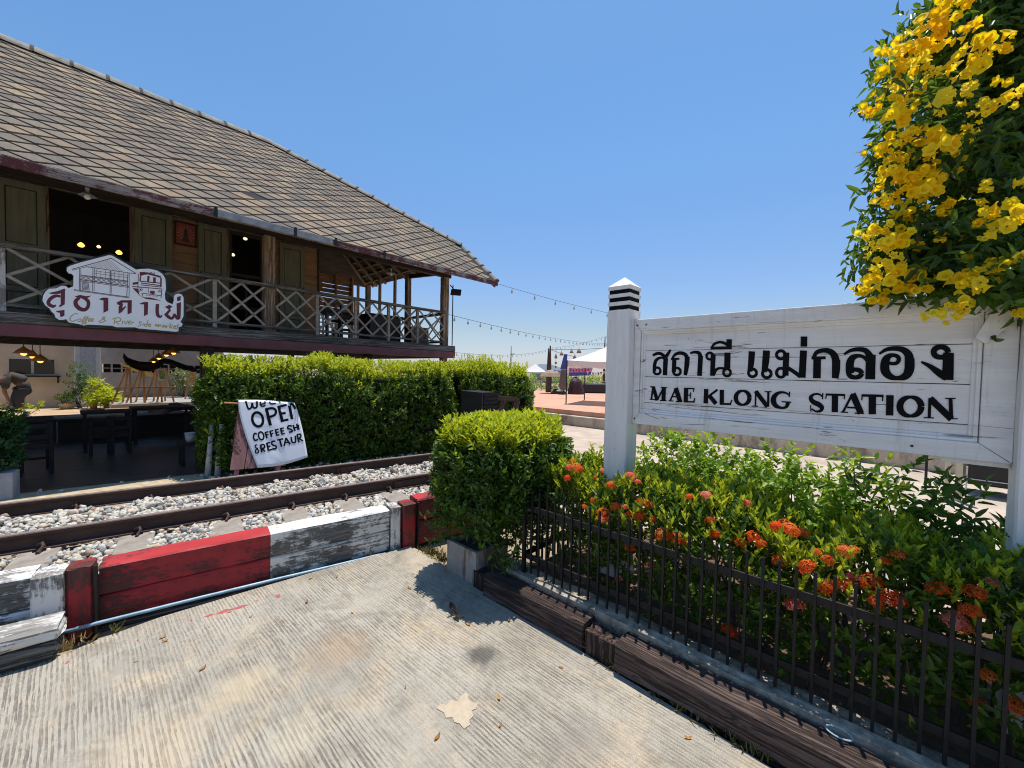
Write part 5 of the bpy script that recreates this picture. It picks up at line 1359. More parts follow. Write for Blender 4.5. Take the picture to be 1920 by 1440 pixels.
# ================================================================== A-FRAME BOARD WITH CLOTH BANNER
M_pink = wood('faded_pink_board', (0.34, 0.15, 0.135), (0.48, 0.255, 0.23), 'z', 0.75, 0.4, 0.005, True, 8)
ab = thing('a_frame_board', 'faded pink plank A-frame board beside the rails under the hedge', 'sign board', FT, (0.62, 6.1, 0.27))
FO0, FO1, ZB, ZTOP = 5.95, 6.16, 0.42, 1.255
KA = (FO1 - FO0) / (ZTOP - ZB)
def board_plane(px, py, off=0.0):
    d = ray(px, py); a, bq = d.dot(FT.e2), d.z
    o0 = FO0 - off
    t = (o0 + KA * (EYE - ZB)) / (a - KA * bq)
    return (d.dot(FT.e1) * t, a * t, EYE + t * bq)
tl, tr, bl, br = board_plane(449, 757), board_plane(553, 766), board_plane(430, 882), board_plane(536, 873)
for k in range(4):
    f0, f1 = k / 4 + 0.006, (k + 1) / 4 - 0.006
    l = lambda p, q, f_: tuple(p[i] + (q[i] - p[i]) * f_ for i in range(3))
    b = MB(); b.poly([l(bl, br, f0), l(bl, br, f1), l(tl, tr, f1), l(tl, tr, f0)], (0, 0.02, 0)); b.part('plank', M_pink, ab, bevel=0.003)
    b = MB(); b.poly([(p[0], 2 * (FO1 + 0.015) - p[1], p[2]) for p in (l(bl, br, f0), l(bl, br, f1), l(tl, tr, f1), l(tl, tr, f0))], (0, -0.02, 0)); b.part('plank', M_pink, ab, bevel=0.003)
for f_ in (0.13, 0.87):
    for sgn in (0, 1):
        p = tuple(bl[i] + (br[i] - bl[i]) * f_ for i in range(3)); q = tuple(tl[i] + (tr[i] - tl[i]) * f_ for i in range(3))
        e_ = tuple(p[i] + (p[i] - q[i]) * 0.17 for i in range(3))
        if sgn: q, e_ = (q[0], 2 * (FO1 + .015) - q[1] - 0.022, q[2] - 0.01), (e_[0], 2 * (FO1 + .015) - e_[1] - 0.022, e_[2])
        else: q, e_ = (q[0], q[1] + 0.035, q[2] - 0.01), (e_[0], e_[1] + 0.035, e_[2])
        b = MB(); b.beam(e_, q, 0.05, 0.025, (0, 1, 0)); b.part('leg', M_pink, ab)
b = MB(); b.tube([board_plane(420, 755, -0.03), board_plane(556, 764, -0.03)], 0.011, 8); b.solo('wooden_stick', M_pine, FT, (0.4, 6.16, 1.26), 'thin orange stick poking out under the cloth banner', 'stick')
ban = thing('cloth_banner', 'white cloth banner with black hand lettering draped over the pink board', 'banner', FT, (0.75, 6.0, 0.45))
def bil(u, v):
    L0, L1, L2 = (447, 752), (455, 800), (483, 877)
    R0_, R1_, R2_ = (553, 757), (566, 800), (577, 857)
    def q3(a, m_, c_, t): return tuple(a[i] * (1 - t) * (1 - 2 * t) + m_[i] * 4 * t * (1 - t) + c_[i] * t * (2 * t - 1) for i in range(2))
    a, c_ = q3(L0, L1, L2, v), q3(R0_, R1_, R2_, v)
    x, y = a[0] + (c_[0] - a[0]) * u, a[1] + (c_[1] - a[1]) * u
    y += 4.5 * math.sin(PI * u) * v ** 2 - 2.0 * math.sin(PI * u) * (1 - v)
    return x, y
def cloth_off(u, v):
    fold = 0.010 * mnoise.noise(Vector((u * 3.2, v * 1.2, 4))) + 0.012 * v * math.sin(u * 7 + 1.5 * v + 0.6) + 0.007 * mnoise.noise(Vector((u * 7, v * 7, 1)))
    return 0.018 + min(fold, 0.0) - 0.03 * (u - 0.5) ** 2
def uv_of(x, y):
    u, v = 0.5, 0.5
    for _ in range(14):
        x0, y0_ = bil(0, v); x1, _y = bil(1, v)
        u = (x - x0) / (x1 - x0); v = min(max(v + (y - bil(u, v)[1]) / 118.0, -0.02), 1.02)
    return u, v
mb = MB(); NU, NV = 26, 30
for j in range(NV + 1):
    for i in range(NU + 1):
        u, v = i / NU, j / NV
        x, y = bil(u, v)
        mb.v.append(board_plane(x, y, cloth_off(u, v)))
for j in range(NV):
    for i in range(NU):
        a = j * (NU + 1) + i
        mb.f.append([a, a + 1, a + NU + 2, a + NU + 1]); mb.mi.append(0)
base = len(mb.v)
for j in range(8):                     # the part that hangs over the back of the board
    for i in range(NU + 1):
        p = mb.v[i]
        th = j / 7
        mb.v.append((p[0] + 0.02 * th, p[1] + 0.07 * min(1, th * 3) + 0.10 * th, p[2] + 0.012 * math.sin(PI * min(1, th * 3)) - 0.38 * max(0, th - 0.14)))
for j in range(7):
    for i in range(NU):
        a = base + j * (NU + 1) + i
        mb.f.append([a, a + 1, a + NU + 2, a + NU + 1]); mb.mi.append(0)
M_cloth = plain('white_cloth', (0.78, 0.79, 0.82), 0.7, 0.04, 3, 0.1, 60, 0.2)
o_ = mb.part('cloth', M_cloth, ban, smooth=True)
sd = o_.modifiers.new('thickness', 'SOLIDIFY'); sd.thickness = 0.003; sd.offset = 0
def ban_proj(zx, zy, k):
    x, y = 420 + zx * 180 / 1525, 730 + zy * 180 / 1525
    return board_plane(x, y, cloth_off(*uv_of(x, y)) + 0.0030 + 0.00005 * k)
Bn = Letters(ban_proj, 0, 0)
def bs(pts, w, raw=False): Bn.stroke([(x, y, w) for x, y in pts], raw)
bs([(345, 185), (385, 305), (430, 290), (448, 215)], 30); bs([(448, 215), (468, 290), (520, 280), (522, 188)], 30)
bs([(575, 240), (650, 222), (645, 190)], 22); bs([(580, 195), (580, 245), (612, 270), (660, 252)], 24)
bs([(722, 195), (750, 232), (822, 222)], 24); bs([(885, 195), (890, 215)], 22)
Bn.stroke([(535 + 85 * math.cos(a) + 12 * math.sin(a), 478 + 112 * math.sin(a), 42) for a in [2 * PI * k / 26 for k in range(27)]], True)
bs([(672, 310), (738, 575)], 50, True); bs([(655, 318), (765, 300), (822, 335), (805, 405), (705, 445)], 38)
bs([(868, 270), (930, 518)], 48, True); bs([(850, 282), (995, 246)], 36, True); bs([(885, 392), (980, 372)], 36, True); bs([(915, 502), (1025, 478)], 36, True)
bs([(1038, 258), (1082, 474)], 44, True); bs([(1045, 245), (1085, 235), (1135, 310)], 38)
bs([(522, 708), (485, 702), (468, 750), (490, 808), (540, 795)], 26)
Bn.stroke([(590 + 42 * math.cos(a) + 8 * math.sin(a), 738 + 62 * math.sin(a), 26) for a in [2 * PI * k / 22 for k in range(23)]], True)
for (x, y, e3) in ((655, 680, 0), (730, 662, 0), (815, 640, 1), (898, 620, 1)):
    bs([(x, y), (x + 27, y + 98)], 28, True); bs([(x - 6, y + 6), (x + 52, y - 8)], 22, True); bs([(x + 10, y + 48), (x + 55, y + 37)], 22, True)
    if e3: bs([(x + 20, y + 92), (x + 68, y + 80)], 22, True)
bs([(1078, 585), (1030, 578), (1012, 618), (1070, 640), (1082, 668), (1030, 682)], 26)
bs([(1098, 565), (1128, 662)], 28, True); bs([(1155, 545), (1180, 642)], 28, True); bs([(1115, 612), (1168, 600)], 22, True); bs([(1188, 562), (1184, 600), (1198, 638)], 20)
bs([(530, 882), (495, 890), (508, 930), (548, 972), (540, 1008), (505, 1010), (500, 970), (538, 930)], 20)
bs([(580, 885), (602, 1002)], 28, True); bs([(572, 890), (632, 878), (645, 922), (595, 948)], 24); bs([(605, 945), (655, 990)], 24, True)
x, y = 680, 850
bs([(x, y), (x + 28, y + 125)], 28, True); bs([(x - 5, y + 8), (x + 52, y - 5)], 24, True); bs([(x + 12, y + 60), (x + 58, y + 50)], 22, True); bs([(x + 25, y + 118), (x + 82, y + 102)], 24, True)
bs([(815, 825), (765, 830), (765, 878), (820, 900), (826, 938), (765, 948)], 26)
bs([(845, 806), (942, 785)], 24, True); bs([(885, 800), (915, 915)], 28, True)
bs([(955, 900), (985, 770)], 26, True); bs([(985, 772), (1052, 876)], 28, True); bs([(972, 850), (1030, 836)], 20, True)
bs([(1065, 755), (1085, 838), (1135, 835), (1132, 735)], 26)
bs([(1160, 720), (1192, 842)], 26, True); bs([(1155, 722), (1212, 712), (1218, 758), (1180, 782)], 24); bs([(1188, 778), (1258, 822)], 24, True)
Bn.mb.part('hand_lettering', M_black, ban)

# ================================================================== BUFFER STOP
M_tar = wood('tarred_timber', (0.012, 0.011, 0.012), (0.05, 0.044, 0.04), 'x', 0.75, 0.8, 0.01)
bf = thing('buffer_stop', 'black timber buffer stop with bent iron braces at the end of the track', 'buffer stop', FT, (3.5, 5.3, 0.27))
for k in range(3):
    b = MB(); b.timber(3.335, 3.61, 5.0, 5.6, 0.79 + 0.2 * k, 0.986 + 0.2 * k, 81 + k, 0.006, 'y', 14, 5, 0.012); b.part('timber_block', M_tar, bf)
b = MB(); b.box(3.305, 3.332, 5.0, 5.6, 0.80, 1.385); b.part('face_plate', plain('black_tar', (0.012, 0.012, 0.014), 0.6, 0.4, 8, 0.3, 50), bf, bevel=0.004)
for o in (5.12, 5.48):
    b = MB(); b.timber(3.38, 3.56, o - 0.07, o + 0.07, 0.26, 0.788, 85 + o, 0.004, 'z', 12, 4, 0.01); b.part('post', M_tar, bf)
    pts = [(3.6, o, 1.285), (4.0, o, 1.27), (4.06, o, 1.24), (4.05, o, 1.19), (3.86, o, 0.75), (3.72, o, 0.31)]
    for off in (-0.045, 0.045):
        b = MB()
        for k in range(len(pts) - 1): b.beam((pts[k][0], o + off, pts[k][2]), (pts[k + 1][0], o + off, pts[k + 1][2]), 0.06, 0.016, (0, 1, 0))
        b.part('brace', M_rail, bf)
    b = MB(); b.beam((4.03, o, 1.19), (3.74, o, 0.47), 0.085, 0.012, (1, 0, 0)); b.part('brace_web', M_rail, bf)
# ================================================================== HEDGES, BUSH, SHRUBS, TREE
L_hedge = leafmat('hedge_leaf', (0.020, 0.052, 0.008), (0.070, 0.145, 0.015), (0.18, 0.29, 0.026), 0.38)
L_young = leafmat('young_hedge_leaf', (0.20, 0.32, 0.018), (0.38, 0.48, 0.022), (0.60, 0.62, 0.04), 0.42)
L_box = leafmat('box_bush_leaf', (0.018, 0.048, 0.008), (0.060, 0.135, 0.015), (0.16, 0.28, 0.025), 0.36)
L_ixora = leafmat('ixora_leaf', (0.020, 0.056, 0.009), (0.062, 0.14, 0.016), (0.20, 0.30, 0.028), 0.36, 0.34)
L_ixnew = leafmat('young_ixora_leaf', (0.17, 0.30, 0.02), (0.36, 0.47, 0.03), (0.56, 0.58, 0.05), 0.42, 0.36)
L_broad = leafmat('broad_leaf', (0.06, 0.15, 0.016), (0.18, 0.34, 0.03), (0.38, 0.52, 0.05), 0.45)
L_dark = leafmat('dark_leaflet', (0.018, 0.055, 0.010), (0.045, 0.12, 0.018), (0.11, 0.23, 0.03), 0.38)
L_tec = leafmat('yellow_elder_leaf', (0.020, 0.050, 0.010), (0.06, 0.13, 0.018), (0.17, 0.29, 0.03), 0.42)
M_bark = wood('shrub_bark', (0.05, 0.035, 0.025), (0.16, 0.12, 0.09), 'z', 0.9, 0.6, 0.006, False, 10)
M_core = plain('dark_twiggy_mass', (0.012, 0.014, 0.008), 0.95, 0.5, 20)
M_lime = plain('whitewashed_bark', (0.50, 0.49, 0.46), 0.9, 0.4, 15, 0.4, 50)

def rnd_unit(n, r):
    return unit(r.normal(0, 1, (n, 3)))
def clipped(name, label, fr, x0, x1, y0, y1, z0, z1, dens, leafL, leafW, mat, mat2, k=7, seed=0, slen=0.10, tops=None, faces=('f', 't', 'l', 'r'), bulge=0.05, lean=0.0, cat='hedge', young=0.85, group=None, rnd=0.10, wave=0.0):
    r = np.random.default_rng(seed)
    t = thing(name, label, cat, fr, ((x0 + x1) / 2, (y0 + y1) / 2, z0), group)
    C, D = [], []
    def add(n, fx, fy, fz, nd):
        u, v = r.random(n), r.random(n)
        P = np.stack([fx(u, v), fy(u, v), fz(u, v)], 1)
        nn = np.array(nd, float)[None, :].repeat(n, 0)
        C.append(P); D.append(nn)
    A = lambda a, b: int(abs(a * b) * dens)
    X, Y, Zr = x1 - x0, y1 - y0, z1 - z0
    if 'f' in faces: add(A(X, Zr), lambda u, v: x0 + X * u, lambda u, v: y0 + 0 * u, lambda u, v: z0 + Zr * v, (0, -1, 0.35))
    if 'b' in faces: add(A(X, Zr) // 2, lambda u, v: x0 + X * u, lambda u, v: y1 + 0 * u, lambda u, v: z0 + Zr * v, (0, 1, 0.35))
    if 't' in faces: add(int(A(X, Y) * 1.25), lambda u, v: x0 + X * u, lambda u, v: y0 + Y * v, lambda u, v: z1 + 0 * u, (0, -0.12, 1))
    if 'l' in faces: add(A(Y, Zr), lambda u, v: x0 + 0 * u, lambda u, v: y0 + Y * u, lambda u, v: z0 + Zr * v, (-1, 0, 0.35))
    if 'r' in faces: add(A(Y, Zr), lambda u, v: x1 + 0 * u, lambda u, v: y0 + Y * u, lambda u, v: z0 + Zr * v, (1, 0, 0.35))
    C, D = np.concatenate(C), np.concatenate(D)
    # round the arrises: pull points towards the middle where two faces meet
    c = np.array([(x0 + x1) / 2, (y0 + y1) / 2, (z0 + z1) / 2]); h = np.array([X, Y, Zr]) / 2
    q = (C - c) / h
    for a in range(3):
        for b_ in range(3):
            if a == b_: continue
            e = np.clip((np.abs(q[:, a]) * h[a] - (h[a] - rnd)) / rnd, 0, 1) * np.clip((np.abs(q[:, b_]) * h[b_] - (h[b_] - rnd)) / rnd, 0, 1)
            C[:, a] -= np.sign(q[:, a]) * e * rnd * 0.28
    w = vnoise(C, 2.6, seed + 3.3) * bulge + vnoise(C, 6.5, seed + 8.1) * bulge * 0.6
    # twig tips reach out, leaves also fill behind them
    depth = r.exponential(0.045, len(C)) + 0.02
    C = C + unit(D) * (w - depth)[:, None]
    C[:, 0] += lean * (C[:, 2] - z0)
    if wave: wv = wave * vnoise(np.stack([C[:, 0], 0.6 * C[:, 1], 0 * C[:, 0]], 1), 1.15, seed + 1.7) * (C[:, 2] - z0) / Zr
    if wave: C[:, 2] += wv; C[:, 1] -= wv * 0.5
    D = unit(D) + rnd_unit(len(C), r) * 0.55
    # thin patches
    keep = (vnoise(C, 3.4, seed + 20) > -0.36) | (r.random(len(C)) < 0.22)
    C, D, depth = C[keep], D[keep], depth[keep]
    if wave: wv = wv[keep]
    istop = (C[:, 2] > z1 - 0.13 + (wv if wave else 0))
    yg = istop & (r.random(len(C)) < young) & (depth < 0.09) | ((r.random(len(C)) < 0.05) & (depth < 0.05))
    o1 = leaves_obj('foliage', sprigs(C[~yg], D[~yg], k, slen, leafL, leafW, 0.85, 0.15, 0.35, rs=r), mat, t)
    DY = D[yg] * 0.5 + np.array([[0, 0, 0.7]])
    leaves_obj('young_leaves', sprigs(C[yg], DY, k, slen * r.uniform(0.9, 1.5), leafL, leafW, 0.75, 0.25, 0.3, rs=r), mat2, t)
    if tops:
        n, zz = tops
        Cx = np.stack([r.uniform(x0 + .05, x1 - .05, n), r.uniform(y0 + .05, y1 - .05, n), np.full(n, z1 - 0.03)], 1)
        DD = np.stack([r.normal(0, 0.25, n), r.normal(0, 0.25, n), np.ones(n)], 1)
        leaves_obj('shoots', sprigs(Cx, DD, 9, zz, leafL * 0.95, leafW, 0.7, 0.3, 0.25, rs=r), mat2, t)
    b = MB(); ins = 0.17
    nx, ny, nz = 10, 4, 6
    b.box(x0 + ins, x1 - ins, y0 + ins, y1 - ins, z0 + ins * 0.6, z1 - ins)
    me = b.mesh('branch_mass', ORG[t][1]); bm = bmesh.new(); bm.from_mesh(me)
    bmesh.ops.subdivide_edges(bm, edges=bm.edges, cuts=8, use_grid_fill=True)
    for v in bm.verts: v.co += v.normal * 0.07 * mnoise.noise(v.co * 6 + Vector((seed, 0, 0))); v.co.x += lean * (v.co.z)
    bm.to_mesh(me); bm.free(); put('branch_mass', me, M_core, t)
    return t
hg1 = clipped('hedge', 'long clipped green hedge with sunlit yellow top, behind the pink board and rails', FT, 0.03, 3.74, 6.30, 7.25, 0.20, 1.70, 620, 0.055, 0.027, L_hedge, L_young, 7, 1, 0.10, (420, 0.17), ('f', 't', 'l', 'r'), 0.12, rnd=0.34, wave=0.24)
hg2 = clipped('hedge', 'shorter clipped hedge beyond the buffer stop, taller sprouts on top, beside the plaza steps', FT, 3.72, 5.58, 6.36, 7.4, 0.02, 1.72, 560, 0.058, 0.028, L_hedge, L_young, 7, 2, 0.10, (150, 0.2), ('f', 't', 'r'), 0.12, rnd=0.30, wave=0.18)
r2 = np.random.default_rng(77)
Cs = np.stack([r2.normal(4.35, 0.2, 60), r2.normal(6.7, 0.15, 60), r2.uniform(1.70, 1.84, 60)], 1)
leaves_obj('foliage', sprigs(Cs, np.stack([r2.normal(0, .3, 60), r2.normal(0, .3, 60), np.ones(60)], 1), 10, 0.2, 0.05, 0.022, 0.7, 0.3, 0.25, rs=r2), L_young, hg2)
for k, (s, o) in enumerate(((0.10, 6.45), (0.20, 6.40), (0.26, 6.6), (0.9, 6.6), (1.7, 6.6), (2.6, 6.6), (3.4, 6.6))):
    b = MB(); b.tube([(s - 0.015, o, 0.2), (s, o, 0.5), (s + 0.03, o + 0.02, 0.95)], [0.04, 0.033, 0.024], 8); b.part('trunk', M_lime if k < 3 else M_bark, hg1, smooth=True)
for s in (4.1, 5.0):
    b = MB(); b.tube([(s, 6.8, -0.05), (s, 6.8, 0.8)], 0.04, 8); b.part('trunk', M_bark, hg2)

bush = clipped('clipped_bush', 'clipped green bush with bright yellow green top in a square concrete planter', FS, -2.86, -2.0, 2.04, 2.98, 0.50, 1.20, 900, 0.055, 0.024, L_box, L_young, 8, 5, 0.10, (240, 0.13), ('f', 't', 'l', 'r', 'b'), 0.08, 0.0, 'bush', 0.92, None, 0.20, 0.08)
# lower skirts and visible stems of the bush
r2 = np.random.default_rng(6)
n = 300
Cs = np.stack([r2.uniform(-2.74, -2.22, n), r2.uniform(2.14, 2.75, n), r2.uniform(0.36, 0.58, n)], 1)
cc = Cs - np.array([[-2.45, 2.45, 0.3]])
leaves_obj('foliage', sprigs(Cs, unit(cc) + rnd_unit(n, r2) * 0.5, 7, 0.11, 0.055, 0.024, 0.85, 0.1, 0.35, rs=r2), L_box, bush)
n = 50
Cs = np.stack([r2.uniform(-2.80, -2.68, n), r2.uniform(2.05, 2.4, n), r2.uniform(0.24, 0.5, n)], 1)
leaves_obj('foliage', sprigs(Cs, rnd_unit(n, r2) + np.array([[-0.8, -0.3, 0.3]]), 7, 0.12, 0.05, 0.022, 0.85, 0.1, 0.35, rs=r2), L_box, bush)
n = 110
Cs = np.stack([r2.uniform(-2.34, -2.0, n), r2.uniform(2.22, 2.9, n), r2.uniform(0.18, 0.5, n)], 1)
leaves_obj('foliage', sprigs(Cs, rnd_unit(n, r2) + np.array([[0.2, -0.5, 0.2]]), 7, 0.11, 0.055, 0.024, 0.85, 0.1, 0.35, rs=r2), L_box, bush)
for (a, c_, e_) in (((-2.5, 2.3, 0.24), (-2.62, 2.14, 0.62), (-2.68, 2.08, 0.95)), ((-2.45, 2.32, 0.24), (-2.42, 2.10, 0.58), (-2.5, 2.05, 0.85)), ((-2.4, 2.35, 0.24), (-2.25, 2.12, 0.6), (-2.18, 2.06, 0.86)), ((-2.45, 2.4, 0.24), (-2.4, 2.6, 0.7), (-2.3, 2.7, 1.0)), ((-2.42, 2.10, 0.58), (-2.33, 2.06, 0.7), (-2.31, 2.03, 0.88)), ((-2.62, 2.14, 0.62), (-2.56, 2.06, 0.75), (-2.58, 2.03, 0.9))):
    b = MB(); b.tube(catmull([a, c_, e_], 5), [0.014] * 6 + [0.008] * 5, 6); b.part('stem', M_bark, bush, smooth=True)
# planter
def mat_planter():
    g = G('stained_planter')
    n_ = g.noise(5, None, 5, 0.7); dr_ = g.noise(3, g.co((3, 3, 0.6)), 5, 0.75)
    c = g.ramp(n_, [(0.3, (0.26, 0.235, 0.20)), (0.7, (0.42, 0.38, 0.33))])
    c = g.mix(g.ramp(dr_, [(0.52, 0.0), (0.62, 0.8)]), c, (0.13, 0.075, 0.05))
    return g.end(c, 0.9, g.bump(n_, 0.4, 0.006), 0.2)
pl_ = thing('planter_box', 'square rust stained concrete planter box under the clipped bush', 'planter', FS, (-2.5, 2.36, 0))
a0, a1, b0_, b1_, t_ = -2.70, -2.335, 2.145, 2.51, 0.028
b = MB(); zt = 0.262
for q in ((a0, a1, b0_, b0_ + t_), (a0, a1, b1_ - t_, b1_), (a0, a0 + t_, b0_ + t_, b1_ - t_), (a1 - t_, a1, b0_ + t_, b1_ - t_)): b.box(q[0], q[1], q[2], q[3], -0.03, zt)
b.part('box_sides', mat_planter(), pl_)
b = MB(); b.box(a0 + t_, a1 - t_, b0_ + t_, b1_ - t_, 0, 0.225); b.part('potting_soil', plain('planter_soil', (0.06, 0.04, 0.03), 0.95, 0.5, 30, 0.8, 40), pl_)
# bush in a grey planter at the patio edge
clipped('potted_bush', 'dark green bush in a pale grey planter at the patio edge by the rails', FT, -2.35, -1.60, 6.42, 7.0, 0.56, 1.08, 500, 0.065, 0.026, leafmat('potted_leaf', (0.012, 0.05, 0.015), (0.03, 0.10, 0.03), (0.07, 0.17, 0.05), 0.3), L_hedge, 7, 9, 0.11, None, ('f', 't', 'r'), 0.06, 0.0, 'bush', 0.5)
mb = MB(); mb.box(-2.4, -1.52, 6.40, 6.62, 0.26, 0.562)
mb.solo('planter_box', plain('pale_grey_planter', (0.34, 0.36, 0.38), 0.85, 0.3, 6), FT, (-1.9, 6.5, 0.26), 'long pale grey planter box under the dark green bush', 'planter', bevel=0.008)

# ---- ixora bed in front of the station sign
def floret_head(seed, n=30, R_=0.042):
    r = np.random.default_rng(seed); V, Q = [], []
    for i in range(n):
        z = 1 - 1.15 * (i + 0.5) / n
        a = i * 2.39996 + r.normal(0, 0.15)
        q = math.sqrt(max(0, 1 - z * z))
        d = Vector((q * math.cos(a), q * math.sin(a), z * 0.85 + 0.15)).normalized()
        c = d * R_ * r.uniform(0.85, 1.1)
        x = d.orthogonal().normalized(); y = d.cross(x)
        rot = r.uniform(0, PI)
        for p in range(4):
            an = rot + p * PI / 2
            e = x * math.cos(an) + y * math.sin(an); f_ = d.cross(e)
            l, w_ = 0.0155 * r.uniform(0.8, 1.15), 0.0042
            b_ = len(V)
            V += [c, c + e * l * 0.5 + f_ * w_ + d * 0.002, c + e * l - d * 0.001, c + e * l * 0.5 - f_ * w_ + d * 0.002]
            Q.append([b_, b_ + 1, b_ + 2, b_ + 3])
        # thin floret tube down to the cluster base
        b_ = len(V); s_ = x * 0.0012
        V += [c - s_, c + s_, d * 0.004 + s_ + Vector((0, 0, -0.012)), d * 0.004 - s_ + Vector((0, 0, -0.012))]; Q.append([b_, b_ + 1, b_ + 2, b_ + 3])
    return np_mesh('flower_head', np.array([tuple(v) for v in V]), np.array(Q))
def petalmat(name, c0, c1, c2, trans=0.3):
    g = G(name)
    geo = g.n('ShaderNodeNewGeometry'); oi = g.n('ShaderNodeObjectInfo')
    f_ = g.math('ADD', g.math('MULTIPLY', geo.outputs['Random Per Island'], 0.5), g.math('MULTIPLY', oi.outputs['Random'], 0.5))
    col = g.ramp(f_, [(0.1, c0), (0.5, c1), (0.9, c2)])
    p = g.n('ShaderNodeBsdfPrincipled', i_Base_Color=col, i_Roughness=0.55)
    p.inputs['Specular IOR Level'].default_value = 0.2
    t = g.n('ShaderNodeBsdfTranslucent', i_Color=col)
    mx = g.n('ShaderNodeMixShader'); mx.inputs[0].default_value = trans
    g.t.links.new(p.outputs[0], mx.inputs[1]); g.t.links.new(t.outputs[0], mx.inputs[2]); g.t.links.new(mx.outputs[0], g.o.inputs[0])
    return g.m
M_ix = petalmat('ixora_petal', (0.88, 0.07, 0.015), (0.95, 0.20, 0.03), (0.97, 0.40, 0.10), 0.6)
M_ixp = petalmat('coral_petal', (0.85, 0.13, 0.10), (0.93, 0.28, 0.20), (0.95, 0.42, 0.30), 0.6)
heads = [floret_head(k, 34 - 4 * (k % 3), 0.040 + 0.004 * (k % 3)) for k in range(4)]
for h_ in heads[:3]: h_.materials.append(M_ix)
heads[3].materials.append(M_ixp)
IXB = [(-1.93, -1.45), (-1.45, -1.0), (-1.0, -0.5), (-0.5, 0.0), (0.0, 0.5), (0.5, 1.3)]
IXL = ['orange flowered ixora bush at the iron fence corner below the sign post',
       'ixora bush with red and orange flowers beside the base of the sign post',
       'ixora bush with orange flower heads below the start of the word KLONG',
       'ixora bush with bright young leaves in the middle of the bed, below the word STATION',
       'ixora bush with large orange heads pressed against the iron pickets',
       'shaded dark ixora bush under the yellow flowered tree']
ix = []
def ix_top(s, o):
    base = 0.92 + 0.05 * math.sin(s * 5.1) + 0.05 * math.sin(s * 11 + 2) + 0.04 * mnoise.noise(Vector((s * 6, o * 6, 2)))
    return min(base - max(0, o - 2.9) * 0.15 - (0.05 if s > -0.3 else 0), 0.66 + max(0, o - 2.35) * 2.4 + 0.06 * mnoise.noise(Vector((s * 7, 0, 3))))
for k, (s0, s1) in enumerate(IXB):
    r = np.random.default_rng(100 + k)
    t = thing('ixora_shrub', IXL[k], 'shrub', FS, ((s0 + s1) / 2, 2.65, 0.17), 'ixora bushes of the flower bed')
    ix.append(t)
    w_ = s1 - s0
    n = int(w_ * 980)
    S = r.uniform(s0, s1, n); O_ = r.uniform(2.36, 3.05, n)
    H = np.array([ix_top(a, b_) for a, b_ in zip(S, O_)])
    fr_ = r.random(n)
    Zs = np.where(fr_ < 0.55, H - r.exponential(0.05, n), 0.2 + (H - 0.2) * r.random(n) ** 0.8)
    # the front stays behind the pickets, except a few twigs
    O_ = np.where((fr_ >= 0.55), 2.37 + (O_ - 2.36) * 0.55, O_)
    if k == 0: O_ = np.maximum(O_, 2.50 + 0.05 * r.random(n))
    C = np.stack([S, O_, Zs], 1)
    D = np.stack([r.normal(0, 0.35, n), r.normal(-0.12, 0.35, n), np.ones(n)], 1)
    low = Zs < H - 0.18
    D[low] += np.array([0, -0.9, -0.35])
    topm = (Zs > H - 0.075) & (r.random(n) < (0.70 if k < 5 else 0.2))
    leaves_obj('foliage', sprigs(C[~topm], D[~topm], 7, 0.080, 0.056, 0.022, 0.8, 0.3, 0.3, rs=r), L_ixora, t)
    leaves_obj('young_leaves', sprigs(C[topm], D[topm], 8, 0.080, 0.048, 0.019, 0.55, 0.5, 0.25, rs=r), L_ixnew, t)
    b = MB()
    for j in range(int(w_ * 26)):
        a, o = r.uniform(s0, s1), r.uniform(2.42, 2.9)
        h = ix_top(a, o)
        b.tube([(a, o, 0.17), (a + r.normal(0, 0.04), o + r.normal(0, 0.04), 0.17 + (h - 0.2) * 0.5), (a + r.normal(0, 0.08), o + r.normal(-0.03, 0.05), h - 0.08)], [0.006, 0.005, 0.003], 5, False)
    b.part('stems', M_bark, t)
FLW = [(1068, 878, .9), (1080, 880, 1.0), (1073, 868, .7), (1064, 898, .7), (1088, 882, .8), (1116, 897, .7), (1145, 912, 1.1), (1130, 885, .8), (1182, 897, 1.1), (1196, 905, .7), (1112, 940, .7), (1132, 965, 1.0), (1095, 952, .7), (1140, 975, .9), (1172, 953, .8), (1155, 950, .8), (1200, 945, 1.0), (1215, 948, 1.0), (1198, 968, .9), (1180, 966, .7), (1223, 977, .7), (1128, 978, .8), (1243, 1006, 1.15), (1268, 1012, 1.0), (1283, 1015, .7), (1181, 1030, .8), (1161, 1088, .75), (1293, 933, .7), (1324, 932, .8), (1332, 978, .9), (1345, 1005, 1.15), (1386, 1018, .9), (1410, 1010, 1.0), (1428, 1022, 1.0), (1365, 1187, 1.1), (1400, 945, .6), (1455, 990, .9), (1480, 998, 1.1), (1470, 985, .8), (1505, 1002, .9), (1530, 1038, .7), (1462, 1055, 1.0), (1490, 1137, 1.0), (1518, 1068, 1.1), (1550, 1052, .8), (1585, 1036, 1.0), (1600, 1034, .8), (1555, 1105, 1.2), (1586, 1098, 1.1), (1600, 1085, .9), (1633, 1097, 1.0), (1644, 1122, .9), (1676, 1130, 1.35), (1640, 1135, .8), (1660, 1055, .8), (1684, 1045, .8), (1790, 1168, 1.0), (1808, 1180, 1.0), (1820, 1152, .9), (1760, 1110, .9), (1835, 1320, .8), (1855, 1270, .8), (1830, 1115, .8), (1860, 1095, .8), (1905, 1330, .8), (1219, 1062, .6)]
r = np.random.default_rng(55)
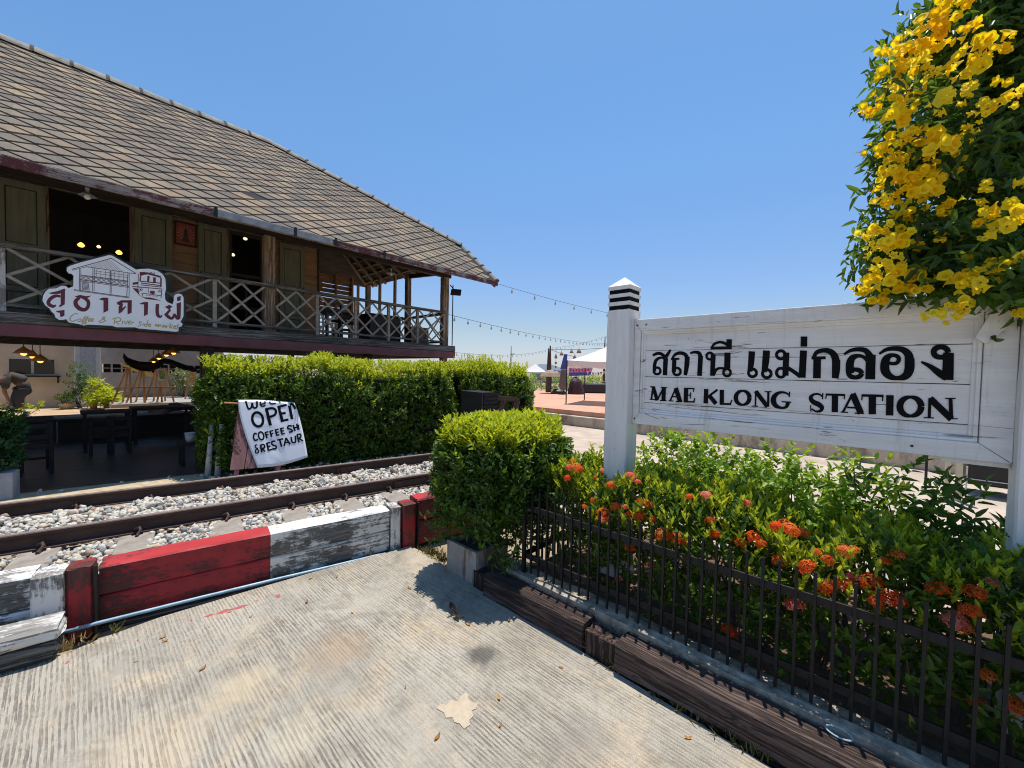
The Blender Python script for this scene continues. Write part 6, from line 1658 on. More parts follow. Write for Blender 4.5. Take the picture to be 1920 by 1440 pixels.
for i, (px, py, sc_) in enumerate(FLW):
    o = 2.345
    while o < 2.9:
        p = at_o(FS, o, px, py)
        if p[2] < ix_top(p[0], o) + 0.075: break
        o += 0.03
    if o <= 2.38 and p[2] < 0.66: o = 2.36; p = at_o(FS, o, px, py)
    k = next((j for j, (a, c_) in enumerate(IXB) if a <= p[0] < c_), 5 if p[0] > 0 else 0)
    h_ = put('flower_head', heads[3] if (i % 7 == 0 or i in (8, 9)) else heads[i % 3], None, ix[k])
    og = ORG[ix[k]][1]
    h_.location = (p[0] - og[0], p[1] - og[1], p[2] - og[2])
    h_.rotation_euler = (r.normal(0.15, 0.25), r.normal(0, 0.25), r.uniform(0, 6.28))
    h_.scale = (sc_ * r.uniform(0.68, 1.0),) * 3

# ---- shrubs behind the sign
def leafy(name, label, blobs, n, k, L_, W_, mat, slen, fr=FS, seed=0, up=0.6, stems=14, droop=0.12, zg=0.17, spread=0.8, cat='shrub'):
    r = np.random.default_rng(seed)
    c0 = np.mean([b_[:3] for b_ in blobs], 0)
    t = thing(name, label, cat, fr, (float(c0[0]), float(c0[1]), zg))
    Cc, Dd = [], []
    wts = np.array([b_[3] ** 2 for b_ in blobs]); wts = wts / wts.sum()
    for b_, w_ in zip(blobs, wts):
        m_ = int(n * w_)
        d = rnd_unit(m_, r); rad = b_[3] * (r.random(m_) ** 0.45)
        sc_ = np.array([1, 1, b_[4] if len(b_) > 4 else 1.0])
        Cc.append(np.array(b_[:3]) + d * rad[:, None] * sc_); Dd.append(d * 0.7 + np.array([0, 0, up]))
    C, D = np.concatenate(Cc), np.concatenate(Dd) + rnd_unit(sum(len(x) for x in Cc), r) * 0.35
    C[:, 2] = np.maximum(C[:, 2], zg + 0.05)
    leaves_obj('foliage', sprigs(C, D, k, slen, L_, W_, spread, 0.1, 0.35, rs=r), mat, t, droop=droop)
    b = MB()
    for j in range(stems):
        q = C[r.integers(len(C))]
        b.tube([(c0[0] + r.normal(0, 0.10), c0[1] + r.normal(0, 0.06), zg), ((c0[0] + q[0]) / 2 + r.normal(0, .03), (c0[1] + q[1]) / 2, (zg + q[2]) / 2), tuple(q)], [0.007, 0.005, 0.003], 5, False)
    b.part('stems', M_bark, t)
    return t
leafy('leafy_shrub', 'bright green shrub with small round leaves just behind the first sign post', [(-1.15, 3.2, 0.80, 0.30), (-0.95, 3.25, 0.95, 0.25), (-1.25, 3.15, 1.0, 0.2), (-0.75, 3.2, 0.8, 0.28), (-1.05, 3.1, 0.6, 0.3)], 620, 7, 0.046, 0.036, L_broad, 0.12, seed=21)
leafy('leafy_shrub', 'bright green shrub behind the middle of the sign, with shoots up to its lower edge', [(-0.55, 3.2, 0.85, 0.26), (-0.35, 3.2, 0.8, 0.26), (-0.5, 3.15, 1.02, 0.18), (-0.2, 3.15, 0.70, 0.2), (-0.4, 3.05, 0.55, 0.28)], 430, 7, 0.046, 0.036, L_broad, 0.12, seed=22)
leafy('leafy_shrub', 'small yellow green shrub between the clipped bush and the first sign post', [(-1.72, 3.0, 0.85, 0.14, 1.6), (-1.80, 2.9, 0.7, 0.14), (-1.62, 3.05, 0.95, 0.10, 1.6)], 130, 7, 0.045, 0.03, L_young, 0.10, seed=23, stems=6)
leafy('pinnate_shrub', 'darker shrub with long drooping leaflets in front of the road near the far sign post', [(0.08, 3.3, 0.85, 0.22), (0.25, 3.25, 0.75, 0.25), (0.0, 3.2, 1.0, 0.12), (0.4, 3.2, 0.72, 0.16), (0.37, 3.15, 1.0, 0.10), (0.15, 3.1, 0.6, 0.22)], 120, 9, 0.085, 0.030, L_dark, 0.2, seed=24, droop=0.3, up=0.35)
leafy('pinnate_shrub', 'sparse young plant with fern like sprays on a bare stem under the lettering', [(-0.08, 3.15, 1.16, 0.06), (-0.18, 3.12, 1.05, 0.1), (-0.05, 3.1, 0.95, 0.12), (-0.22, 3.15, 0.9, 0.12)], 34, 10, 0.07, 0.026, L_broad, 0.2, seed=25, droop=0.25, up=0.3, stems=5)
# plants by the rear building
leafy('thin_shrub', 'tall thin shrub with dark twigs before the printed column', [(0.18, 14.4, 1.35, 0.16, 1.8), (0.32, 14.4, 1.15, 0.16, 1.8), (0.2, 14.4, 0.9, 0.16)], 120, 7, 0.06, 0.025, L_dark, 0.14, FB, 26, zg=0.6, stems=10)
leafy('potted_plant', 'leafy yellow green plant at the foot of the printed column', [(0.62, 13.9, 0.80, 0.2), (0.5, 14.1, 1.0, 0.14, 1.5), (0.72, 13.8, 0.74, 0.14)], 120, 8, 0.12, 0.03, L_young, 0.16, FB, 27, zg=0.6, stems=6, droop=0.35)
leafy('potted_plant', 'small dark potted plant beside the tall thin shrub', [(0.0, 14.2, 0.84, 0.1)], 40, 7, 0.06, 0.022, L_dark, 0.1, FB, 28, zg=0.6, stems=4)
leafy('potted_plant', 'low sprig plant at the corner of the white yard edge', [(-0.5, 12.5, 0.74, 0.08), (-0.36, 12.5, 0.78, 0.06), (-0.9, 12.5, 0.75, 0.1)], 40, 7, 0.06, 0.022, L_young, 0.1, FB, 29, zg=0.6, stems=4)
leafy('garden_shrub', 'pale leafed shrub between the easels and the pink building', [(2.25, 15.0, 1.1, 0.2), (2.4, 15.1, 1.3, 0.18), (2.2, 15.0, 1.35, 0.15)], 140, 7, 0.07, 0.035, leafmat('pale_leaf', (0.08, 0.11, 0.05), (0.2, 0.24, 0.1), (0.4, 0.42, 0.25), 0.3), 0.14, FB, 30, zg=0.6)
for (s, o, r_, h, lab) in ((0.02, 14.25, 0.14, 0.13, 'wide pale planter trough below the small dark potted plant'), (0.45, 13.95, 0.075, 0.16, 'round clay pot beside the leafy yellow green plant')):
    t = thing('flower_pot', lab, 'flower pot', FB, (s, o, 0.602))
    b = MB(); b.lathe((s, o, 0.602), [(r_ * 0.75, 0), (r_, h * 0.9), (r_ * 1.06, h), (r_ * 0.9, h * 0.98), (r_ * 0.85, h * 0.8)], 16); b.part('pot', plain('pale_clay', (0.5, 0.4, 0.26), 0.8, 0.3) if r_ > .1 else plain('clay_pot', (0.45, 0.25, 0.14), 0.8, 0.3), t, smooth=True)

# ---- yellow flowered tree over the sign
tree = thing('yellow_flowered_tree', 'tall yellow elder tree covered in bright trumpet flowers, leaning over the station sign', 'tree', FW, (3.0, 2.15, 0.17))
def at_d(px, py, z):
    return np.array(Vector((0, 0, EYE)) + ray(px, py) * z)
BL = [(1860, 30, 2.25, .42), (1790, 130, 2.2, .28), (1740, 200, 2.15, .22), (1800, 290, 2.2, .34), (1745, 340, 2.1, .20), (1765, 430, 2.1, .26), (1715, 480, 2.05, .16), (1690, 525, 2.0, .13), (1760, 530, 2.0, .16), (1900, 180, 2.3, .42), (1900, 360, 2.25, .38), (1880, 480, 2.1, .26), (1840, 545, 1.85, .12), (1900, 550, 1.8, .12), (1830, -80, 2.3, .4), (1960, -20, 2.4, .5), (2040, 220, 2.4, .5), (2020, 450, 2.2, .4), (1950, -200, 2.4, .5), (1680, 170, 2.1, .10), (1650, 215, 2.05, .07), (1665, 265, 2.1, .09), (1640, 535, 2.0, .08), (1650, 450, 2.0, .06)]
r = np.random.default_rng(91)
Cc, Dd = [], []
for px, py, z, rad in BL:
    m_ = int(500 * rad ** 2 * 4.5) + 12
    d = rnd_unit(m_, r); q = rad * r.random(m_) ** 0.4
    Cc.append(at_d(px, py, z) + d * q[:, None]); Dd.append(d * 0.9 + np.array([-0.25, -0.2, 0.05]))
C, D = np.concatenate(Cc), np.concatenate(Dd)
D += rnd_unit(len(C), r) * 0.4
def px_of(P):
    v = P - np.array([0, 0, EYE]); z = v @ np.array(CF)
    return CX + F * (v @ np.array(CR)) / z, CY - F * (v @ np.array(CU)) / z
ppx, ppy = px_of(C)
edge_ = np.interp(ppy, [-400, 0, 60, 100, 210, 330, 450, 530, 590, 700], [1800, 1790, 1705, 1695, 1648, 1678, 1648, 1622, 1690, 1900])
keep = (vnoise(C, 3.6, 5) > np.where(ppx < 1760, 0.06, -0.08)) & (ppx > edge_) & (ppy < np.where(ppx < 1845, 545, 575))          # the crown's outline against the sky
C, D = C[keep], D[keep]
leaves_obj('crown', sprigs(C, D, 9, 0.17, 0.075, 0.026, 0.85, -0.1, 0.35, rs=r), L_tec, tree, droop=0.3)
b = MB()
tp = [(3.0, 2.15, 0.1), (2.95, 2.2, 1.2), (2.9, 2.2, 2.3), (2.85, 2.25, 3.2), (2.8, 2.3, 4.0)]
b.tube(catmull(tp, 5), [0.05 - 0.0018 * i for i in range(21)], 10); b.part('trunk', M_bark, tree, smooth=True)
b = MB()
for j in range(70):
    q = C[r.integers(len(C))]
    zz = min(max(q[2] - 0.5, 1.2), 3.7); base = np.array([2.9, 2.2, zz])
    mid = (base + q) / 2 + r.normal(0, .06, 3) + np.array([0, 0, 0.08])
    b.tube(catmull([tuple(base), tuple(mid), tuple(q)], 4), [0.012] * 4 + [0.008] * 4 + [0.004], 5, False)
b.part('branches', M_bark, tree)
def trumpet(r, c, d, sc_):
    d = Vector(d).normalized(); x = d.orthogonal().normalized(); y = d.cross(x)
    V, Q, n = [], [], 15
    ph = r.uniform(0, 6)
    prof = [(-.012, .005, 0), (.006, .009, 0), (.022, .015, 0), (.033, .021, .05), (.040, .031, .22), (.0385, .041, .30)]
    for (h, rad, am) in prof:
        for k in range(n):
            a = 2 * PI * k / n
            lob = abs(math.cos(2.5 * a + ph)) ** 0.6
            rr = rad * (1 - am + am * 1.25 * lob); hh = h - am * 0.012 * (1 - lob) + r.normal(0, 0.0012)
            V.append(Vector(c) + (x * math.cos(a) * rr + y * math.sin(a) * rr + d * hh) * sc_)
    for i in range(len(prof) - 1):
        for k in range(n):
            Q.append([i * n + k, i * n + (k + 1) % n, (i + 1) * n + (k + 1) % n, (i + 1) * n + k])
    return V, Q
def cluster(seed, nf):
    r = np.random.default_rng(seed); V, Q = [], []
    for i in range(nf):
        d = Vector((r.normal(0, 0.75), -0.75 + r.normal(0, 0.5), r.normal(0.0, 0.65))).normalized()
        c = Vector((r.normal(0, 0.030), r.normal(-0.01, 0.025), r.normal(0, 0.026))) + d * 0.015
        v, q = trumpet(r, c, d, r.uniform(0.5, 0.72)); b_ = len(V)
        V += v; Q += [[b_ + j for j in f_] for f_ in q]
    me = np_mesh('flower_cluster', np.array([tuple(v) for v in V]), np.array(Q))
    me.polygons.foreach_set('use_smooth', [True] * len(me.polygons))
    me.materials.append(M_yel); return me
M_yel = petalmat('yellow_petal', (0.88, 0.54, 0.004), (0.95, 0.71, 0.010), (0.97, 0.83, 0.06), 0.50)
CL = [cluster(200 + k, (6, 8, 11, 7, 12, 4)[k]) for k in range(6)]
FL = [(480, 90, 1.2), (470, 150, 1.3), (440, 180, 1.0), (280, 270, 1.1), (260, 320, 1.0), (370, 240, 1.1), (420, 235, 1.0), (500, 330, 1.2), (625, 345, 1.3), (690, 240, 1.1), (745, 240, 1.0), (430, 290, .8), (350, 430, 1.1), (380, 460, 1.0), (240, 420, .9), (170, 505, .9), (200, 495, .7), (300, 520, 1.1), (455, 500, .9), (780, 425, 1.0), (825, 460, .9), (280, 620, 1.0), (340, 620, .8), (470, 610, 1.2), (460, 660, 1.2), (450, 705, 1.0), (520, 660, .9), (320, 710, .9), (220, 685, .8), (250, 720, .8), (255, 780, .9), (230, 800, .8), (355, 800, 1.2), (400, 830, 1.1), (440, 840, 1.0), (440, 770, .9), (560, 760, .9), (250, 880, 1.0), (205, 915, .8), (300, 930, .9), (400, 945, .7), (490, 935, .7), (640, 905, .9), (190, 1035, .9), (215, 1050, .8), (310, 1060, .9), (780, 985, 1.1), (600, 1040, 1.2), (165, 1145, .7), (270, 1110, .9), (325, 1105, .9), (215, 1190, 1.0), (250, 1225, 1.0), (280, 1200, .9), (150, 1260, .8), (160, 1300, .8), (210, 1330, .8), (350, 1265, 1.1), (395, 1290, 1.0), (280, 1310, 1.0), (350, 1320, .9), (745, 1215, 1.4), (700, 1225, 1.0), (555, 1290, 1.2), (620, 1345, 1.1), (610, 1255, 1.1), (435, 1410, .7), (510, 1385, .8), (570, 1410, .6), (850, 1405, 1.2), (850, 845, .9), (850, 960, .9), (690, 1045, .6), (590, 15, 1.1), (520, 10, .9), (560, 170, 1.0), (600, 235, .9), (560, 460, .8), (640, 500, .7), (810, 172, .6), (290, 190, .8), (290, 470, .7), (590, 400, .9), (530, 420, .8), (380, 320, .8), (420, 360, .8), (600, 590, .6), (720, 480, .7), (460, 1080, .7), (340, 980, .9)]
for i, (zx, zy, s_) in enumerate(FL):
    px, py = 1560 + zx / 2.4, zy / 2.4
    z = 1.92 - 0.0012 * max(0, px - 1700) + r.normal(0, 0.05)
    z = 1.72 if py > 560 else z
    p = at_d(px, py, z)
    o = put('flower_cluster', CL[(i * 5 + int(s_ * 10)) % 6], None, tree)
    o.location = (p[0] - 3.0, p[1] - 2.15, p[2] - 0.17)
    o.rotation_euler = (r.normal(0, 0.4), r.normal(0, 0.5), r.normal(-0.7, 0.5))
    o.scale = (s_ * r.uniform(0.72, 1.0),) * 3
# ================================================================== PLAZA: TENT, LANTERNS, STRING LIGHTS, FAR BUILDINGS
def wp(px, py, Z):
    d = ray(px, py); t = Z / d.y
    return Vector((d.x * t, Z, EYE + d.z * t))
def string_lights(label, A, B, sag, n, size, r_c=0.0045, skip=0):
    t = thing('string_lights', label, 'string lights', FW, tuple(A))
    pts = []
    for i in range(41):
        u = i / 40; p = A.lerp(B, u); p.z -= sag * 4 * u * (1 - u); pts.append(tuple(p))
    b = MB(); b.tube(pts, r_c, 5, False); b.part('cable', M_iron, t)
    for i in range(n):
        u = (i + 0.6) / n; p = A.lerp(B, u); p.z -= sag * 4 * u * (1 - u)
        b = MB()
        b.tube([(p.x, p.y, p.z), (p.x, p.y, p.z - size * 0.8)], r_c * 1.2, 5)
        b.lathe((p.x, p.y, p.z - size * 2.2), [(0.003, 0), (size * 0.35, size * 0.3), (size * 0.42, size * 0.7), (size * 0.25, size * 1.2), (size * 0.16, size * 1.5)], 8)
        b.part('bulb', M_bulbg, t)
M_bulbg = plain('glass_bulb', (0.42, 0.45, 0.48), 0.2, 0.2)
string_lights('string of hanging bulbs running from the roof corner past the sign post top', FB.w((6.97, 6.86, 3.80)), wp(1420, 606, 21), 0.5, 22, 0.062)
string_lights('string of small bulbs from the house dropping towards the white tent', wp(835, 588, 11.5), wp(1142, 644, 33), 0.25, 30, 0.075, 0.0065)
string_lights('faint low string of bulbs between the house and the wooden twin posts', wp(846, 660, 16), wp(1030, 655, 29), 0.25, 20, 0.06, 0.006)
string_lights('faint string of bulbs rising from the twin posts behind the tent', wp(1031, 653, 29), wp(1150, 626, 26), 0.15, 14, 0.06, 0.006)
M_tent = G('white_tent_fabric')
_p = M_tent.n('ShaderNodeBsdfPrincipled', i_Base_Color=(0.80, 0.79, 0.77), i_Roughness=0.7)
_t = M_tent.n('ShaderNodeBsdfTranslucent', i_Color=(0.75, 0.66, 0.56)); _m = M_tent.n('ShaderNodeMixShader'); _m.inputs[0].default_value = 0.3
M_tent.t.links.new(_p.outputs[0], _m.inputs[1]); M_tent.t.links.new(_t.outputs[0], _m.inputs[2]); M_tent.t.links.new(_m.outputs[0], M_tent.o.inputs[0]); M_tent = M_tent.m
def tent(name, label, c0, e1, e2, ze, zp, zf, val, mat, legs=True):
    c0, e1, e2 = Vector(c0), Vector(e1), Vector(e2)
    t = thing(name, label, 'tent', FW, (c0.x, c0.y, zf))
    cs = [c0, c0 + e1, c0 + e1 + e2, c0 + e2]
    ctr = c0 + (e1 + e2) / 2
    b = MB(); vs, fs = [], []
    for i in range(4):
        a, c = cs[i], cs[(i + 1) % 4]; base = len(vs); N = 8
        for j in range(N + 1):
            v = j / N
            for k in range(N + 1):
                u = k / N
                e = a.lerp(c, u); p = e.lerp(ctr, v)
                z = ze + (zp - ze) * (v ** 1.25) - 0.05 * math.sin(PI * u) * (1 - v)
                vs.append((p.x, p.y, z))
        for j in range(N):
            for k in range(N): q = base + j * (N + 1) + k; fs.append((q, q + 1, q + N + 2, q + N + 1))
    b.add(vs, fs); b.part('canopy', mat, t, smooth=True)
    b = MB()
    for i in range(4):
        a, c = cs[i], cs[(i + 1) % 4]; N = 24
        for k in range(N):
            u0, u1 = k / N, (k + 1) / N
            f = lambda u: val * (0.82 + 0.18 * abs(math.cos(u * PI * 4)))
            p, q = a.lerp(c, u0), a.lerp(c, u1)
            s0, s1 = 0.05 * math.sin(PI * u0), 0.05 * math.sin(PI * u1)
            b.add([(p.x, p.y, ze - s0), (q.x, q.y, ze - s1), (q.x, q.y, ze - s1 - f(u1)), (p.x, p.y, ze - s0 - f(u0))], [(0, 1, 2, 3)])
    b.part('valance', mat, t)
    if legs:
        for c in cs:
            b = MB(); b.tube([(c.x, c.y, zf), (c.x, c.y, ze)], 0.025, 6); b.part('leg', M_iron, t)
tent('canopy_tent', 'white pop-up canopy tent on the terracotta plaza beside the sign post', (2.03, 15.1, 0), (2.35, -1.1, 0), (1.1, 2.35, 0), 2.17, 2.80, 0.545, 0.24, M_tent)
tent('canopy_tent', 'small far white tent peak just above the shorter hedge', tuple(wp(980, 697, 34)), (1.9, -0.3, 0), (0.3, 1.9, 0), 1.76, 2.42, 0.545, 0.12, M_tent)
def far_block(name, label, cat, pxa, pxb, ytop, Z, depth, mat, roof=None, zf=0.545):
    a, c = wp(pxa, ytop, Z), wp(pxb, ytop, Z)
    t = thing(name, label, cat, FW, ((a.x + c.x) / 2, Z, zf))
    b = MB(); b.box(a.x, c.x, Z, Z + depth, zf, a.z); b.part('wall', mat, t)
    return t, a, c
M_pinkf = plain('far_pink_wall', (0.46, 0.23, 0.30), 0.9, 0.15, 1.0)
t, a, c = far_block('pink_building', 'low far pink building with a pale end, above the hedge', 'building', 884, 950, 690, 60, 6, M_pinkf, zf=-0.07)
b = MB(); b.box(a.x - 1.5, a.x - 0.02, 60, 66, -0.07, a.z); b.part('pale_end', M_cream, t)
b = MB(); b.box(a.x - 1.6, c.x + 0.1, 59.8, 66.1, a.z + 0.002, a.z + 0.18); b.part('roof_edge', M_cream, t)
M_bluer = plain('blue_grey_roof', (0.10, 0.135, 0.18), 0.6, 0.2, 1)
t, a, c = far_block('far_building', 'far building with a blue grey hipped roof behind the twin posts', 'building', 1003, 1062, 694, 70, 8, plain('far_wall', (0.3, 0.3, 0.3), 0.9), zf=-0.07)
b = MB(); e = wp(1010, 682.5, 74).z
b.add([(a.x - .5, 69.5, a.z), (c.x + .5, 69.5, a.z), (c.x + .5, 78.5, a.z), (a.x - .5, 78.5, a.z), (a.x + 1.0, 74, e), (c.x - 2.4, 74, e)], [(0, 1, 5, 4), (1, 2, 5), (2, 3, 4, 5), (3, 0, 4), (3, 2, 1, 0)]); b.part('roof', M_bluer, t)
# twin posts and a thin pole
M_pole = wood('brown_pole', (0.07, 0.045, 0.03), (0.18, 0.12, 0.085), 'z', 0.8)
for (px, yt, Z, r_, lab, nm) in ((1031.8, 648, 24, 0.075, 'taller of two tapering brown posts behind the far hedge', 'wooden_post'), (1028.6, 653, 24.3, 0.065, 'shorter of two tapering brown posts behind the far hedge', 'wooden_post'), (958.5, 649, 45, 0.06, 'thin dark pole standing alone above the shorter hedge', 'lamp_pole'), (1134.5, 632, 30, 0.06, 'dark pole tip behind the white tent next to the sign post', 'lamp_pole')):
    p = wp(px, yt, Z); mb = MB(); mb.tube([(p.x, p.y, 0.5), (p.x, p.y, 1.6), (p.x, p.y, p.z)], [r_ * 1.9, r_ * 1.5, r_ * 0.5], 8)
    if Z == 45:
        mb.tube([(p.x, p.y, p.z - 0.9), (p.x + 0.4, p.y, p.z - 0.85)], 0.05, 6)
    mb.solo(nm, M_pole, FW, (p.x, p.y, 0.5), lab, 'pole')
# lanterns on lines
line_pts = [(1033, 655.5), (1070, 658.5), (1100, 662)]
for (pa, pb, lab) in (((1033, 656), (1078, 668.5), 'lower lantern line from the twin posts'), ((1033, 655), (1140, 652.5), 'upper lantern line from the twin posts to behind the sign post')):
    A, B = wp(*pa, 23.5), wp(*pb, 22); mb = MB(); mb.tube([tuple(A), tuple(A.lerp(B, .5) - Vector((0, 0, .05))), tuple(B)], 0.012, 5)
    mb.solo('lantern_line', M_iron, FW, tuple(A), 'dark ' + lab, 'cable')
M_lant = plain('straw_lantern', (0.30, 0.19, 0.12), 0.8, 0.3)
for i, (px, py, s_, lab) in enumerate(((1085.5, 662, 0.125, 'largest bell shaped straw lantern above the tent slope'), (1071.7, 662, 0.10, 'bell shaped straw lantern between two others on the upper line'), (1052.8, 666.5, 0.105, 'bell shaped straw lantern nearest the twin posts on the lower line'), (1077.5, 672.5, 0.10, 'bell shaped straw lantern just touching the tent edge'), (1042.3, 672, 0.10, 'tall pointed top lantern of the hanging chain'), (1042.2, 680.5, 0.07, 'round middle lantern of the hanging chain'), (1042, 688, 0.06, 'small round bottom lantern of the hanging chain'))):
    p = wp(px, py, 22.5); t = thing('lantern', lab, 'lantern', FW, tuple(p))
    b = MB()
    if i < 4: prof = [(0.01, s_ * 2.0), (s_ * 0.5, s_ * 1.7), (s_ * 0.9, s_ * 0.7), (s_ * 1.15, 0), (s_ * 0.95, 0.01), (s_ * 0.6, s_ * 0.8)]
    elif i == 4: prof = [(0.01, s_ * 3), (s_ * 0.5, s_ * 1.6), (s_ * 0.9, s_ * 0.4), (s_ * 0.8, 0), (0.01, -0.01)]
    else: prof = [(0.01, s_), (s_ * 0.7, s_ * 0.7), (s_, 0), (s_ * 0.7, -s_ * 0.7), (0.01, -s_)]
    b.lathe(tuple(p), prof, 12); b.part('lantern_body', M_lant, t, smooth=True)
    b = MB(); b.tube([(p.x, p.y, p.z + s_ * (2.8 if i == 4 else 0.9)), (p.x, p.y, p.z + s_ * (2.8 if i == 4 else 0.9) + 0.22)], 0.008, 5); b.part('hanger', M_iron, t)
# railing and clutter on the plaza edge
rl = thing('plaza_railing', 'grey metal railing along the far side of the plaza', 'railing', FW, (4, 25.3, 0.545))
for z in (0.85, 1.2):
    b = MB(); b.tube([(0.5, 25.3, z), (12, 25.3, z)], 0.02, 6); b.part('rail', M_gutter, rl)
for k in range(28):
    b = MB(); b.box(0.6 + 0.4 * k, 0.64 + 0.4 * k, 25.28, 25.32, 0.545, 1.2); b.part('baluster', M_gutter, rl)
def blob(name, label, cat, px, py, Z, dims, mat, zf=0.545, half=True, seed=0):
    p = wp(px, py, Z); bm = bmesh.new(); bmesh.ops.create_icosphere(bm, subdivisions=3, radius=1)
    for v in bm.verts:
        d = 1 + 0.12 * mnoise.noise(v.co * 2 + Vector((seed, 0, 0)))
        z = max(v.co.z, 0.0) if half else v.co.z
        v.co = Vector((v.co.x * dims[0] * d, v.co.y * dims[1] * d, z * dims[2] * d))
    me = bpy.data.meshes.new(name); bm.to_mesh(me); bm.free()
    o = put(name, me, mat, None, FW, (p.x, p.y, zf)); return tag(o, label, cat)
blob('dome_tent', 'dark maroon dome tent under the white canopy', 'tent', 1080, 720, 22.2, (0.45, 0.4, 0.95), plain('maroon_tent', (0.05, 0.02, 0.025), 0.7, 0.5, 6), seed=2)
sk = thing('covered_table', 'long table wrapped in black cloth at the far side of the plaza', 'table', FW, (4.7, 24, 0.545))
a, c = wp(1082, 720, 23.6), wp(1139, 720, 23.6)
b = MB(); b.box(a.x, c.x, 23.6, 24.3, 0.56, 1.07); b.part('black_cloth', M_blackw, sk, bevel=0.05)
b = MB(); b.box(a.x + .1, c.x - .1, 23.7, 24.2, 1.072, 1.12); b.part('top_board', M_gutter, sk)
a, c = wp(1069, 727, 23.4), wp(1084, 727, 23.4)
mb = MB(); mb.box(a.x, c.x, 23.4, 23.8, 0.546, 0.80); mb.solo('wooden_box', M_pine, FW, (a.x, 23.4, 0.546), 'small brown wooden box standing before the black covered table', 'box', bevel=0.01)
pr = thing('parasol', 'beige fabric parasol drooping beside the twin posts', 'parasol', FW, tuple(wp(1035, 700, 22.5))[:2] + (0.545,))
p = wp(1034, 700, 22.5)
b = MB(); b.lathe((p.x, p.y, 1.5), [(0.02, 0.36), (0.25, 0.32), (0.5, 0.18), (0.66, -0.02), (0.64, -0.04), (0.45, 0.10)], 8); b.part('canopy', plain('beige_fabric', (0.34, 0.25, 0.18), 0.85, 0.3), pr)
b = MB(); b.tube([(p.x, p.y, 0.545), (p.x, p.y, 1.8)], 0.025, 6); b.part('pole', M_iron, pr)
p2 = wp(1057, 690, 21.5)
pr2 = thing('parasol', 'tall folded grey brown parasol standing before the dome tent', 'parasol', FW, (p2.x, p2.y, 0.545))
b = MB(); b.lathe((p2.x, p2.y, 0.0), [(0.12, 0.78), (0.24, 0.95), (0.2, 1.4), (0.14, 1.85), (0.03, 2.05)], 10); b.part('folded_canopy', plain('grey_brown_fabric', (0.15, 0.12, 0.10), 0.85, 0.4), pr2)
b = MB(); b.tube([(p2.x, p2.y, 0.545), (p2.x, p2.y, 2.1)], 0.03, 6); b.part('pole', M_iron, pr2)
bn = thing('pink_banner', 'pink and blue banner with small red marks hanging below the tent valance', 'banner', FW, tuple(wp(1087, 698, 19.5)))
q = [wp(x, y, 19.5) for x, y in ((1066, 689), (1112, 689), (1108, 701), (1066, 702))]
b = MB(); b.poly([tuple(v) for v in q], (0, 0.02, 0)); b.part('cloth', plain('banner_pink', (0.55, 0.32, 0.48), 0.8, 0.3, 4), bn)
q = [wp(x, y, 19.48) for x, y in ((1067, 699), (1107, 698), (1105, 704), (1067, 705))]
b = MB(); b.poly([tuple(v) for v in q], (0, 0.015, 0)); b.part('blue_hem', plain('banner_blue', (0.06, 0.09, 0.35), 0.8, 0.2), bn)
b = MB()
for k in range(7):
    v = wp(1070 + 5.5 * k, 694 + (k % 2), 19.46); b.box(v.x - 0.03, v.x + 0.03, 19.455, 19.462, v.z - 0.06, v.z + 0.06)
b.part('red_marks', plain('banner_red', (0.5, 0.03, 0.05), 0.8), bn)
for (pa, lab, c_) in (((1058, 664), 'blue cloth flag hanging beside the tent corner', 'banner_blue'),):
    v = wp(*pa, 18.5); w2 = wp(1050, 692, 18.5); mb = MB()
    for j in range(7):
        t_ = j / 6
        for i_ in range(4): mb.v.append((v.x + (w2.x - v.x) * t_ + 0.10 * i_ * (0.5 + 0.5 * t_), 18.5 + 0.03 * math.sin(i_ * 2 + j), v.z + (w2.z - v.z) * t_))
    for j in range(6):
        for i_ in range(3): q_ = j * 4 + i_; mb.f.append([q_, q_ + 1, q_ + 5, q_ + 4]); mb.mi.append(0)
    mb.solo('flag', bpy.data.materials[c_], FW, tuple(v), lab, 'flag')
blob('cloth_bundle', 'black cloth bundle heaped on the plaza before the railing', 'bundle', 1048, 727, 22.0, (0.42, 0.3, 0.30), M_blackw, seed=5)
bt = thing('bunting', 'string of red and white triangular flags below the tent', 'bunting', FW, tuple(wp(1110, 700, 16.5)))
for k in range(9):
    v = wp(1097 + 5 * k, 697 + 4 * math.sin(PI * k / 8), 16.5)
    b = MB(); b.poly([(v.x - 0.045, 16.5, v.z + 0.05), (v.x + 0.045, 16.5, v.z + 0.05), (v.x, 16.5, v.z - 0.09)], (0, 0.005, 0)); b.part('flag', [bpy.data.materials['banner_red'], M_cream, bpy.data.materials['banner_blue']][k % 3], bt)
r = np.random.default_rng(12)
n = 1500
Cs = np.stack([r.uniform(-6, 30, n), r.uniform(31, 33, n), 0.2 + 1.15 * r.random(n) ** 0.7], 1)
tl_ = thing('far_shrubs', 'dull green shrub line beyond the plaza railing', 'shrubs', FW, (8, 32, 0))
leaves_obj('foliage', sprigs(Cs, rnd_unit(n, r) + np.array([[0, 0, .5]]), 7, 0.3, 0.2, 0.1, 0.9, 0.2, 0.4, rs=r), L_broad, tl_)
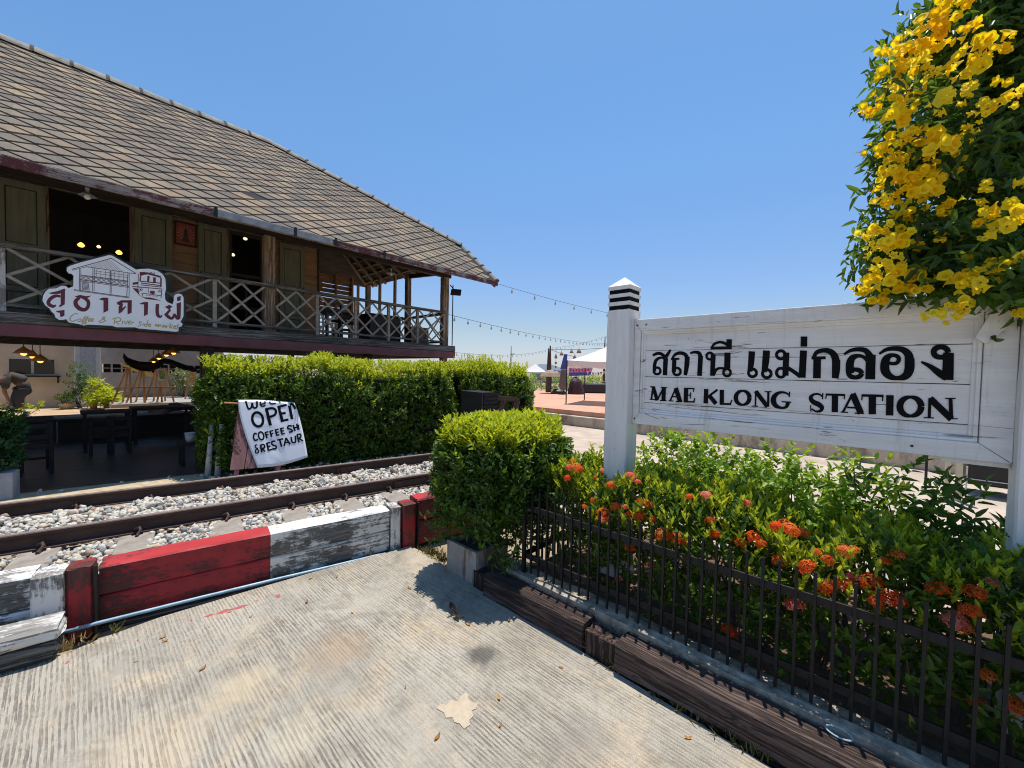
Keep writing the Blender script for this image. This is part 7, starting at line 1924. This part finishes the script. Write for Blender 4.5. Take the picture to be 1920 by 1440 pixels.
# beyond the sign: cream posts, stall
for s, w_, lab in ((0.637, 0.05, 'narrow cream post across the road, beside the wider cream one'), (0.742, 0.062, 'wider cream post across the road, beside the black stall')):
    mb = MB(); mb.box(s - w_ / 2, s + w_ / 2, 7.97, 8.03, 0.1, 1.5); mb.solo('cream_post', plain('cream_post_paint', (0.62, 0.56, 0.38), 0.7, 0.15), FS, (s, 8, 0.1), lab, 'post', bevel=0.006)
mb = MB(); mb.tube([(0.457, 8.37, 0.1), (0.45, 8.37, 1.2)], 0.016, 8); mb.solo('thin_pole', M_iron, FS, (0.457, 8.37, 0.1), 'thin dark pole on the road behind the lower edge of the sign', 'pole')
stl = thing('market_stall', 'black covered market stall with a thin white frame seen under the sign', 'stall', FS, (1.2, 8.6, 0.1))
b = MB(); b.box(0.87, 1.9, 8.55, 9.1, 0.25, 0.95); b.part('black_cover', M_blackw, stl, bevel=0.02)
for s in (0.865, 1.45):
    b = MB(); b.tube([(s, 8.53, 0.1), (s, 8.53, 0.5)], 0.01, 6); b.part('leg', M_cream, stl)
b = MB(); b.tube([(0.865, 8.53, 0.33), (1.9, 8.53, 0.33)], 0.008, 6); b.part('cross_bar', M_cream, stl)

# ================================================================== SMALL THINGS ON THE GROUND
M_fall = petalmat('fallen_leaf', (0.32, 0.14, 0.03), (0.50, 0.24, 0.05), (0.62, 0.36, 0.07), 0.1)
r = np.random.default_rng(44)
def leaf_mesh(seed):
    q = np.random.default_rng(seed); bm = bmesh.new()
    N = 7; top, bot = [], []
    for i in range(N):
        t = i / (N - 1); w_ = 0.011 * math.sin(PI * (0.06 + 0.88 * t)) * q.uniform(0.8, 1.15)
        x = -0.025 + 0.05 * t; z = 0.003 + 0.010 * (2 * t - 1) ** 2 * q.uniform(0.4, 1.4)
        top.append(bm.verts.new((x, w_, z + 0.006))); bot.append((bm.verts.new((x, 0, z)), bm.verts.new((x, -w_, z + 0.004))))
    for i in range(N - 1):
        bm.faces.new((top[i], bot[i][0], bot[i + 1][0], top[i + 1])); bm.faces.new((bot[i][0], bot[i][1], bot[i + 1][1], bot[i + 1][0]))
    me = bpy.data.meshes.new('fallen_leaf'); bm.to_mesh(me); bm.free(); me.materials.append(M_fall); return me
LM = [leaf_mesh(k) for k in range(5)]
spots = [(868, 1158), (878, 1172), (820, 1384), (938, 1362), (955, 1165), (1052, 1252), (768, 1104), (1200, 1305), (935, 1310), (255, 1241), (305, 1196), (310, 1203), (470, 1157), (533, 1082), (583, 1085), (690, 1046), (632, 1082), (760, 1290), (1290, 1385), (1035, 1170), (660, 1150), (575, 1130), (380, 1255)]
for i, (px, py) in enumerate(spots):
    p = at_z(FW, 0, px, py)
    o = put('fallen_leaf', LM[i % 5], None, None, FW, (p[0], p[1], 0.0005)); tag(o, 'small dry orange leaf fallen on the grooved concrete', 'leaf', 'dry leaves scattered on the concrete')
    o.rotation_euler = (0, 0, r.uniform(0, 6.28)); s_ = r.uniform(0.35, 0.8); o.scale = (s_, s_, s_)
for i, (px, py, s_, lab) in enumerate(((848, 1146, 1.9, 'curled brown dead leaf beside the bush shadow, the bigger of two'), (856, 1160, 1.4, 'curled brown dead leaf beside the bush shadow, the smaller of two'))):
    p = at_z(FW, 0, px, py); me = LM[i].copy(); me.materials[0] = plain('brown_dead_leaf_%s' % 'ab'[i], (0.16, 0.08, 0.03), 0.8, 0.4, 40)
    o = put('dead_leaf', me, None, None, FW, (p[0], p[1], 0.001)); tag(o, lab, 'leaf'); o.rotation_euler = (0, 0, 1.9 + i * .4); o.scale = (s_, s_ * 1.1, s_ * 2)
mb = MB(); q = [at_z(FS, 0.0, x, y) for x, y in ((818, 1329), (826, 1321), (838, 1323), (845, 1314), (858, 1316), (864, 1306), (872, 1300), (878, 1303), (877, 1312), (885, 1317), (896, 1320), (892, 1330), (884, 1333), (888, 1344), (880, 1351), (881, 1360), (870, 1368), (862, 1358), (852, 1355), (848, 1346), (836, 1347), (832, 1337))]
mb.poly([(p[0], p[1], 0.0008) for p in q], (0, 0, 0.003)); mb.solo('sand_patch', plain('loose_sand', (0.50, 0.41, 0.30), 0.95, 0.15, 30, 0.6, 90, 0.1), FS, (q[0][0], q[0][1], 0), 'pale irregular patch of sandy mortar on the concrete', 'patch')
SPL = []
for (x0_, y0_, x1_, y1_, w_) in ((383, 1157, 402, 1151, 5), (405, 1150, 436, 1142, 6), (430, 1143, 468, 1133, 5), (425, 1149, 436, 1146, 4), (516, 1117, 526, 1119, 8), (356, 1164, 362, 1163, 6), (257, 1202, 261, 1200, 5), (480, 1127, 484, 1126, 4), (120, 1245, 133, 1240, 4)):
    d = math.hypot(x1_ - x0_, y1_ - y0_); nx, ny = -(y1_ - y0_) / d * w_ / 2, (x1_ - x0_) / d * w_ / 2
    SPL.append([at_z(FS, 0.0, a + random.uniform(-1, 1), c + random.uniform(-.7, .7)) for a, c in ((x0_, y0_), ((x0_ * 2 + x1_) / 3 + nx, (y0_ * 2 + y1_) / 3 + ny), (x1_, y1_), ((x0_ + x1_ * 2) / 3 - nx, (y0_ + y1_ * 2) / 3 - ny))])
mb = MB()
for q in SPL: mb.poly([(p[0], p[1], 0.0012) for p in q])
mb.solo('paint_splash', plain('spilt_red_paint', (0.42, 0.10, 0.10), 0.8, 0.4, 60), FS, (SPL[0][0][0], SPL[0][0][1], 0), kind='stuff')
mb = MB(); c = at_z(FS, 0.182, 1573, 1374)
mb.tube([(c[0] + 0.03 * math.cos(a) * 1.5, c[1] + 0.03 * math.sin(a), 0.182) for a in [2 * PI * k / 20 for k in range(21)]], 0.0035, 6)
mb.solo('cable_tie_loop', plain('pale_blue_plastic', (0.35, 0.5, 0.58), 0.4, 0.1), FS, c, 'small pale blue plastic loop lying on the dark bed timber', 'loop')
def tufts(label_pts, name, seed, mat, L_=0.09):
    r = np.random.default_rng(seed); P, D = [], []
    for px, py, n, sp_ in label_pts:
        c = np.array(at_z(FS, -0.01, px, py))
        for k in range(n):
            P.append(c + np.array([r.normal(0, sp_), r.normal(0, sp_ * 0.5), 0])); D.append(np.array([r.normal(0, 0.5), r.normal(0, 0.5), 1.0]))
    P, D = np.array(P), np.array(D); N = rnd_unit(len(P), r)
    V, Q = leaf_arrays(P, D, N, L_ * r.uniform(0.4, 1.2, len(P)), np.full(len(P), 0.006), 0.1, 0.4)
    o = put(name, np_mesh(name, V, Q), mat, None, FS); return tag(o, kind='stuff')
L_weed = leafmat('dry_weed', (0.05, 0.07, 0.015), (0.14, 0.14, 0.04), (0.32, 0.26, 0.10), 0.25)
tufts([(815, 1042, 90, 0.06), (830, 1052, 60, 0.05), (798, 1036, 40, 0.03), (556, 1072, 40, 0.04), (690, 1040, 10, 0.03), (215, 1185, 15, 0.03), (1110, 1222, 60, 0.03), (1150, 1255, 50, 0.04), (1210, 1285, 70, 0.04), (1275, 1325, 60, 0.05), (1330, 1360, 60, 0.05), (1400, 1402, 60, 0.05), (1060, 1192, 25, 0.03), (860, 1075, 20, 0.03)], 'weeds', 5, L_weed, 0.07)
tufts([(110, 1222, 26, 0.02), (130, 1214, 20, 0.02), (160, 1205, 12, 0.03)], 'straw', 6, leafmat('straw', (0.3, 0.2, 0.08), (0.45, 0.32, 0.13), (0.55, 0.42, 0.2), 0.1), 0.06)
